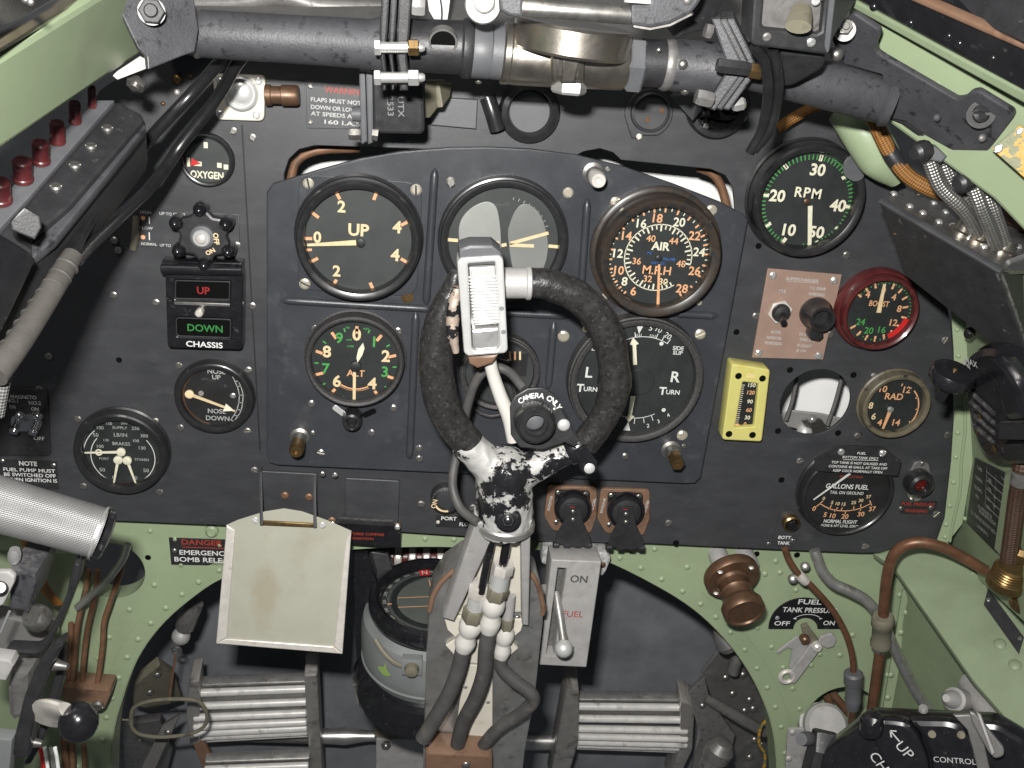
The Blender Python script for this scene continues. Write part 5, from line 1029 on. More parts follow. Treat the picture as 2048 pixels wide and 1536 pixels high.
fitting([(978, 1258, .020), (972, 1300, .022), (968, 1345, .022), (952, 1395, .020), (925, 1450, .016), (910, 1515, .010)], 15, 'rubber',
        [('rubber_boot', (990, 1192, .020), (977, 1262, .021), boot, 'porcelain', 28), ('coupling_nut', (996, 1172, .020), (990, 1196, .020), [(19, 0), (21, .1), (21, .9), (19, 1)], 'olive', 6), ('ferrule', (1003, 1142, .020), (996, 1175, .020), [(17, 0), (17.5, 1)], 'silver', 24), ('lock_nut', (1007, 1126, .020), (1003, 1146, .020), [(19, 0), (20, .1), (20, .9), (19, 1)], 'tin', 6)], 0)
fitting([(1000, 1312, .010), (1003, 1335, .012), (1030, 1362, .015), (1060, 1385, .018), (1066, 1402, .018), (1045, 1425, .016), (1000, 1455, .014), (972, 1485, .012), (955, 1515, .009)], 13.5, 'rubber',
        [('rubber_boot', (1012, 1255, .008), (1001, 1316, .010), [(r*.85, s) for r, s in boot], 'porcelain', 28), ('coupling_nut', (1015, 1235, .008), (1012, 1258, .008), [(13, 0), (14, .1), (14, .9), (13, 1)], 'olive', 6), ('ferrule', (1020, 1190, .006), (1015, 1238, .008), [(11, 0), (11, 1)], 'alupaint', 20)], 0)
inw('hose_clamp', [(850, 1505), (985, 1512), (985, 1600), (850, 1600)], .0, .022, .002, 'bakelite', fr, rad=.004)
q = fr.at(932, 1530, .022); g = G(); g.sphere((q.x, q.y, .022), 9*kb, 16, .5, half=True); g.v = [tuple(fr.M @ Vector(v)) for v in g.v]; wpart('clamp_screw', g, 'steel', col)

# ================================================================== fuel cock box
fr = F3((1102, 1118, -.035), (1203, 1122, -.035), (1078, 1330, -.040)); t = thing('fuel_cock', 'grey metal fuel cock box with slot and ball lever, marked ON and FUEL', 'lever box', fr); k = fr.k(1140, 1220)
slot = fr.pl([(1116, 1136), (1133, 1137), (1108, 1312), (1092, 1312)])
g = G(); g.plate(rnd(fr.pl([(1103, 1119), (1203, 1123), (1173, 1335), (1077, 1330)]), .001), -.024, 0, .001, holes=[slot]); part('case', g, 'alupaint', t)
g = G(); g.flat(fr.pl([(1110, 1130), (1140, 1130), (1115, 1318), (1085, 1318)]), -.014); part('slot_back', g, 'steeldark', t)
md = MD(); tx(md['inkdark'], fr, 'ON', 1158, 1158, 16, .0003, -1, .02); tx(md['inkred'], fr, 'FUEL', 1146, 1228, 14, .0003, -1, .0); tx(md['inkdark'], fr, 'OFF', 1138, 1297, 9, .0003, -1, .01); marks(t, md)
a, b = fr.at(1112, 1185, -.008), fr.at(1128, 1288, .024); g = G(); g.axis(a, b, [(8*k, 0), (9*k, .4), (7*k, .7), (9*k, 1)], 16); part('lever', g, 'alu', t)
e = fr.at(1127, 1297, .026); g = G(); g.sphere(e, 18*k, 24, 1.0); part('lever_knob', g, 'silver', t)
g = G(); q = fr.at(1098, 1180, -.010); g.lathe([(10*k, 0), (8*k, .003)], 0, 0, 14, M=Matrix.Translation((q.x-.004, q.y, -.012))); part('side_rivet', g, 'alubright', t)
fr = Fr(W(1150, 1118, -.002), Vector((1, 0, 0)), Vector((0, -1, 0))); t = thing('cock_mount', 'rough grey cast mounting lug above the fuel cock box', 'bracket', fr)
lug = [(1085, 1100), (1105, 1088), (1130, 1098), (1170, 1098), (1215, 1103), (1222, 1115), (1212, 1140), (1205, 1150), (1150, 1145), (1100, 1130), (1082, 1125)]
g = G(); g.plate(rnd(fr.pl(lug), .002), -.014, .002, .002); part('lug', g, 'roughzinc', t); puts('rivet', 'copper', t, fr, [(1106, 1108), (1205, 1130)], 7, .002)

# ================================================================== rudder pedals and what lies behind the arch
PY = .14
def pedal(name, lab, quad, sides, ybase):
    fr = F3((*quad[0], PY), (*quad[1], PY), (*quad[3], PY+.03)); t = thing(name, lab, 'rudder pedal', fr); n = 7
    g = G(); g.plate(fr.pl(quad), -.012, -.001, .001); part('tread_plate', g, 'alu', t)
    for i in range(n):
        f_ = (i+.5)/n
        a = (quad[0][0]+(quad[3][0]-quad[0][0])*f_, quad[0][1]+(quad[3][1]-quad[0][1])*f_); b = (quad[1][0]+(quad[2][0]-quad[1][0])*f_, quad[1][1]+(quad[2][1]-quad[1][1])*f_)
        A, B = fr.at(*a), fr.at(*b); bow = .016*math.sin(math.pi*f_)
        g = G(); g.axis(Vector((A.x, A.y, bow)), Vector((B.x, B.y, bow)), [(.003, 0), (.0042, .01), (.0042, .99), (.003, 1)], 14); part('tread_bar', g, 'treadmetal', t)
    for s_ in sides: g = G(); g.plate(rnd(fr.pl(s_, .016), .002), -.012, .016, .0015); part('side_frame', g, 'pedalmetal', t)
    return t
pedal('rudder_pedal', 'left ribbed metal rudder pedal behind the card frame', [(392, 1372), (615, 1364), (618, 1468), (392, 1480)], [[(608, 1352), (634, 1350), (650, 1640), (622, 1640), (616, 1490)], [(378, 1366), (398, 1362), (400, 1486), (380, 1492), (372, 1430)]], 0)
pedal('rudder_pedal', 'lower ribbed bar of the left pedal at the bottom edge', [(410, 1526), (618, 1518), (620, 1610), (410, 1616)], [], 0)
pedal('rudder_pedal', 'right ribbed metal rudder pedal beside the column', [(1155, 1400), (1372, 1402), (1368, 1500), (1152, 1492)], [[(1134, 1372), (1158, 1380), (1158, 1480), (1132, 1570), (1098, 1570)], [(1362, 1402), (1390, 1412), (1385, 1500), (1352, 1570), (1335, 1570), (1360, 1500)]], 0)
g = G(); g.axis(W(400, 1472, .19), W(752, 1472, .19), [(.0045, 0), (.006, .2), (.009, .75), (.010, .82), (.006, .95), (.006, 1)], 24); solo('push_rod', g, 'alu', 'polished tapered push rod under the left pedal', 'rod')
g = G(); g.axis(W(1048, 1482, .19), W(1130, 1482, .19), [(.010, 0), (.010, 1)], 24); solo('push_rod', g, 'alu', 'short pale push rod between column and right pedal', 'rod')
fr = F3((755, 1455, .16), (845, 1462, .16), (755, 1536, .16)); t = thing('linkage_box', 'grey sheet metal linkage box left of the column foot', 'box', fr); g = G(); g.plate(rnd(fr.pl([(752, 1478), (848, 1480), (848, 1600), (752, 1600)]), .002), -.04, 0, .001); part('case', g, 'alupaint', t)
g = G(); g.plate(fr.pl([(750, 1448), (790, 1452), (790, 1480), (748, 1478)]), -.04, -.002, .001); part('lug', g, 'olive', t); puts('bolt', 'steel', t, fr, [(772, 1488)], 10, 0)
for c, lab in [((625, 1495), 'round pale boss on the dark wall under left push rod'), ((1092, 1512), 'round pale boss on the dark wall under right push rod')]:
    fr = Fr(W(*c, .34), Vector((1, 0, 0)), Vector((0, -1, .35))); k = fr.k(*c); t = thing('floor_boss', lab, 'boss', fr); g = G(); g.lathe([(62*k, 0), (60*k, .01), (48*k, .014), (40*k, .006)], seg=40); part('dome', g, 'alupaint', t)
    for i in range(8): put('rivet', 'alubright', t, 74*k*math.cos(i*.785), 74*k*math.sin(i*.785), 0, 5*k)
# wire loop, hanging rod, boxes in the arch
g = G(); g.tube([W(a, b, .06) for a, b in [(262, 1440), (268, 1415), (300, 1402), (350, 1398), (395, 1402), (413, 1425), (410, 1450), (385, 1466), (330, 1474), (285, 1470), (266, 1458)]], 4*mpp(330, 1430, .06), 8, closed=True); g.tube([W(a, b, .06) for a, b in [(262, 1440), (230, 1440), (190, 1450)]], 2*mpp(330, 1430, .06), 8)
solo('wire_loop', g, 'olive', 'thin oval dull wire loop in front of the left pedal', 'wire loop')
t = wthing('hanging_rod', 'grey pull rod with ball end inside the arch at left', 'rod', W(350, 1400, .1))
g = G(); k = mpp(370, 1250, .1); g.axis(W(385, 1205, .1), W(368, 1258, .1), [(22*k, 0), (23*k, .1), (20*k, .9), (16*k, 1)], 22); wpart('sleeve', g, 'steeldark', t); g = G(); g.sphere(W(362, 1272, .1), 19*k, 20); wpart('ball_end', g, 'alupaint', t)
g = G(); g.torus(.004, .0012, M=Matrix.Translation(W(353, 1300, .1)) @ Matrix.Rotation(math.pi/2, 4, 'X'), seg=20, s2=8); wpart('eye', g, 'steel', t); g = G(); g.tube([W(352, 1306, .1), W(345, 1350, .1), W(338, 1400, .1)], 2.5*k, 8); wpart('wire', g, 'copperpipe', t)
def clutter(name, lab, cat, poly, Y, th, m, tilt=0, screws=(), extra=None):
    fr = F3((*poly[0], Y), (*poly[1], Y), (*poly[2], Y+tilt)); t = thing(name, lab, cat, fr); g = G(); g.plate(rnd(fr.pl(poly), .001), -th, 0, .0008); part('plate', g, m, t); puts('rivet', 'steel', t, fr, screws, 7, 0); return t, fr
clutter('linkage_plate', 'dark brown linkage plate inside arch beside the left pedal', 'plate', [(270, 1370), (320, 1330), (350, 1350), (365, 1400), (300, 1420), (268, 1410)], .12, .01, 'olive', .02, [(315, 1350), (300, 1385)])
clutter('linkage_plate', 'pale grey slanted linkage plate at the bottom left of arch', 'plate', [(245, 1450), (320, 1440), (345, 1500), (330, 1560), (250, 1560)], .16, .01, 'steel', .01, [(280, 1482)])
clutter('linkage_plate', 'long grey strut plate under the wire loop', 'plate', [(325, 1450), (360, 1430), (300, 1560), (270, 1560)], .11, .006, 'darkmetal', -.01, [(335, 1465)])
clutter('strut', 'rust brown diagonal strut left of the pedal frame', 'strut', [(378, 1470), (400, 1468), (445, 1560), (415, 1560)], .15, .006, 'bakelite', .0)
clutter('cowl_plate', 'grey riveted cowl plate inside the arch beside right pedal', 'plate', [(1405, 1345), (1440, 1300), (1520, 1330), (1550, 1420), (1555, 1560), (1480, 1560), (1430, 1410)], .12, .004, 'darkmetal', .02, [(1452, 1356), (1487, 1350), (1466, 1388), (1490, 1422), (1500, 1400), (1473, 1430), (1507, 1418), (1510, 1480), (1525, 1490), (1500, 1515), (1530, 1460)])
clutter('hinge_plate', 'brown grey triangular hinge plate right of right pedal', 'plate', [(1378, 1385), (1410, 1355), (1420, 1400), (1470, 1470), (1450, 1560), (1380, 1560), (1400, 1470)], .10, .006, 'steeldark', .0, [(1405, 1412), (1440, 1480)])
g = G(); k = mpp(1480, 1460, .09); g.axis(W(1410, 1395, .09), W(1530, 1465, .09), [(8*k, 0), (10*k, .1), (12*k, .6), (10*k, 1)], 16); solo('pedal_link', g, 'steeldark', 'dark diagonal link rod right of the right pedal', 'rod')
g = G(); g.axis(W(1405, 1560, .08), W(1450, 1480, .08), [(22*k, 0), (22*k, .55), (26*k, .58), (28*k, .8), (18*k, .95), (6*k, 1)], 24); solo('pedal_damper', g, 'steeldark', 'dark round ended damper low beside the right pedal', 'damper')
g = G(); g.tube([W(a, b, .06) for a, b in [(1538, 1435), (1522, 1455), (1518, 1485), (1530, 1510), (1528, 1536)]], 3*k, 8); solo('yellow_wire', g, 'yellowcraze', 'thin yellow wire at the right edge of the arch', 'wire')
g = G(); g.axis(W(1440, 1255, .07), W(1462, 1300, .06), [(14*k, 0), (20*k, .3), (22*k, .8), (16*k, 1)], 18); solo('arch_fitting', g, 'darkmetal', 'small grey fitting hanging from the right of arch', 'fitting')
g = G(); g.tube([W(a, b, .10) for a, b in [(1500, 1300), (1475, 1318), (1465, 1345)]], 12*k, 12); solo('elbow_pipe', g, 'steeldark', 'dark elbow pipe under the right of arch', 'pipe')
g = G(); g.tube([W(a, b, .30) for a, b in [(488, 1300), (484, 1350), (487, 1370)]], 3*k, 8); solo('dark_wire', g, 'dark', 'thin black wire on the wall below the card frame', 'wire')
# ================================================================== upper cross tube
TY = -.11
def slab(name, poly, Ys, th, m, parent=None, bev=.0008, rad=0, n0=0.0, label=None, cat=None, holes=(), scr=None):
    """flat plate: outline in photo pixels on the plane through three (px, py, Y) points"""
    fr = F3(*Ys); p = fr.pl(poly, n0); g = G(); g.plate(rnd(p, rad) if rad else p, n0-th, n0, bev, holes=[fr.pl(h, n0) for h in holes])
    if parent is None:
        o = part(name, g, m, None); o.matrix_world = fr.M; tag(o, label, cat)
    else:
        g.v = [tuple(fr.M @ Vector(v)) for v in g.v]; o = wpart(name, g, m, parent, label)
    return o, fr
def wax(name, p0, p1, prof, m, parent, seg=28):
    g = G(); A, B = W(*p0), W(*p1); k = mpp(p0[0], p0[1], p0[2]); g.axis(A, B, [(r*k, s) for r, s in prof], seg); return wpart(name, g, m, parent)
def wtube(name, pts, rpx, m, parent=None, label=None, cat=None, seg=12, **kw):
    P = [W(*p) for p in pts]; k = mpp(*pts[0]); g = G(); g.tube(P, [r*k for r in rpx] if isinstance(rpx, (list, tuple)) else rpx*k, seg, **kw)
    return solo(name, g, m, label, cat) if parent is None else wpart(name, g, m, parent, label)
def wput(kind, m, parent, px, py, Y, rpx, n=None, name=None):
    n = n or Vector((0, -1, .15)); o = put(kind, m, parent, 0, 0, 0, rpx*mpp(px, py, Y), name=name)
    o.rotation_euler = n.to_track_quat('Z', 'Y').to_euler(); o.location = W(px, py, Y)-Vector(parent.matrix_world.translation); return o
lt = wthing('cross_tube', 'thick black cross tube with flat gusset end at upper left', 'tube', W(560, 80, TY))
wax('tube', (375, 66, TY), (768, 90, TY), [(44, 0), (47, .05), (48, .5), (50, .93), (56, .98), (56, 1)], 'blackpaint', lt, 40)
gus = [(236, 12), (246, -30), (385, -30), (392, 20), (398, 60), (390, 104), (365, 112), (296, 140), (294, 114), (276, 96)]
slab('gusset', gus, ((240, 10, -.150), (392, 10, -.128), (296, 138, -.148)), .003, 'blackpaint', lt, rad=.001)
slab('gusset_flange', [(294, 114), (296, 140), (362, 113), (364, 100)], ((294, 112, -.148), (362, 108, -.130), (296, 140, -.138)), .004, 'black', lt)
wax('bolt_washer', (302, 22, -.146), (303, 23, -.152), [(27, 0), (27, 1)], 'steeldark', lt); wput('bolt', 'black', lt, 305, 24, -.152, 26, Vector((.1, -1, .2)))
wax('weld_collar', (384, 66, TY-.002), (402, 68, TY-.002), [(40, 0), (50, .5), (47, 1)], 'steel', lt)
slab('inner_plate', [(222, 150), (280, 112), (292, 118), (292, 138), (235, 160)], ((222, 150, -.135), (280, 112, -.13), (292, 138, -.13)), .004, 'tin', lt)
wput('bolt', 'steel', lt, 275, 162, -.12, 20, Vector((-.2, -.6, -.5)))
for i, (x0, x1) in enumerate(((757, 774), (775, 790), (791, 818))):
    slab('flange_plate', [(x0+8, -30), (x1+6, -30), (x1+2, 60), (x1-4, 115), (x1, 150), (x1-2, 182), (x0+8, 182), (x0+8, 150), (x0+2, 110), (x0+2, 60)], ((x0, 60, -.136), (x1, 60, -.136), (x0, 150, -.134)), .050, 'black', lt, .0012)
for y in (95, 155):
    wax('flange_bolt', (748, y, -.140), (762, y, -.140), [(14, 0), (16, .15), (16, .85), (14, 1)], 'alubright', lt, 6)
    wax('flange_nut', (758, y, -.140), (824, y, -.140), [(11, 0), (11, 1)], 'alubright', lt, 16); wax('flange_nut', (816, y, -.140), (838, y, -.140), [(15, 0), (17, .1), (17, .9), (15, 1)], 'brass' if y < 100 else 'alubright', lt, 6); wax('bolt_end', (836, y, -.140), (850, y, -.140), [(9, 0), (9, .6), (6, 1)], 'alubright', lt, 12)
wax('flange_nut', (824, 12, -.135), (850, 14, -.135), [(17, 0), (19, .2), (19, .8), (17, 1)], 'alubright', lt, 6)
# sight mount in the middle
sm = wthing('sight_mount', 'nickel gunsight mount with broad flat disc on the cross tube', 'gunsight mount', W(1130, 120, TY))
wax('sleeve', (820, 91, TY), (928, 95, TY), [(51, 0), (52, .05), (52, 1)], 'black', sm, 44)
f_ = F3((886, 84, TY-.0155), (930, 86, TY-.0155), (886, 130, TY-.010)); k = f_.k(886, 84); g = G(); g.lathe([(29*k, -.004), (29*k, .0008), (25*k, .0008), (24*k, -.003)], seg=32, cap=False); g.v = [tuple(f_.M @ Vector(v)) for v in g.v]; wpart('hole_rim', g, 'steeldark', sm)
g = G(); g.flat(circ(0, 0, 25*k, 28), -.0005); g.v = [tuple(f_.M @ Vector(v)) for v in g.v]; wpart('hole_dark', g, 'dark', sm)
wax('collar', (922, 96, TY), (946, 98, TY), [(54, 0), (58, .2), (58, .75), (54, 1)], 'black', sm, 44); wax('collar', (944, 100, TY), (982, 103, TY), [(53, 0), (54, .05), (54, .95), (53, 1)], 'greybox', sm, 44); wax('collar', (982, 103, TY), (1008, 106, TY), [(52, 0), (53, .05), (53, .95), (52, 1)], 'greybox', sm, 44)
wax('lock_ring', (1004, 106, TY), (1022, 108, TY), [(56, 0), (60, .2), (60, .8), (57, 1)], 'nickel', sm, 44)
wax('body', (1018, 109, TY), (1252, 127, TY), [(57, 0), (58, .05), (56, .5), (53, .98), (50, 1)], 'nickel', sm, 48)
c = W(1144, 78, TY-.004); fd = Fr(c, Vector((1, -.0, -.05)), Vector((.05, -.02, 1))); k = mpp(1144, 78, TY); g = G(); g.lathe([(112*k, -.0075), (117*k, -.006), (117*k, .0065), (113*k, .008), (60*k, .008)], seg=90); g.v = [tuple(fd.M @ Vector(v)) for v in g.v]; wpart('adjusting_disc', g, 'nickel', sm)
slab('pillar', [(1102, 96), (1174, 98), (1170, 168), (1104, 165)], ((1102, 96, TY-.024), (1174, 98, TY-.024), (1104, 165, TY-.020)), .02, 'nickel', sm, .004); slab('pillar_face', [(1128, 98), (1165, 98), (1150, 165), (1122, 165)], ((1102, 96, TY-.026), (1174, 98, TY-.026), (1104, 165, TY-.022)), .004, 'nickel', sm, .001)
a = W(1138, 176, TY-.006); g = G(); g.axis(a+Vector((0, 0, .004)), a-Vector((0, 0, .003)), [(34*k, 0), (36*k, .2), (36*k, .8), (32*k, 1)], 6); wpart('hex_foot', g, 'alubright', sm)
wax('hex_nut', (1250, 128, TY), (1284, 131, TY), [(50, 0), (56, .15), (56, .85), (50, 1)], 'greybox', sm, 6)
wax('collar', (1282, 125, TY), (1328, 128, TY), [(46, 0), (46, 1)], 'black', sm, 40); wax('collar', (1324, 128, TY), (1344, 130, TY), [(48, 0), (51, .3), (51, .7), (48, 1)], 'steeldark', sm, 40); wax('sleeve', (1342, 130, TY), (1440, 138, TY), [(49, 0), (50, .05), (50, .9), (54, 1)], 'blackpaint', sm, 44)
for px, py, r in [(1366, 129, 10), (1318, 100, 5), (1290, 166, 7), (1370, 184, 9), (957, 164, 7)]: wput('rivet', 'steel', sm, px, py, TY-.0155 if py < 150 else TY-.006, r, Vector((0, -1, 0)) if py < 150 else Vector((0, -.5, -1)), 'rivet')
# right tube
rt = wthing('cross_tube', 'black cross tube running into the long gusset at upper right', 'tube', W(1650, 165, TY))
for i, dx in enumerate((0, 14, 28)):
    slab('flange_plate', [(1422+dx, 38), (1440+dx, 36), (1482+dx, 120), (1484+dx, 148), (1430+dx, 222), (1410+dx, 216), (1452+dx, 145), (1452+dx, 124)], ((1425+dx, 38, TY-.022), (1482+dx, 120, TY-.026), (1425+dx, 215, TY-.022)), .045, 'blackpaint' if i != 1 else 'black', rt, .0012)
wax('flange_bolt', (1434, 130, -.142), (1500, 138, -.142), [(13, 0), (15, .1), (15, .9), (13, 1)], 'black', rt, 6); wax('flange_nut', (1498, 140, -.142), (1532, 146, -.142), [(14, 0), (16, .1), (16, .7), (9, .75), (9, 1)], 'brass', rt, 6)
wax('flange_bolt', (1392, 192, -.135), (1425, 200, -.135), [(15, 0), (17, .2), (17, .8), (15, 1)], 'steeldark', rt, 6); wax('flange_nut', (1465, 210, -.12), (1490, 205, -.12), [(12, 0), (14, .2), (14, .8), (9, 1)], 'alubright', rt, 6); wax('flange_bolt', (1410, 60, -.138), (1424, 64, -.138), [(14, 0), (15, .2), (15, .8), (13, 1)], 'steeldark', rt, 6)
wax('tube', (1490, 128, TY), (1775, 203, TY-.004), [(46, 0), (46, .5), (45, .96), (40, 1)], 'blackpaint', rt, 40)
Z4 = zm(1500, 0, .2676)
gz = [(770, 100), (960, 225), (966, 262), (936, 340), (942, 392), (1000, 432), (1540, 745), (1600, 735), (1650, 690), (1705, 682), (1960, 838), (1970, 872), (1712, 1225), (1600, 1180), (1290, 1000), (1150, 905), (1020, 885), (985, 720), (990, 560), (700, 480), (610, 300), (640, 220)]
GP = ((1700, 90, -.118), (1775, 230, -.112), (2000, 260, -.165)); slab('gusset', [Z4(*p) for p in gz], GP, .004, 'blackpaint', rt, rad=.0015)
slab('gusset_lip', [Z4(1020, 885), Z4(1150, 905), Z4(1300, 1005), Z4(1712, 1225), Z4(1690, 1250), Z4(1280, 1040), Z4(1130, 930)], GP, .014, 'black', rt, n0=-.002)
wax('weld', (1768, 200, TY-.006), (1788, 206, TY-.008), [(42, 0), (50, .4), (46, 1)], 'blackpaint', rt, 28)
for px, py, r in [(1961, 228, 23)]:
    wax('bolt_washer', (px, py, -.159), (px+1, py+1, -.164), [(r+3, 0), (r+3, 1)], 'dialdark', rt); wput('screw', 'black', rt, px, py, -.164, r*.75, Vector((0, -1, .3)))
wax('bolt_washer', (1688, 60, -.118), (1690, 61, -.130), [(20, 0), (20, 1)], 'steeldark', rt); wput('bolt', 'steel', rt, 1688, 55, -.131, 15, Vector((-.2, -1, .3))); wput('rivet', 'steel', rt, 1675, 108, -.118, 14); wput('rivet', 'blackpaint', rt, 1875, 235, -.142, 8); wput('rivet', 'green', rt, 1878, 170, -.137, 9); wput('rivet', 'steeldark', rt, 1965, 276, -.158, 8)
# ---- green sill beams either side
o, f_ = slab('sill_beam', [(-300, 298), (200, -10), (262, -40), (300, 100), (280, 112), (221, 151), (-300, 508)], ((-20, 130, -.30), (240, -10, -.160), (-20, 310, -.29)), .03, 'green', rad=.001, bev=.003, label='pale green sill beam slanting across the upper left corner', cat='beam')
slab('canopy_rail', [(-300, 258), (180, -30), (206, -12), (-300, 296)], ((-20, 80, -.31), (200, -20, -.17), (-20, 128, -.31)), .02, 'rail', bev=.003, label='glossy brown canopy rail above the left green beam', cat='rail')
t = wthing('canopy_sill', 'black canopy sill with small rivets in the upper left corner', 'canopy sill', W(30, 20, -.33)); slab('sill', [(-60, -60), (120, -60), (100, 5), (-60, 92)], ((-20, 60, -.32), (120, -20, -.24), (-20, -20, -.33)), .02, 'blackgloss', t)
for px, py in [(60, 3), (50, -2)]: wput('rivet', 'steel', t, px, py, -.30, 9)
slab('sill_beam', [(1695, 5), (1720, 8), (2100, 220), (2100, 520), (1985, 400), (1760, 235), (1690, 130)], ((1700, 10, -.104), (2060, 215, -.178), (1760, 235, -.100)), .03, 'green', bev=.003, label='pale green sill beam slanting across the upper right corner', cat='beam')
t = wthing('canopy_rail', 'black riveted canopy rail along the upper right corner', 'rail', W(1900, 100, -.16)); RP = ((1709, 5, -.118), (2048, 180, -.200), (2048, 100, -.205))
slab('rail', [(1700, -5), (1705, -30), (1790, -30), (2100, 112), (2100, 215)], RP, .02, 'blackgloss', t, .002); slab('rail_edge', [(1790, -12), (1795, -22), (2100, 112), (2100, 124)], RP, .006, 'bakelite', t, .001, n0=.003)
slab('rail_lower_edge', [(1704, 2), (1700, 14), (2100, 236), (2100, 212)], RP, .01, 'greendirty', t, .001, n0=.001)
f_ = F3(*RP)
for px, py in [Z4(1195, 175), Z4(1480, 275), Z4(1810, 440), Z4(920, 55), Z4(1560, 330)]: q = f_.M @ f_.at(px, py, 0); o = put('rivet', 'blackgloss', t, 0, 0, 0, 9*mpp(px, py, -.16)); o.location = q-Vector(t.matrix_world.translation); o.rotation_euler = f_.n.to_track_quat('Z', 'Y').to_euler()
slab('canopy_glass_frame', [(1780, -60), (2120, -60), (2120, 118), (1792, -28)], ((1790, -20, -.122), (2048, 95, -.215), (2048, -40, -.20)), .01, 'black', label='dark canopy frame in the extreme upper right corner', cat='frame')
f_ = F3((1982, 297, -.170), (2048, 350, -.182), (2043, 247, -.176)); t = thing('yellow_plate', 'crazed yellow painted plate on the right green beam', 'plate', f_); g = G(); g.plate(f_.pl([(2040, 250), (1984, 297), (2000, 312), (2100, 400), (2100, 290)]), 0, .002, .0004); part('plate', g, 'yellowcraze', t); puts('screw', 'alubright', t, f_, [(1997, 297, 10), (2040, 262, 7)], 10, .002)
# ---- gunsight frame and sight switch box
gs = wthing('gunsight_frame', 'black gunsight frame with polished bar at the top edge', 'gunsight frame', W(1200, 30, -.15)); GY = -.158
wax('bar', (1043, 14, GY), (1266, 30, GY), [(18, 0), (19, .02), (19, .98), (18, 1)], 'steel', gs, 32)
slab('side_plate', [(996, -40), (1046, -40), (1046, 34), (1018, 32), (1000, 20)], ((1000, -20, GY-.004), (1046, -20, GY-.004), (1018, 32, GY-.004)), .012, 'blackpaint', gs, .0015)
slab('side_plate', [(1262, 8), (1300, 8), (1302, -40), (1420, -40), (1400, 6), (1385, 25), (1340, 48), (1300, 56), (1262, 50)], ((1262, 10, GY-.006), (1380, 10, GY-.006), (1300, 50, GY-.006)), .010, 'blackpaint', gs, .0018, rad=.002)
slab('side_plate_edge', [(1265, 49), (1300, 55), (1340, 47), (1386, 24), (1390, 28), (1342, 54), (1300, 61), (1264, 55)], ((1262, 10, GY-.007), (1380, 10, GY-.007), (1300, 50, GY-.007)), .006, 'steel', gs, .0012)
slab('cream_strip', [(1250, -40), (1304, -40), (1302, 9), (1250, 5)], ((1252, -20, GY-.008), (1302, -20, GY-.008), (1252, 5, GY-.008)), .004, 'creampaint', gs)
slab('shroud', [(1385, 25), (1405, 0), (1410, -40), (1470, -40), (1420, 60), (1350, 78)], ((1385, 25, -.13), (1470, -20, -.13), (1350, 75, -.125)), .02, 'black', gs, .002); wput('rivet', 'steeldark', gs, 1375, 0, GY-.0062, 10)
t = wthing('ivory_knob', 'creamy ivory knob left of the gunsight frame', 'knob', W(965, 10, -.15)); q = W(966, 10, -.152); fb = Fr(q, CR, (CAM-q)); k = mpp(966, 10, -.152)
g = G(); g.lathe([(34*k, -.01), (37*k, -.004), (37*k, 0), (34*k, .003), (24*k, .004), (22*k, .003)], seg=40); g.v = [tuple(fb.M @ Vector(v)) for v in g.v]; wpart('knob_ring', g, 'porcelain', t); g = G(); g.lathe([(22*k, .0), (22*k, .006), (18*k, .008)], 2*k, 6*k, 32); g.v = [tuple(fb.M @ Vector(v)) for v in g.v]; wpart('knob_cap', g, 'porcelain', t)
t = wthing('sight_switch', 'black framed brown switch plate with olive lever at top right', 'switch', W(1580, 60, -.17)); SP = ((1505, 60, -.172), (1660, 70, -.172), (1505, 0, -.175))
slab('frame', [Z4(35, -150), Z4(5, 315), Z4(30, 345), Z4(575, 412), Z4(590, 395), Z4(650, -150)], SP, .022, 'black', t, .0015, rad=.002, holes=[[Z4(110, -60), Z4(92, 180), Z4(115, 212), Z4(500, 252), Z4(530, 235), Z4(560, -60)]])
slab('brown_plate', [Z4(80, -80), Z4(80, 230), Z4(545, 265), Z4(580, -80)], SP, .003, 'steeldark', t, n0=-.004); f_ = F3(*SP)
a, b = f_.M @ f_.at(*Z4(385, 60), -.003), f_.M @ f_.at(*Z4(360, 200), .012); g = G(); g.tube([a, (a+b)/2, b], [.005, .006, .0065], 14, flat=.6); wpart('switch_lever', g, 'olive', t)
g = G(); q = f_.at(*Z4(297, 135), -.0035); g.text('C', q.x, q.y, 9*f_.k(1580, 36), -.0036, 0, .02); g.v = [tuple(f_.M @ Vector(v)) for v in g.v]; wpart('lettering', g, 'ink', t)
for p, m in [((125, 275), 'steeldark'), ((455, 315), 'alubright'), ((490, 5), 'silver'), ((540, -30), 'steel')]: q = f_.M @ f_.at(*Z4(*p), .0002); o = put('screw', m, t, 0, 0, 0, 9*mpp(1580, 60, -.172)); o.location = q-Vector(t.matrix_world.translation); o.rotation_euler = f_.n.to_track_quat('Z', 'Y').to_euler()
slab('side_wall', [Z4(590, 395), Z4(650, -150), Z4(800, -150), Z4(790, 10), Z4(610, 300)], ((1658, 100, -.172), (1700, -20, -.15), (1705, 20, -.13)), .003, 'greybox', t)
slab('bracket_arm', [Z4(200, 375), Z4(575, 400), Z4(572, 470), Z4(540, 530), Z4(330, 650), Z4(230, 660), Z4(215, 560)], ((1555, 100, -.158), (1655, 108, -.158), (1570, 175, -.14)), .012, 'black', t, .003, rad=.004)
for pts, lab in [([(1508, 92, -.165), (1530, 125, -.16), (1536, 190, -.15), (1524, 260, -.14), (1500, 305, -.135)], 'left strand of the black cable loop hanging from switch'), ([(1545, 98, -.16), (1556, 150, -.155), (1552, 210, -.145), (1536, 265, -.14), (1508, 300, -.135)], 'right strand of the black cable loop hanging from switch')]: wtube('hanging_cable', pts, 11, 'cable', label=lab, cat='cable')
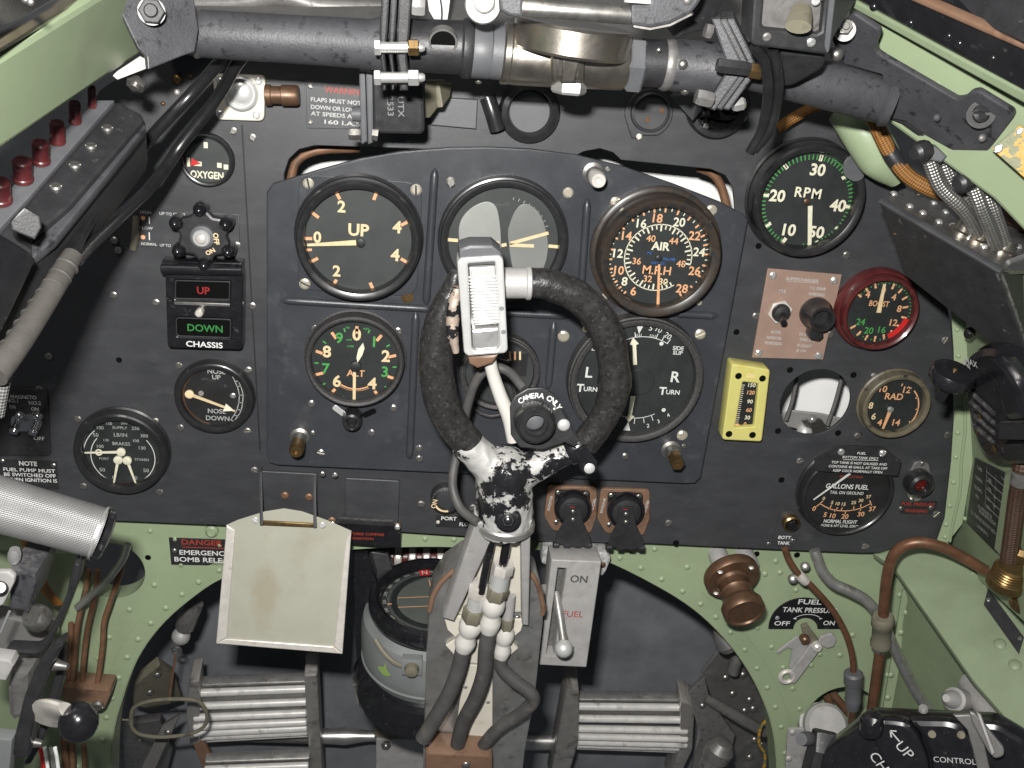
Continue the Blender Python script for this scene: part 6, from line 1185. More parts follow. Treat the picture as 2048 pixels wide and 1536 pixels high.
# ---- relay box under the flange
t = wthing('relay_box', 'black relay box with stamped blue-grey lettering under the flange', 'relay', W(810, 230, -.06)); BP = ((735, 160, -.075), (885, 160, -.075), (735, 260, -.070))
slab('case', [(742, 130), (846, 130), (850, 262), (842, 270), (745, 268)], BP, .05, 'black', t, .002, rad=.003)
slab('mount_plate', [(718, 143), (730, 146), (735, 282), (724, 290), (720, 280)], ((718, 143, -.085), (740, 146, -.085), (722, 290, -.08)), .05, 'greybox', t, .001); slab('mount_plate', [(731, 146), (745, 150), (747, 285), (736, 290)], ((718, 143, -.084), (740, 146, -.084), (722, 290, -.079)), .05, 'greybox', t, .001)
wax('bolt', (697, 268, -.085), (722, 268, -.085), [(11, 0), (13, .2), (13, .8), (11, 1)], 'steel', t, 6); wax('nut', (744, 268, -.085), (756, 270, -.085), [(12, 0), (13, 1)], 'steel', t, 6); wax('knob', (704, 228, -.08), (722, 228, -.08), [(14, 0), (16, 1)], 'greybox', t, 18)
g = G(); f_ = F3(*BP)
for s_, x, y, w in [('2533', 781, 212, 40), ('UTX', 802, 214, 42)]: q = f_.at(x, y, .0003); g.text(s_, q.x, q.y, 12*f_.k(790, 210), .0003, -math.pi/2, .01, w*f_.k(790, 210))
g.v = [tuple(f_.M @ Vector(v)) for v in g.v]; wpart('lettering', g, 'compassgrey', t)
slab('side_tab', [(850, 160), (892, 160), (888, 200), (860, 236), (850, 236)], ((850, 160, -.05), (892, 160, -.03), (850, 236, -.05)), .004, 'olive', t); slab('side_tab', [(878, 165), (905, 165), (900, 195), (886, 214)], ((878, 160, -.04), (902, 160, -.02), (886, 210, -.04)), .004, 'olive', t)
# ---- blurred structure above the tube
wtube('windscreen_tube', [(380, 8, .06), (480, 5, .06), (560, -8, .06), (640, 12, .06), (780, 20, .06)], [20, 24, 26, 24, 22], 'steeldark', label='grey pipe run behind the upper left cross tube', cat='pipe')
slab('windscreen_coaming', [(330, 100), (330, -80), (1800, -80), (1800, 90), (1400, 108), (800, 70)], ((400, 40, .03), (1500, 40, .03), (900, -40, .10)), .004, 'darkmetal', label='dark windscreen coaming above the panel edge', cat='panel')
slab('pale_shield', [(850, -40), (905, -40), (895, 42), (872, 44), (858, 20)], ((850, -20, .0), (905, -20, .0), (872, 44, -.01)), .003, 'white', label='bright white strip seen above the holed sleeve', cat='strip')
wtube('sight_wire', [(880, -10, -.06), (884, 30, -.08), (878, 70, -.10)], 2, 'steel', label='thin wire passing into the hole of the sleeve', cat='wire')

# ================================================================== upper left: switch box with red buttons, cables
t = wthing('identification_switchbox', 'long black switch box with a row of red push buttons at left', 'switch box', W(120, 420, -.2)); XP = ((245, 207, -.115), (290, 245, -.125), (-20, 560, -.235))
slab('box_top', [(186, 202), (246, 204), (290, 240), (286, 262), (110, 485), (-160, 800), (-160, 590), (24, 365), (96, 286)], XP, .03, 'black', t, .002)
slab('grey_strip', [(192, 200), (228, 200), (60, 392), (-40, 500), (-40, 445), (28, 368), (100, 288)], XP, .004, 'greybox', t, .0006, n0=.004)
slab('terminal_strip', [(232, 202), (284, 226), (288, 240), (140, 412), (60, 480), (20, 455), (60, 396)], XP, .008, 'black', t, .002, n0=.009, rad=.002); slab('terminal_edge', [(288, 242), (292, 256), (110, 480), (62, 520), (62, 485), (140, 415)], XP, .006, 'blackpaint', t, .0015, n0=.006)
f_ = F3(*XP)
for px, py in [(215, 258), (182, 294), (150, 332), (112, 375), (66, 440)]: q = f_.M @ f_.at(px, py, .009); o = put('screw', 'steel', t, 0, 0, 0, 12*mpp(px, py, -.18)); o.location = q-Vector(t.matrix_world.translation); o.rotation_euler = f_.n.to_track_quat('Z', 'Y').to_euler()
for px, py, r in [(46, 360, 21), (82, 324, 19), (115, 284, 17), (150, 244, 14), (184, 213, 10), (2, 402, 22)]:
    a = f_.M @ f_.at(px, py, .004); b = f_.M @ (f_.at(px, py, .004)+Vector((0, 0, .0)))+f_.n*.008+Vector((.001, 0, .004)); k = mpp(px, py, -.2); g = G(); g.axis(a, b, [(r*1.05*k, 0), (r*1.05*k, .15), (r*.95*k, .2), (r*.95*k, .92), (r*.8*k, 1), (r*.55*k, 1), (r*.5*k, .97)], 26); wpart('red_button', g, 'redknob', t)
slab('lower_box', [(-40, 440), (66, 508), (74, 520), (8, 660), (-40, 730)], ((-20, 470, -.27), (70, 515, -.245), (-20, 700, -.27)), .03, 'blackgloss', t, .002); slab('clip', [(22, 442), (48, 415), (80, 432), (84, 455), (70, 480), (22, 460)], ((22, 442, -.25), (80, 432, -.245), (30, 460, -.25)), .004, 'black', t)
wtube('black_cable', [(452, 108, -.085), (430, 135, -.075), (378, 193, -.07), (312, 263, -.085), (276, 307, -.10), (247, 351, -.12), (221, 390, -.145), (187, 425, -.165), (161, 468, -.185), (142, 512, -.205)], 13, 'cable', label='left of the two thick black cables slanting across the panel', cat='cable', seg=16)
wtube('black_cable', [(490, 108, -.085), (469, 135, -.075), (443, 182, -.062), (412, 226, -.058), (362, 290, -.06), (335, 330, -.068), (299, 375, -.085), (260, 413, -.11), (221, 450, -.14), (175, 494, -.18), (152, 520, -.205)], 13, 'cable', label='right of the two thick black cables slanting across the panel', cat='cable', seg=16)
t = wthing('taped_conduit', 'grey taped conduit sleeve running down to the left edge', 'conduit', W(60, 650, -.18)); wtube('tape_wrap', [(146, 510, -.205), (116, 560, -.22), (78, 622, -.24), (38, 684, -.26), (-12, 752, -.28)], [20, 23, 23.5, 24, 25], 'tape', t, seg=20)
for i in range(9): f = i/9; g = G(); a = W(136-f*125, 530+f*185, -.211-f*.058); b = W(132.5-f*125, 535+f*185, -.2125-f*.058); k = mpp(80, 630, -.24); g.axis(a, b, [(22*k, 0), (24.8*k, .4), (24.8*k, .6), (22*k, 1)], 24); wpart('tape_turn', g, 'tape', t)
wtube('braid_end', [(24, 700, -.262), (8, 760, -.27), (-5, 830, -.27)], [14, 14, 14], 'braidgrey', t)

# ================================================================== lower left: throttle grip and quadrant
t = wthing('throttle_grip', 'large knurled aluminium throttle grip at the left edge', 'throttle grip', W(100, 1060, -.21)); GPT = [(-120, 985, -.215), (-20, 1003, -.212), (100, 1036, -.208), (199, 1068, -.204)]
A, B = W(-120, 975, -.215), W(199, 1066, -.204); k = mpp(100, 1036, -.21); g = G(); g.tube([A.lerp(B, i/10) for i in range(11)], [58*k, 58*k, 58*k, 57.5*k, 57*k, 56*k, 55.5*k, 55*k, 55*k, 55*k, 54*k], 48, smooth=False); wpart('knurled_sleeve', g, 'knurl', t)
wax('end_cap', (197, 1066, -.204), (214, 1071, -.203), [(54, 0), (56, .1), (56, .7), (48, 1)], 'blackgloss', t, 40); wax('end_ring', (196, 1065.5, -.204), (201, 1067, -.204), [(57, 0), (57, 1)], 'alubright', t, 40)
t = wthing('throttle_quadrant', 'dark throttle quadrant with black ball lever at lower left', 'quadrant', W(80, 1500, -.2)); Z6 = zm(0, 1080, .2968)
def qs(nm, poly, y, th, m, bev=.001, dy=0.0, rad=0): slab(nm, [Z6(*p) for p in poly], ((*Z6(*poly[0]), y), (*Z6(*poly[1]), y), (*Z6(*poly[2]), y+dy)), th, m, t, bev, rad=rad)
qs('bracket_plate', [(-100, 212), (60, 215), (100, 250), (95, 290), (20, 440), (-100, 480)], -.225, .004, 'alupaint', rad=.001)
qs('junction_box', [(60, 205), (240, 225), (248, 290), (180, 500), (150, 480), (60, 470)], -.205, .035, 'blackpaint', .002)
qs('link_arm', [(495, 150), (545, 165), (535, 260), (370, 640), (320, 740), (270, 785), (60, 780), (20, 770), (40, 735), (240, 745), (290, 700), (340, 610), (440, 380)], -.200, .010, 'black', .002, rad=.003)
qs('quadrant_plate', [(330, 745), (410, 700), (425, 720), (330, 880), (250, 1100), (210, 1300), (190, 1470), (110, 1475), (80, 1450), (95, 1330), (160, 1060), (230, 880)], -.222, .012, 'black', .0015, rad=.002)
qs('quadrant_plate', [(400, 720), (430, 735), (420, 960), (350, 1200), (260, 1420), (200, 1520), (150, 1520), (200, 1440), (300, 1150), (370, 900)], -.190, .008, 'black', .0015, rad=.002)
qs('drum', [(60, 900), (200, 890), (190, 1180), (90, 1230), (50, 1180), (40, 1000)], -.195, .05, 'steeldark', .004); qs('side_block', [(-100, 790), (70, 815), (90, 850), (40, 950), (-100, 930)], -.222, .01, 'alupaint', .001)
qs('lower_plate', [(-100, 1330), (80, 1350), (60, 1600), (-100, 1600)], -.18, .01, 'compassgrey'); qs('backing', [(-100, 480), (330, 590), (300, 760), (-100, 800)], -.17, .01, 'darkmetal')
k = mpp(100, 1420, -.215)
g = G(); g.tube([W(*Z6(300, 1200), -.215), W(*Z6(345, 1150), -.222), W(*Z6(400, 1140), -.228), W(*Z6(470, 1160), -.232)], .011, 14, flat=.35, fup=(0, -1, 0)); wpart('lever_strap', g, 'tin', t)
g = G(); g.sphere(W(*Z6(530, 1225), -.232), 39*k, 28, 1.08); wpart('ball_handle', g, 'blackgloss', t)
for p in [(385, 830), (218, 1350)]: a = W(*Z6(*p), -.21); g = G(); g.axis(a+Vector((-.006, 0, 0)), a+Vector((.007, -.003, .0)), [(.0036, 0), (.004, .4), (.003, .6), (.002, 1)], 12); wpart('nut', g, 'steel', t)
g = G(); g.axis(W(*Z6(210, 510), -.20), W(*Z6(330, 555), -.19), [(.006, 0), (.008, .2), (.008, .5), (.005, .7), (.005, 1)], 12); wpart('spindle', g, 'steel', t)
wax('screw_boss', (*Z6(0, 320), -.228), (*Z6(2, 322), -.234), [(14, 0), (14, .8), (10, 1)], 'steel', t); wax('fitting', (*Z6(100, 60), -.20), (*Z6(95, 150), -.20), [(10, 0), (13, .3), (13, .7), (9, 1)], 'alubright', t)
wtube('teal_wire', [(*Z6(65, 480), -.226), (*Z6(30, 560), -.226), (*Z6(5, 620), -.226)], 3, 'compassgrey', t)
wtube('orange_conduit', [(*Z6(170, -20), -.10), (*Z6(215, 90), -.09), (*Z6(265, 250), -.08), (*Z6(320, 350), -.07), (*Z6(390, 430), -.06)], [14, 14, 13, 12, 11], 'orange', label='flat orange conduit under the throttle grip', cat='conduit', flat=.5)
for pts, r, m, lab in [([(600, 200), (580, 320), (525, 560), (505, 760), (490, 990)], 6, 'copperpipe', 'leftmost of three upright copper pipes at lower left'), ([(660, 200), (640, 380), (590, 600), (565, 800), (550, 1000)], 6, 'copperpipe', 'middle of three upright copper pipes at lower left'), ([(840, 60), (810, 220), (740, 430), (700, 560), (690, 720), (650, 1020)], 6, 'copperpipe', 'rightmost bent copper pipe at lower left'), ([(860, 30), (825, 130), (740, 250), (640, 350), (520, 455)], 8, 'alu', 'grey pipe crossing the left round hole of frame'), ([(480, 560), (470, 800), (460, 980)], 6, 'copperpipe', 'short copper pipe beside the quadrant plate'), ([(435, 1340), (440, 1450), (450, 1600)], 8, 'copperpipe', 'left copper pipe below the brown pipe block'), ([(490, 1360), (490, 1450), (490, 1600)], 6, 'copperpipe', 'middle copper pipe below the brown pipe block'), ([(565, 1380), (570, 1450), (575, 1600)], 6, 'copperpipe', 'right copper pipe below the brown pipe block')]:
    wtube('copper_pipe' if m != 'alu' else 'grey_pipe', [(*Z6(*p), -.004 if m != 'alu' else -.012) for p in pts], r, m, label=lab, cat='pipe')
o, f_ = slab('pipe_block', [Z6(420, 985), (Z6(740, 1010)), Z6(745, 1050), Z6(700, 1145), Z6(420, 1080)], ((*Z6(420, 985), -.012), (*Z6(740, 1010), -.012), (*Z6(700, 1145), -.012)), .02, 'bakelite', label='brown pipe clamp block on the left of green frame', cat='clamp', bev=.0015, rad=.002)
q = f_.at(*Z6(660, 1112)); put('screw', 'steel', o, q.x, q.y, 0, .005)
t = wthing('coloured_leads', 'small bundle of red and white leads at the bottom left', 'leads', W(90, 1520, -.12))
for i, (m, x) in enumerate((('reflag', 270), ('white', 300), ('alu', 340), ('white', 370))): wtube('lead', [(*Z6(x, 1400), -.12), (*Z6(x+12, 1460), -.12), (*Z6(x+30, 1600), -.12)], 4, m, t)
slab('left_wall', [(-300, 1080), (180, 1110), (120, 1250), (110, 1700), (-300, 1700)], ((-80, 1100, -.10), (150, 1100, .0), (-80, 1500, -.10)), .004, 'green', label='green side wall behind the throttle quadrant', cat='wall')
# ================================================================== right side
wtube('green_trunk', [(1700, 215, -.02), (1728, 262, -.03), (1760, 318, -.035), (1796, 356, -.035)], [44, 44, 40, 22], 'green', label='pale green rounded duct beside the rev counter', cat='duct', seg=24)
t = wthing('orange_conduit', 'orange braided conduit with a black taped length at upper right', 'conduit', W(1800, 330, -.07)); OP = [(1742, 225, -.06), (1758, 262, -.06), (1780, 305, -.065), (1812, 348, -.07), (1852, 374, -.075), (1900, 392, -.075)]
wtube('braid', OP, 15, 'braidorange', t, seg=18); wtube('tape', [(1768, 282, -.0605), (1782, 308, -.065), (1800, 334, -.068)], [15.4, 16.2, 15.4], 'black', t, seg=18); wtube('braid_tail', [(1930, 398, -.07), (1985, 420, -.07), (2070, 460, -.07)], 14, 'braidbrown', t, seg=18)
wtube('orange_conduit', [(1555, 258, -.02), (1580, 240, -.02), (1612, 222, -.02), (1640, 210, -.02)], 11, 'braidorange', label='short orange conduit under the right black tube', cat='conduit', seg=16)
BX = ((1756, 403, -.085), (1998, 546, -.150), (1812, 553, -.080)); TX = ((1756, 403, -.0855), (1998, 546, -.1505), (1812, 376, -.045))
t = wthing('terminal_box', 'dark grey wedge box with screwed metal lid at the right edge', 'terminal box', W(1900, 560, -.09))
slab('front_face', [(1757, 404), (1998, 546), (2075, 760), (2050, 740), (1812, 553)], BX, .004, 'black', t, .0012); slab('front_lip', [(1757, 402), (1999, 545), (1999, 552), (1758, 410)], BX, .005, 'panel', t, .001, n0=.001)
slab('lid', [(1760, 399), (1815, 374), (2090, 452), (2090, 540), (2000, 542)], TX, .003, 'steel', t, .0008); slab('side_face', [(1999, 547), (2090, 520), (2090, 790), (2072, 757)], ((1999, 547, -.151), (2060, 530, -.12), (2060, 740, -.13)), .003, 'black', t, .001)
f_ = F3(*TX)
for px, py in [(1788, 388), (1838, 388), (1820, 413), (1846, 426), (1868, 406), (1892, 424), (1878, 444), (1906, 452), (1937, 476), (1968, 494), (2036, 494)]: q = f_.M @ f_.at(px, py, .0002); o = put('rivet', 'alubright', t, 0, 0, 0, 8*mpp(px, py, -.09), name='lid_screw', zs=1.3); o.location = q-Vector(t.matrix_world.translation); o.rotation_euler = f_.n.to_track_quat('Z', 'Y').to_euler()
for px, py in [(1925, 465), (1955, 480), (2005, 500)]: q = f_.M @ f_.at(px, py, 0); k = mpp(px, py, -.1); g = G(); g.axis(q, q+f_.n*.008, [(26*k, 0), (26*k, .2), (19*k, .3), (17*k, 1)], 24); wpart('cable_gland', g, 'nickel', t)
fb = F3(*BX); q = fb.M @ fb.at(1790, 468, 0); o = put('rivet', 'copper', t, 0, 0, 0, .0015); o.location = q-Vector(t.matrix_world.translation)
slab('corner_bead', [(2015, 518), (2090, 490), (2090, 502), (2022, 524)], TX, .004, 'alubright', t, .0012, n0=.002)
for pts, lab in [([(1858, 318, -.12), (1880, 372, -.12), (1925, 418, -.12), (1952, 462, -.11), (1958, 480, -.10)], 'first of the silver braided cables entering the wedge box'), ([(1886, 318, -.11), (1902, 356, -.11), (1932, 398, -.11), (1948, 440, -.10), (1950, 475, -.09)], 'second silver braided cable crossing the first above the wedge box'), ([(1946, 372, -.13), (1966, 424, -.13), (1988, 478, -.12), (1996, 500, -.11)], 'third silver braided cable further right above the wedge box'), ([(1972, 372, -.12), (1988, 424, -.12), (2006, 478, -.115), (2010, 500, -.11)], 'rightmost silver braided cable above the wedge box')]: wtube('braided_cable', pts, 14, 'braidmetal', label=lab, cat='cable', seg=18)
for c, lab in [((1840, 302), 'upper black clamp knob on the braided cables'), ((1926, 364), 'lower black clamp knob on the braided cables')]:
    t = wthing('cable_clamp', lab, 'clamp', W(*c, -.13)); k = mpp(*c, -.13); wax('knob', (c[0]-12, c[1]+6, -.135), (c[0]+18, c[1]-6, -.13), [(12, 0), (19, .15), (21, .5), (19, .8), (12, 1)], 'black', t, 10); slab('clamp_jaw', [(c[0]+6, c[1]-18), (c[0]+32, c[1]-8), (c[0]+54, c[1]+12), (c[0]+42, c[1]+24), (c[0]+8, c[1]+16)], ((c[0], c[1], -.128), (c[0]+50, c[1]+10, -.133), (c[0], c[1]+20, -.128)), .006, 'greybox', t, .0012)
# ---- green side wall, flange strip, beam
Z12 = zm(1720, 640, .3124); Z11 = zm(1500, 1060, .31)
fs = F3((1905, 640, -.006), (1930, 640, -.010), (1890, 1060, -.006)); t = thing('frame_flange', 'green riveted flange strip along the right edge of the panel', 'flange', fs)
g = G(); g.plate(fs.pl([(1898, 560), (1935, 560), (1948, 800), (1945, 930), (1925, 1048), (1893, 1088), (1872, 1086), (1889, 1036), (1902, 921), (1909, 811), (1907, 700)]), -.003, 0, .0005); part('strip', g, 'green', t)
puts('rivet', 'green', t, fs, [Z12(622, 62), Z12(630, 230), Z12(638, 565), Z12(625, 722), Z12(613, 878), Z12(598, 1040), Z12(575, 1190), Z12(550, 1310), Z12(543, 1390), Z12(670, 1272)], 5.5, .0002)
g = G(); a = [fs.at(*Z12(x, y), .001) for x, y in [(668, 480), (672, 700), (650, 900), (640, 1100), (600, 1280), (575, 1420)]]; g.tube([Vector((p.x, p.y, .0006)) for p in a], .0012, 8); part('fold_bead', g, 'green', t)
WP = ((1930, 700, -.010), (2070, 700, -.150), (1930, 1050, -.010)); t = wthing('side_wall', 'green cockpit side wall at the right edge with a vertical rib', 'wall', W(1980, 1000, -.05))
slab('skin', [(1925, 540), (2140, 540), (2140, 1330), (1990, 1190), (1880, 1090), (1925, 1045), (1945, 930)], WP, .003, 'green', t); slab('rib', [(2008, 940), (2036, 945), (2012, 1125), (1985, 1100)], WP, .010, 'green', t, .003, n0=.008)
fw_ = F3(*WP); p = thing('boost_table_placard', 'black engine limits table placard on the right side wall', 'placard', fw_); g = G(); g.plate(fw_.pl([Z12(745, 880), Z12(935, 975), Z12(925, 1100), Z12(880, 1490), Z12(690, 1300)]), 0, .0012, .0003); part('plate', g, 'black', p)
I = G(); f2 = fw_; zz = .0015
def ln(a, b, w=.0006): I.line(f2.at(*Z12(*a), zz), f2.at(*Z12(*b), zz), w, zz)
for i in range(5): ln((808+i*0, 968+i*55), (925-i*4, 1068+i*55))
ln((812, 945), (800, 1200)); ln((870, 990), (855, 1250), .0003); ln((905, 1005), (925, 1030)); ln((925, 1010), (905, 1275), .0004)
for i, (s_, x, y) in enumerate([('CLIMB', 765, 950), ('NORMAL', 762, 1020), ('CRUISING', 755, 1080), ('MAX', 752, 1130), ('2650', 830, 1025), ('+7', 868, 1080), ('2850', 828, 1085), ('+9', 862, 1135), ('2650', 822, 1145), ('+4', 858, 1190), ('2850', 820, 1200), ('OIL PRESSURE LB.', 800, 1225), ('MINIMUM IN FLIGHT', 815, 1265), ('OIL TEMPERATURE FOR TAKE-OFF', 795, 1300), ('C. MINIMUM 15', 780, 1340)]):
    q = f2.at(*Z12(x, y), zz); I.text(s_, q.x, q.y, .0032, zz, math.radians(-6), .01)
part('lettering', I, 'inkdim', p)
LP = ((1790, 1128, -.008), (1900, 1082, -.008), (2048, 1470, -.160)); t = wthing('longeron_beam', 'broad dull green longeron beam running down the right side', 'beam', W(1950, 1300, -.07))
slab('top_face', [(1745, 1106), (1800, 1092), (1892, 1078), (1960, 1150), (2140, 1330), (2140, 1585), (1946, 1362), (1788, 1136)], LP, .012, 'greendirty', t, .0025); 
f_ = F3(*LP)
for px, py in [(2000, 1288), (2030, 1330), (1945, 1145), (1970, 1170)]: q = f_.M @ f_.at(px, py, .0002); o = put('rivet', 'greendirty', t, 0, 0, 0, 12*mpp(px, py, -.1) if px > 1990 else .002, name='rivet', zs=.6); o.location = q-Vector(t.matrix_world.translation); o.rotation_euler = f_.n.to_track_quat('Z', 'Y').to_euler()
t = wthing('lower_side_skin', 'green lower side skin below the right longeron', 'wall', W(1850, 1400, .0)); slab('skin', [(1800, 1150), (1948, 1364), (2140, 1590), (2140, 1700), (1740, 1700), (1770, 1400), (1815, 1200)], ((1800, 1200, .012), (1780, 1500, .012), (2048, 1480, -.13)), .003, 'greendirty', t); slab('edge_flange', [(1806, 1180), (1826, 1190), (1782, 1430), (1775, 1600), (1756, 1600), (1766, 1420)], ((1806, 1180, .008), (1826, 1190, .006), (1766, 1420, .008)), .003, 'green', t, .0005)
for px, py in [(1820, 1196), (1812, 1225), (1802, 1265), (1790, 1310), (1782, 1350), (1776, 1395)]: wput('rivet', 'green', t, px, py, .004, 6, Vector((0, -1, 0)))
f_ = F3(*LP); p = thing('beam_placard', 'small black data placard on the right longeron', 'placard', f_); g = G(); g.plate(f_.pl([Z11(1535, 375), Z11(1768, 690), Z11(1735, 800), Z11(1508, 480)], .0012), 0, .0012, .0003); part('plate', g, 'black', p); puts('screw', 'steel', p, f_, [Z11(1538, 450), Z11(1742, 700)], 5, .0012)

for px, py, lab in [(2012, 1162, 'brass threaded connector on the right longeron'), (2058, 1205, 'second brass connector cut by the right edge')]:
    q = W(px, py, -.13); k = mpp(px, py, -.13); t = wthing('brass_connector', lab, 'connector', q); fx = Fr(q, CR, Vector((0, -.12, 1))); 
    g = G(); g.lathe([(34*k, -.004), (34*k, .002), (30*k, .003), (29*k, .012), (25*k, .013), (23*k, .022), (27*k, .024), (27*k, .030), (19*k, .033), (15*k, .033)], seg=36); g.v = [tuple(fx.M @ Vector(v)) for v in g.v]; wpart('body', g, 'brass', t)
    for i in range(4): g = G(); g.torus(29.5*k, .0008, .004+i*.0022, seg=36, s2=6); g.v = [tuple(fx.M @ Vector(v)) for v in g.v]; wpart('thread', g, 'brass', t)
t = wthing('brown_conduit', 'brown braided conduit rising from the brass connector', 'conduit', W(2020, 1100, -.14)); wtube('braid', [(2018, 1118, -.135), (2026, 1060, -.137), (2034, 1000, -.14), (2040, 965, -.145)], 16, 'braidbrown', t, seg=20); wtube('sleeve', [(2040, 965, -.1452), (2044, 945, -.147)], 18, 'steeldark', t, seg=18, smooth=False); wtube('braid_top', [(2044, 945, -.147), (2050, 925, -.145), (2070, 900, -.13)], 18, 'braidbrown', t, seg=18)
# ---- black bakelite control unit with disc knob
t = wthing('control_unit', 'glossy black bakelite control unit with round disc knob at right', 'control unit', W(1990, 900, -.11)); UP_ = ((1925, 720, -.10), (2048, 760, -.165), (1950, 900, -.10))
slab('body', [Z12(635, 300), Z12(690, 215), Z12(760, 175), Z12(850, 170), Z12(960, 260), Z12(1200, 420), Z12(1200, 880), Z12(980, 945), Z12(880, 935), Z12(780, 875), Z12(720, 760), Z12(690, 640), Z12(665, 500)], UP_, .03, 'blackgloss', t, .006, rad=.006)
slab('raised_block', [Z12(820, 230), Z12(900, 260), Z12(1010, 420), Z12(1060, 640), Z12(940, 655), Z12(900, 600), Z12(870, 420)], UP_, .012, 'blackgloss', t, .005, n0=.010, rad=.006); slab('step_block', [Z12(880, 660), Z12(1200, 660), Z12(1200, 780), Z12(880, 770)], UP_, .01, 'black', t, .002, n0=.004); slab('step_block', [Z12(900, 790), Z12(1200, 790), Z12(1200, 930), Z12(960, 930), Z12(880, 880)], UP_, .01, 'blackgloss', t, .003, n0=.006)
f_ = F3(*UP_)
for i in range(4): 
    a, b = f_.M @ f_.at(*Z12(700+i*10, 450+i*75), .001), f_.M @ f_.at(*Z12(860, 600+i*62), .001); g = G(); g.tube([a, b], .0016, 8, smooth=False); wpart('ridge', g, 'black', t)
for x, y in [(742, 712), (858, 825), (765, 625)]: q = f_.M @ f_.at(*Z12(x, y), .0005); o = put('rivet', 'brass', t, 0, 0, 0, .0028, zs=.4); o.location = q-Vector(t.matrix_world.translation); o.rotation_euler = f_.n.to_track_quat('Z', 'Y').to_euler()
g = G(); 
for s_, x, y, r in [('MAX', 712, 272, -5), ('LET', 668, 290, 35), ('R', 700, 305, 0)]: q = f_.at(*Z12(x, y), .0006); g.text(s_, q.x, q.y, .0045, .0006, math.radians(r), .02)
g.v = [tuple(f_.M @ Vector(v)) for v in g.v]; wpart('lettering', g, 'inkdim', t)
c = W(*Z12(592, 350), -.135); k = mpp(1905, 750, -.135); fk = Fr(c, Vector((1, 0, -.08)), Vector((.05, -.25, 1))); g = G(); g.lathe([(10*k, -.020), (12*k, -.010), (16*k, -.006), (38*k, -.006), (42*k, -.004), (42*k, .001), (39*k, .003), (14*k, .0035)], seg=48); g.v = [tuple(fk.M @ Vector(v)) for v in g.v]; wpart('disc_knob', g, 'blackgloss', t)
g = G(); g.lathe([(5*k, .003), (5*k, .0045), (3*k, .005)], seg=14); g.v = [tuple(fk.M @ Vector(v)) for v in g.v]; wpart('knob_pin', g, 'brass', t)
wax('knob_arm', (*Z12(640, 420), -.125), (*Z12(790, 400), -.105), [(7, 0), (9, .5), (9, 1)], 'blackgloss', t, 14)
for x, y, r in [(985, 310, 13), (700, 90, 12), (1025, 400, 14)]: a = W(*Z12(x, y), -.135 if x > 900 else -.05); g = G(); g.axis(a, a+Vector((-.006, -.01, .006)), [(r*k, 0), (r*k, .6), (r*.6*k, 1)], 14); wpart('terminal_knob', g, 'blackgloss', t)
# ---- pipes at lower right
t = wthing('copper_pipe', 'thick bent copper pipe with brass union at the right', 'pipe', W(1750, 1420, -.05)); PP = [(785, 1170), (815, 950), (848, 700), (866, 480), (884, 300), (925, 165), (1000, 98), (1110, 80), (1250, 115), (1400, 190), (1540, 275)]
wtube('pipe', [(*Z11(*p), -.03-.004*i) for i, p in enumerate(PP)], 9.5, 'copperbrt', t, seg=16); wax('union', (*Z11(858, 555), -.042), (*Z11(840, 770), -.036), [(18, 0), (21, .05), (21, .25), (18, .3), (18, .7), (20, .75), (20, .85), (14, .9), (14, 1)], 'olive', t, 24); wax('union_nut', (*Z11(848, 705), -.038), (*Z11(842, 765), -.036), [(17, 0), (18, .1), (18, .9), (16, 1)], 'steel', t, 6)
wtube('grey_pipe', [(*Z11(*p), -.012-.003*i) for i, p in enumerate([(415, 130), (440, 200), (470, 270), (540, 345), (650, 395), (760, 462), (850, 585), (930, 760), (1000, 905), (1080, 1055), (1170, 1180)])], 10.5, 'alu', label='smooth grey pipe curving across the lower right frame', cat='pipe', seg=16)
t = wthing('thin_copper_pipe', 'thin copper pipe crossing the fuel tank pressure placard', 'pipe', W(1700, 1400, -.02)); wtube('pipe', [(*Z11(*p), -.018) for p in [(225, 120), (250, 190), (310, 280), (400, 365), (520, 500), (605, 640), (648, 760), (665, 860), (667, 960)]], 6.5, 'copperbrt', t, seg=14)
wax('union', (*Z11(668, 915), -.019), (*Z11(662, 1150), -.019), [(14, 0), (18, .05), (18, .3), (15, .33), (15, .72), (16, .75), (12, .95), (12, 1)], 'greybox', t, 20); wax('tail', (*Z11(662, 1140), -.019), (*Z11(655, 1240), -.019), [(8, 0), (8, 1)], 'copper', t, 14)
wax('pipe_clip', (*Z11(312, 285), -.018), (*Z11(362, 335), -.018), [(9, 0), (10, .2), (10, .8), (9, 1)], 'tin', t, 14)
t = wthing('cable_clips', 'two tiny pale clips near the top of the thin copper pipe', 'clip', W(1600, 1140, .01))
for x, y in [(355, 235), (275, 315)]: wax('clip', (*Z11(x, y), .012), (*Z11(x, y), -.006), [(6, 0), (6, .7), (9, .75), (9, .95), (5, 1)], 'steel', t, 14)
for a, b, lab in [((470, 1010), (540, 1180), 'left thin rod behind the lower right frame hole'), ((510, 1030), (640, 1180), 'right thin rod behind the lower right frame hole')]: g = G(); g.axis(W(*Z11(*a), .05), W(*Z11(*b), .05), [(.004, 0), (.004, 1)], 12); solo('hole_rod', g, 'copperpipe', lab, 'rod')
slab('hole_backing', [(1590, 1340), (1780, 1340), (1780, 1560), (1590, 1560)], ((1600, 1350, .075), (1760, 1350, .075), (1600, 1540, .07)), .003, 'green', label='pale green plate behind the lower right frame hole', cat='plate')
t = wthing('frame_pulley', 'grey metal pulley in the lower right frame hole', 'pulley', W(1650, 1450, .03)); wax('drum', (*Z11(430, 1250), .02), (*Z11(500, 1260), -.005), [(36, 0), (40, .1), (40, .35), (34, .4), (34, .6), (40, .65), (40, .9), (34, 1)], 'alupaint', t, 32)
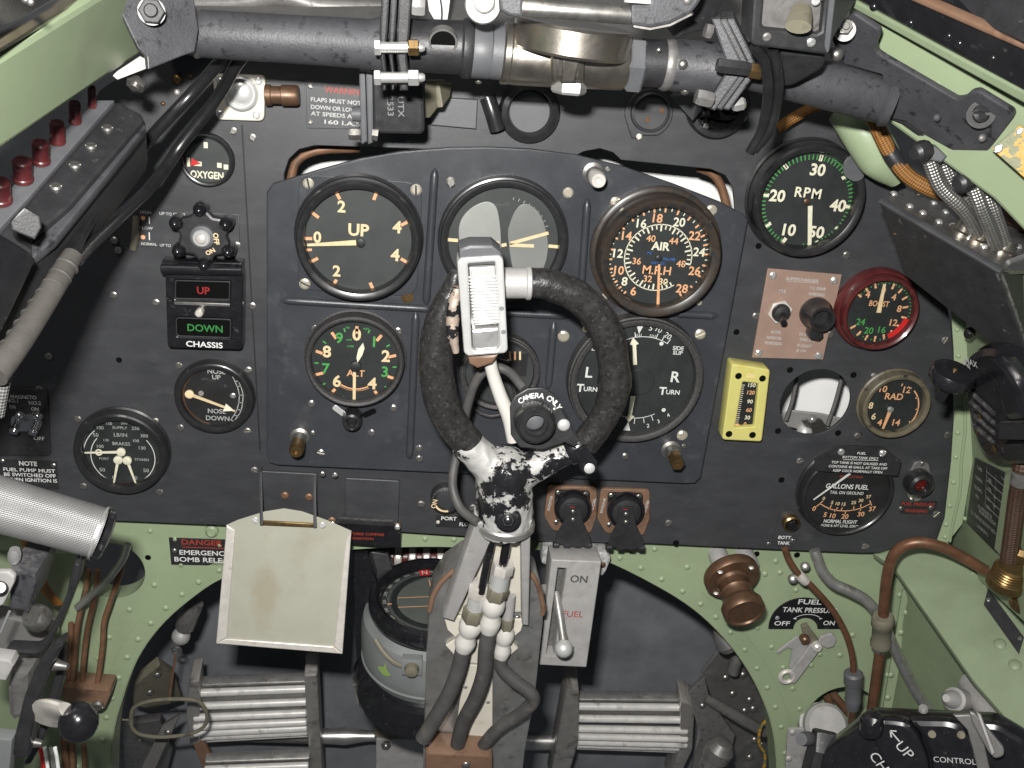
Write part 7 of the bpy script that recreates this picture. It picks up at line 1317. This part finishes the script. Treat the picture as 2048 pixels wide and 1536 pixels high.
f_ = F3((*Z11(240, 1270), .004), (*Z11(380, 1270), .004), (*Z11(220, 1500), .004)); t = thing('zinc_bracket', 'pale riveted metal bracket at the foot of the right frame', 'bracket', f_); g = G(); g.plate(rnd(f_.pl([Z11(240, 1268), Z11(385, 1268), Z11(330, 1620), Z11(215, 1620)]), .002), 0, .003, .0008); part('plate', g, 'alupaint', t); puts('rivet', 'alupaint', t, f_, [Z11(275, 1305), Z11(250, 1475)], 7, .003)

# ---- primer pump
t = wthing('primer_pump', 'copper coloured primer pump knob below the panel', 'primer pump', W(1460, 1170, -.01)); A = W(1450, 1140, .012); d = Vector((.02, -.075, -.030)); k = mpp(1460, 1160, -.02)
for p in [(1425, 1085), (1478, 1085)]: g = G(); g.axis(W(*p, .03), W(p[0]+22, p[1]+50, .005), [(20*k, 0), (20*k, 1)], 20); wpart('barrel', g, 'alupaint', t)
fp = Fr(W(1462, 1150, -.005), CR, Vector((.12, -1, -.25))); g = G(); g.lathe([(54*k, -.003), (56*k, -.001), (56*k, .004), (53*k, .006), (30*k, .006)], seg=44); g.v = [tuple(fp.M @ Vector(v)) for v in g.v]; wpart('flange', g, 'copper', t)
for i in range(4): a = math.radians(45+i*90); q = fp.M @ Vector((45*k*math.cos(a), 45*k*math.sin(a), .006)); o = put('rivet', 'tin', t, 0, 0, 0, 6*k, name='flange_screw'); o.location = q-Vector(t.matrix_world.translation)
fp2 = Fr(W(1468, 1172, -.015), CR, Vector((.10, -1, -.28))); g = G(); g.lathe([(33*k, -.010), (34*k, -.004), (30*k, -.002), (30*k, .004), (33*k, .006), (29*k, .009), (29*k, .014), (37*k, .017), (41*k, .020), (41*k, .027), (38*k, .029), (34*k, .029), (32*k, .0275)], seg=44); g.v = [tuple(fp2.M @ Vector(v)) for v in g.v]; wpart('knob', g, 'copper', t)
# ---- fuel tank pressure placard and lever
fr = Fr(W(1612, 1245, BY), Vector((1, 0, 0)), Vector((0, -1, 0))); t = thing('tank_pressure_placard', 'black half-moon FUEL TANK PRESSURE placard on green frame', 'placard', fr); c = fr.at(*Z11(352, 634)); k = fr.k(1612, 1245)*1/.31*.31
oc = [fr.at(*Z11(352+235*math.cos(math.radians(a)), 634-200*math.sin(math.radians(a)))).to_2d() for a in range(0, 181, 6)]; ic = [fr.at(*Z11(355+78*math.cos(math.radians(a)), 634-72*math.sin(math.radians(a)))).to_2d() for a in range(180, -1, -9)]
g = G(); g.plate(oc+ic, 0, .0014, .0003); part('plate', g, 'blackgloss', t); md = MD(); I = md['ink']
for s_, x, y, h, w in [('FUEL', 388, 464, 11, 47), ('TANK PRESSURE', 385, 517, 11, 108), ('OFF', 207, 602, 10, 31), ('ON', 510, 600, 10, 23)]: tx(I, fr, s_, *Z11(x, y), h, .0017, bold=.015, wpx=w)
cq = cat_rom([fr.at(*Z11(x, y), .0017) for x, y in [(285, 568), (330, 550), (375, 545), (420, 550), (462, 570)]], 5)
for a, b in zip(cq, cq[1:]): I.line(a, b, .0006, .0017)
for x, s_ in ((278, -1), (468, 1)): I.flat([fr.at(*Z11(x+dx*s_, 572+dy), .0017).to_2d() for dx, dy in ((0, 0), (-22, -14), (-20, 6))][::s_], .0017)
marks(t, md); puts('screw', 'alubright', t, fr, [Z11(175, 566)], 4.5, .0014)
t = thing('tank_pressure_lever', 'worn grey cock lever with ring end under the placard', 'lever', fr)
g = G(); g.plate(rnd(fr.pl([Z11(170, 790), Z11(300, 690), Z11(350, 690), Z11(400, 740), Z11(330, 870), Z11(300, 930), Z11(255, 890), Z11(275, 770), Z11(240, 760), Z11(185, 800)], .004), .001), .002, .004, .0006); part('pointer_plate', g, 'alupaint', t)
ring = fr.at(*Z11(243, 955), .008); k = fr.k(1575, 1356); g = G(); g.torus(13*k, 4.5*k, .006, ring.x, ring.y, 32, 10); part('ring_end', g, 'tin', t)
g = G(); g.plate(rnd(fr.pl([Z11(395, 735), Z11(460, 745), Z11(440, 790), Z11(290, 990), Z11(265, 985), Z11(255, 925)], .007), .002), .0045, .0075, .0008); part('arm', g, 'alupaint', t)
g = G(); g.plate(rnd(fr.pl([Z11(455, 690), Z11(530, 665), Z11(560, 700), Z11(545, 750), Z11(500, 765), Z11(460, 745), Z11(440, 720)], .006), .002), .003, .0065, .001); part('thumb_tab', g, 'alupaint', t)
g = G(); g.plate(rnd(fr.pl([Z11(330, 620), Z11(370, 605), Z11(400, 650), Z11(440, 700), Z11(395, 730), Z11(350, 690)], .004), .001), .001, .005, .0006); part('hub_plate', g, 'olive', t)
for x, y, m in [(355, 708, 'copper'), (432, 755, 'tin')]: q = fr.at(*Z11(x, y), .008); g = G(); g.lathe([(9*k, .004), (9*k, .010), (6*k, .0115)], q.x, q.y, 18); part('pivot', g, m, t)
# ---- undercarriage control box, bottom right corner
t = wthing('undercarriage_control', 'black undercarriage control box lettered UP and CONTROL', 'control box', W(1900, 1600, -.2)); CP = ((1660, 1480, -.185), (2048, 1480, -.235), (1700, 1700, -.215))
slab('housing', [Z11(470, 1440), Z11(745, 1225), Z11(790, 1212), Z11(1290, 1235), Z11(1600, 1250), Z11(1800, 1370), Z11(1800, 1900), Z11(380, 1900)], CP, .022, 'blackgloss', t, .004, rad=.004)
slab('quadrant_ring', [Z11(790, 1225), Z11(900, 1225), Z11(1010, 1240), Z11(1090, 1330), Z11(1150, 1480), Z11(1180, 1700), Z11(900, 1800), Z11(860, 1500), Z11(800, 1380)], CP, .012, 'blackgloss', t, .003, n0=.008, rad=.004)
slab('drum', [Z11(1010, 1225), Z11(1280, 1230), Z11(1370, 1260), Z11(1440, 1400), Z11(1480, 1700), Z11(1200, 1800), Z11(1160, 1450), Z11(1090, 1310)], CP, .010, 'blackgloss', t, .004, n0=.005, rad=.006)
slab('latch_block', [Z11(700, 1220), Z11(780, 1200), Z11(850, 1225), Z11(862, 1300), Z11(840, 1370), Z11(740, 1375), Z11(690, 1330)], CP, .016, 'blackgloss', t, .006, n0=.016, rad=.006)
f_ = F3(*CP); g = G()
for s_, x, y, h, r, n in [('UP', 1000, 1420, 24, -55, .0085), ('CHASSIS', 905, 1590, 24, -62, .0085), ('CONTROL', 1320, 1487, 13, -4, .0055)]: q = f_.at(*Z11(x, y), n); k = f_.k(1800, 1500); g.text(s_, q.x, q.y, h*k*.9, n, math.radians(r), -.004)
for a, b in [((905, 1295), (965, 1365)), ((905, 1295), (945, 1298)), ((905, 1295), (912, 1338))]: g.line(f_.at(*Z11(*a), .0085), f_.at(*Z11(*b), .0085), .0009, .0085)
g.v = [tuple(f_.M @ Vector(v)) for v in g.v]; wpart('lettering', g, 'inkdim', t)
for x, y in [(1175, 1315), (1362, 1320)]: q = f_.M @ f_.at(*Z11(x, y), .005); k = f_.k(1860, 1470); g = G(); g.axis(q-f_.n*.002, q+f_.n*.001, [(8*k, 0), (8*k, 1)], 18); wpart('brass_plug', g, 'olive', t)
slab('lever_blade', [Z11(1410, 1170), Z11(1450, 1180), Z11(1640, 1410), Z11(1640, 1460), Z11(1580, 1480), Z11(1540, 1440), Z11(1430, 1240)], CP, .004, 'darkmetal', t, .0012, n0=.022, rad=.002); slab('lever_blade', [Z11(1460, 1180), Z11(1490, 1200), Z11(1580, 1440), Z11(1560, 1460)], CP, .004, 'alupaint', t, .0012, n0=.026)
slab('gap_plate', [Z11(1310, 1195), Z11(1420, 1190), Z11(1500, 1330), Z11(1560, 1600), Z11(1480, 1600), Z11(1400, 1290)], CP, .004, 'darkmetal', t, .001, n0=.002)
slab('left_arm', [Z11(395, 1270), Z11(430, 1300), Z11(420, 1430), Z11(360, 1620), Z11(300, 1620), Z11(350, 1420)], ((*Z11(400, 1270), -.16), (*Z11(430, 1300), -.17), (*Z11(330, 1550), -.17)), .02, 'black', t, .003); wax('arm_bolt', (*Z11(330, 1350), -.175), (*Z11(400, 1345), -.165), [(12, 0), (14, .3), (14, .7), (10, 1)], 'greybox', t, 12)
wax('top_bolt', (*Z11(1118, 1165), -.205), (*Z11(1118, 1140), -.205), [(9, 0), (9, .5), (7, 1)], 'alubright', t, 8)
t = wthing('pipe_fitting', 'grey round pipe fitting above the undercarriage box', 'fitting', W(1920, 1400, -.10)); wax('nipple', (*Z11(1390, 1105), -.10), (*Z11(1265, 1085), -.115), [(17, 0), (22, .2), (22, .6), (17, .65), (14, .85), (7, 1)], 'alupaint', t, 24); wax('pipe', (*Z11(1420, 980), -.085), (*Z11(1580, 1220), -.13), [(22, 0), (24, .1), (24, 1)], 'alupaint', t, 24)
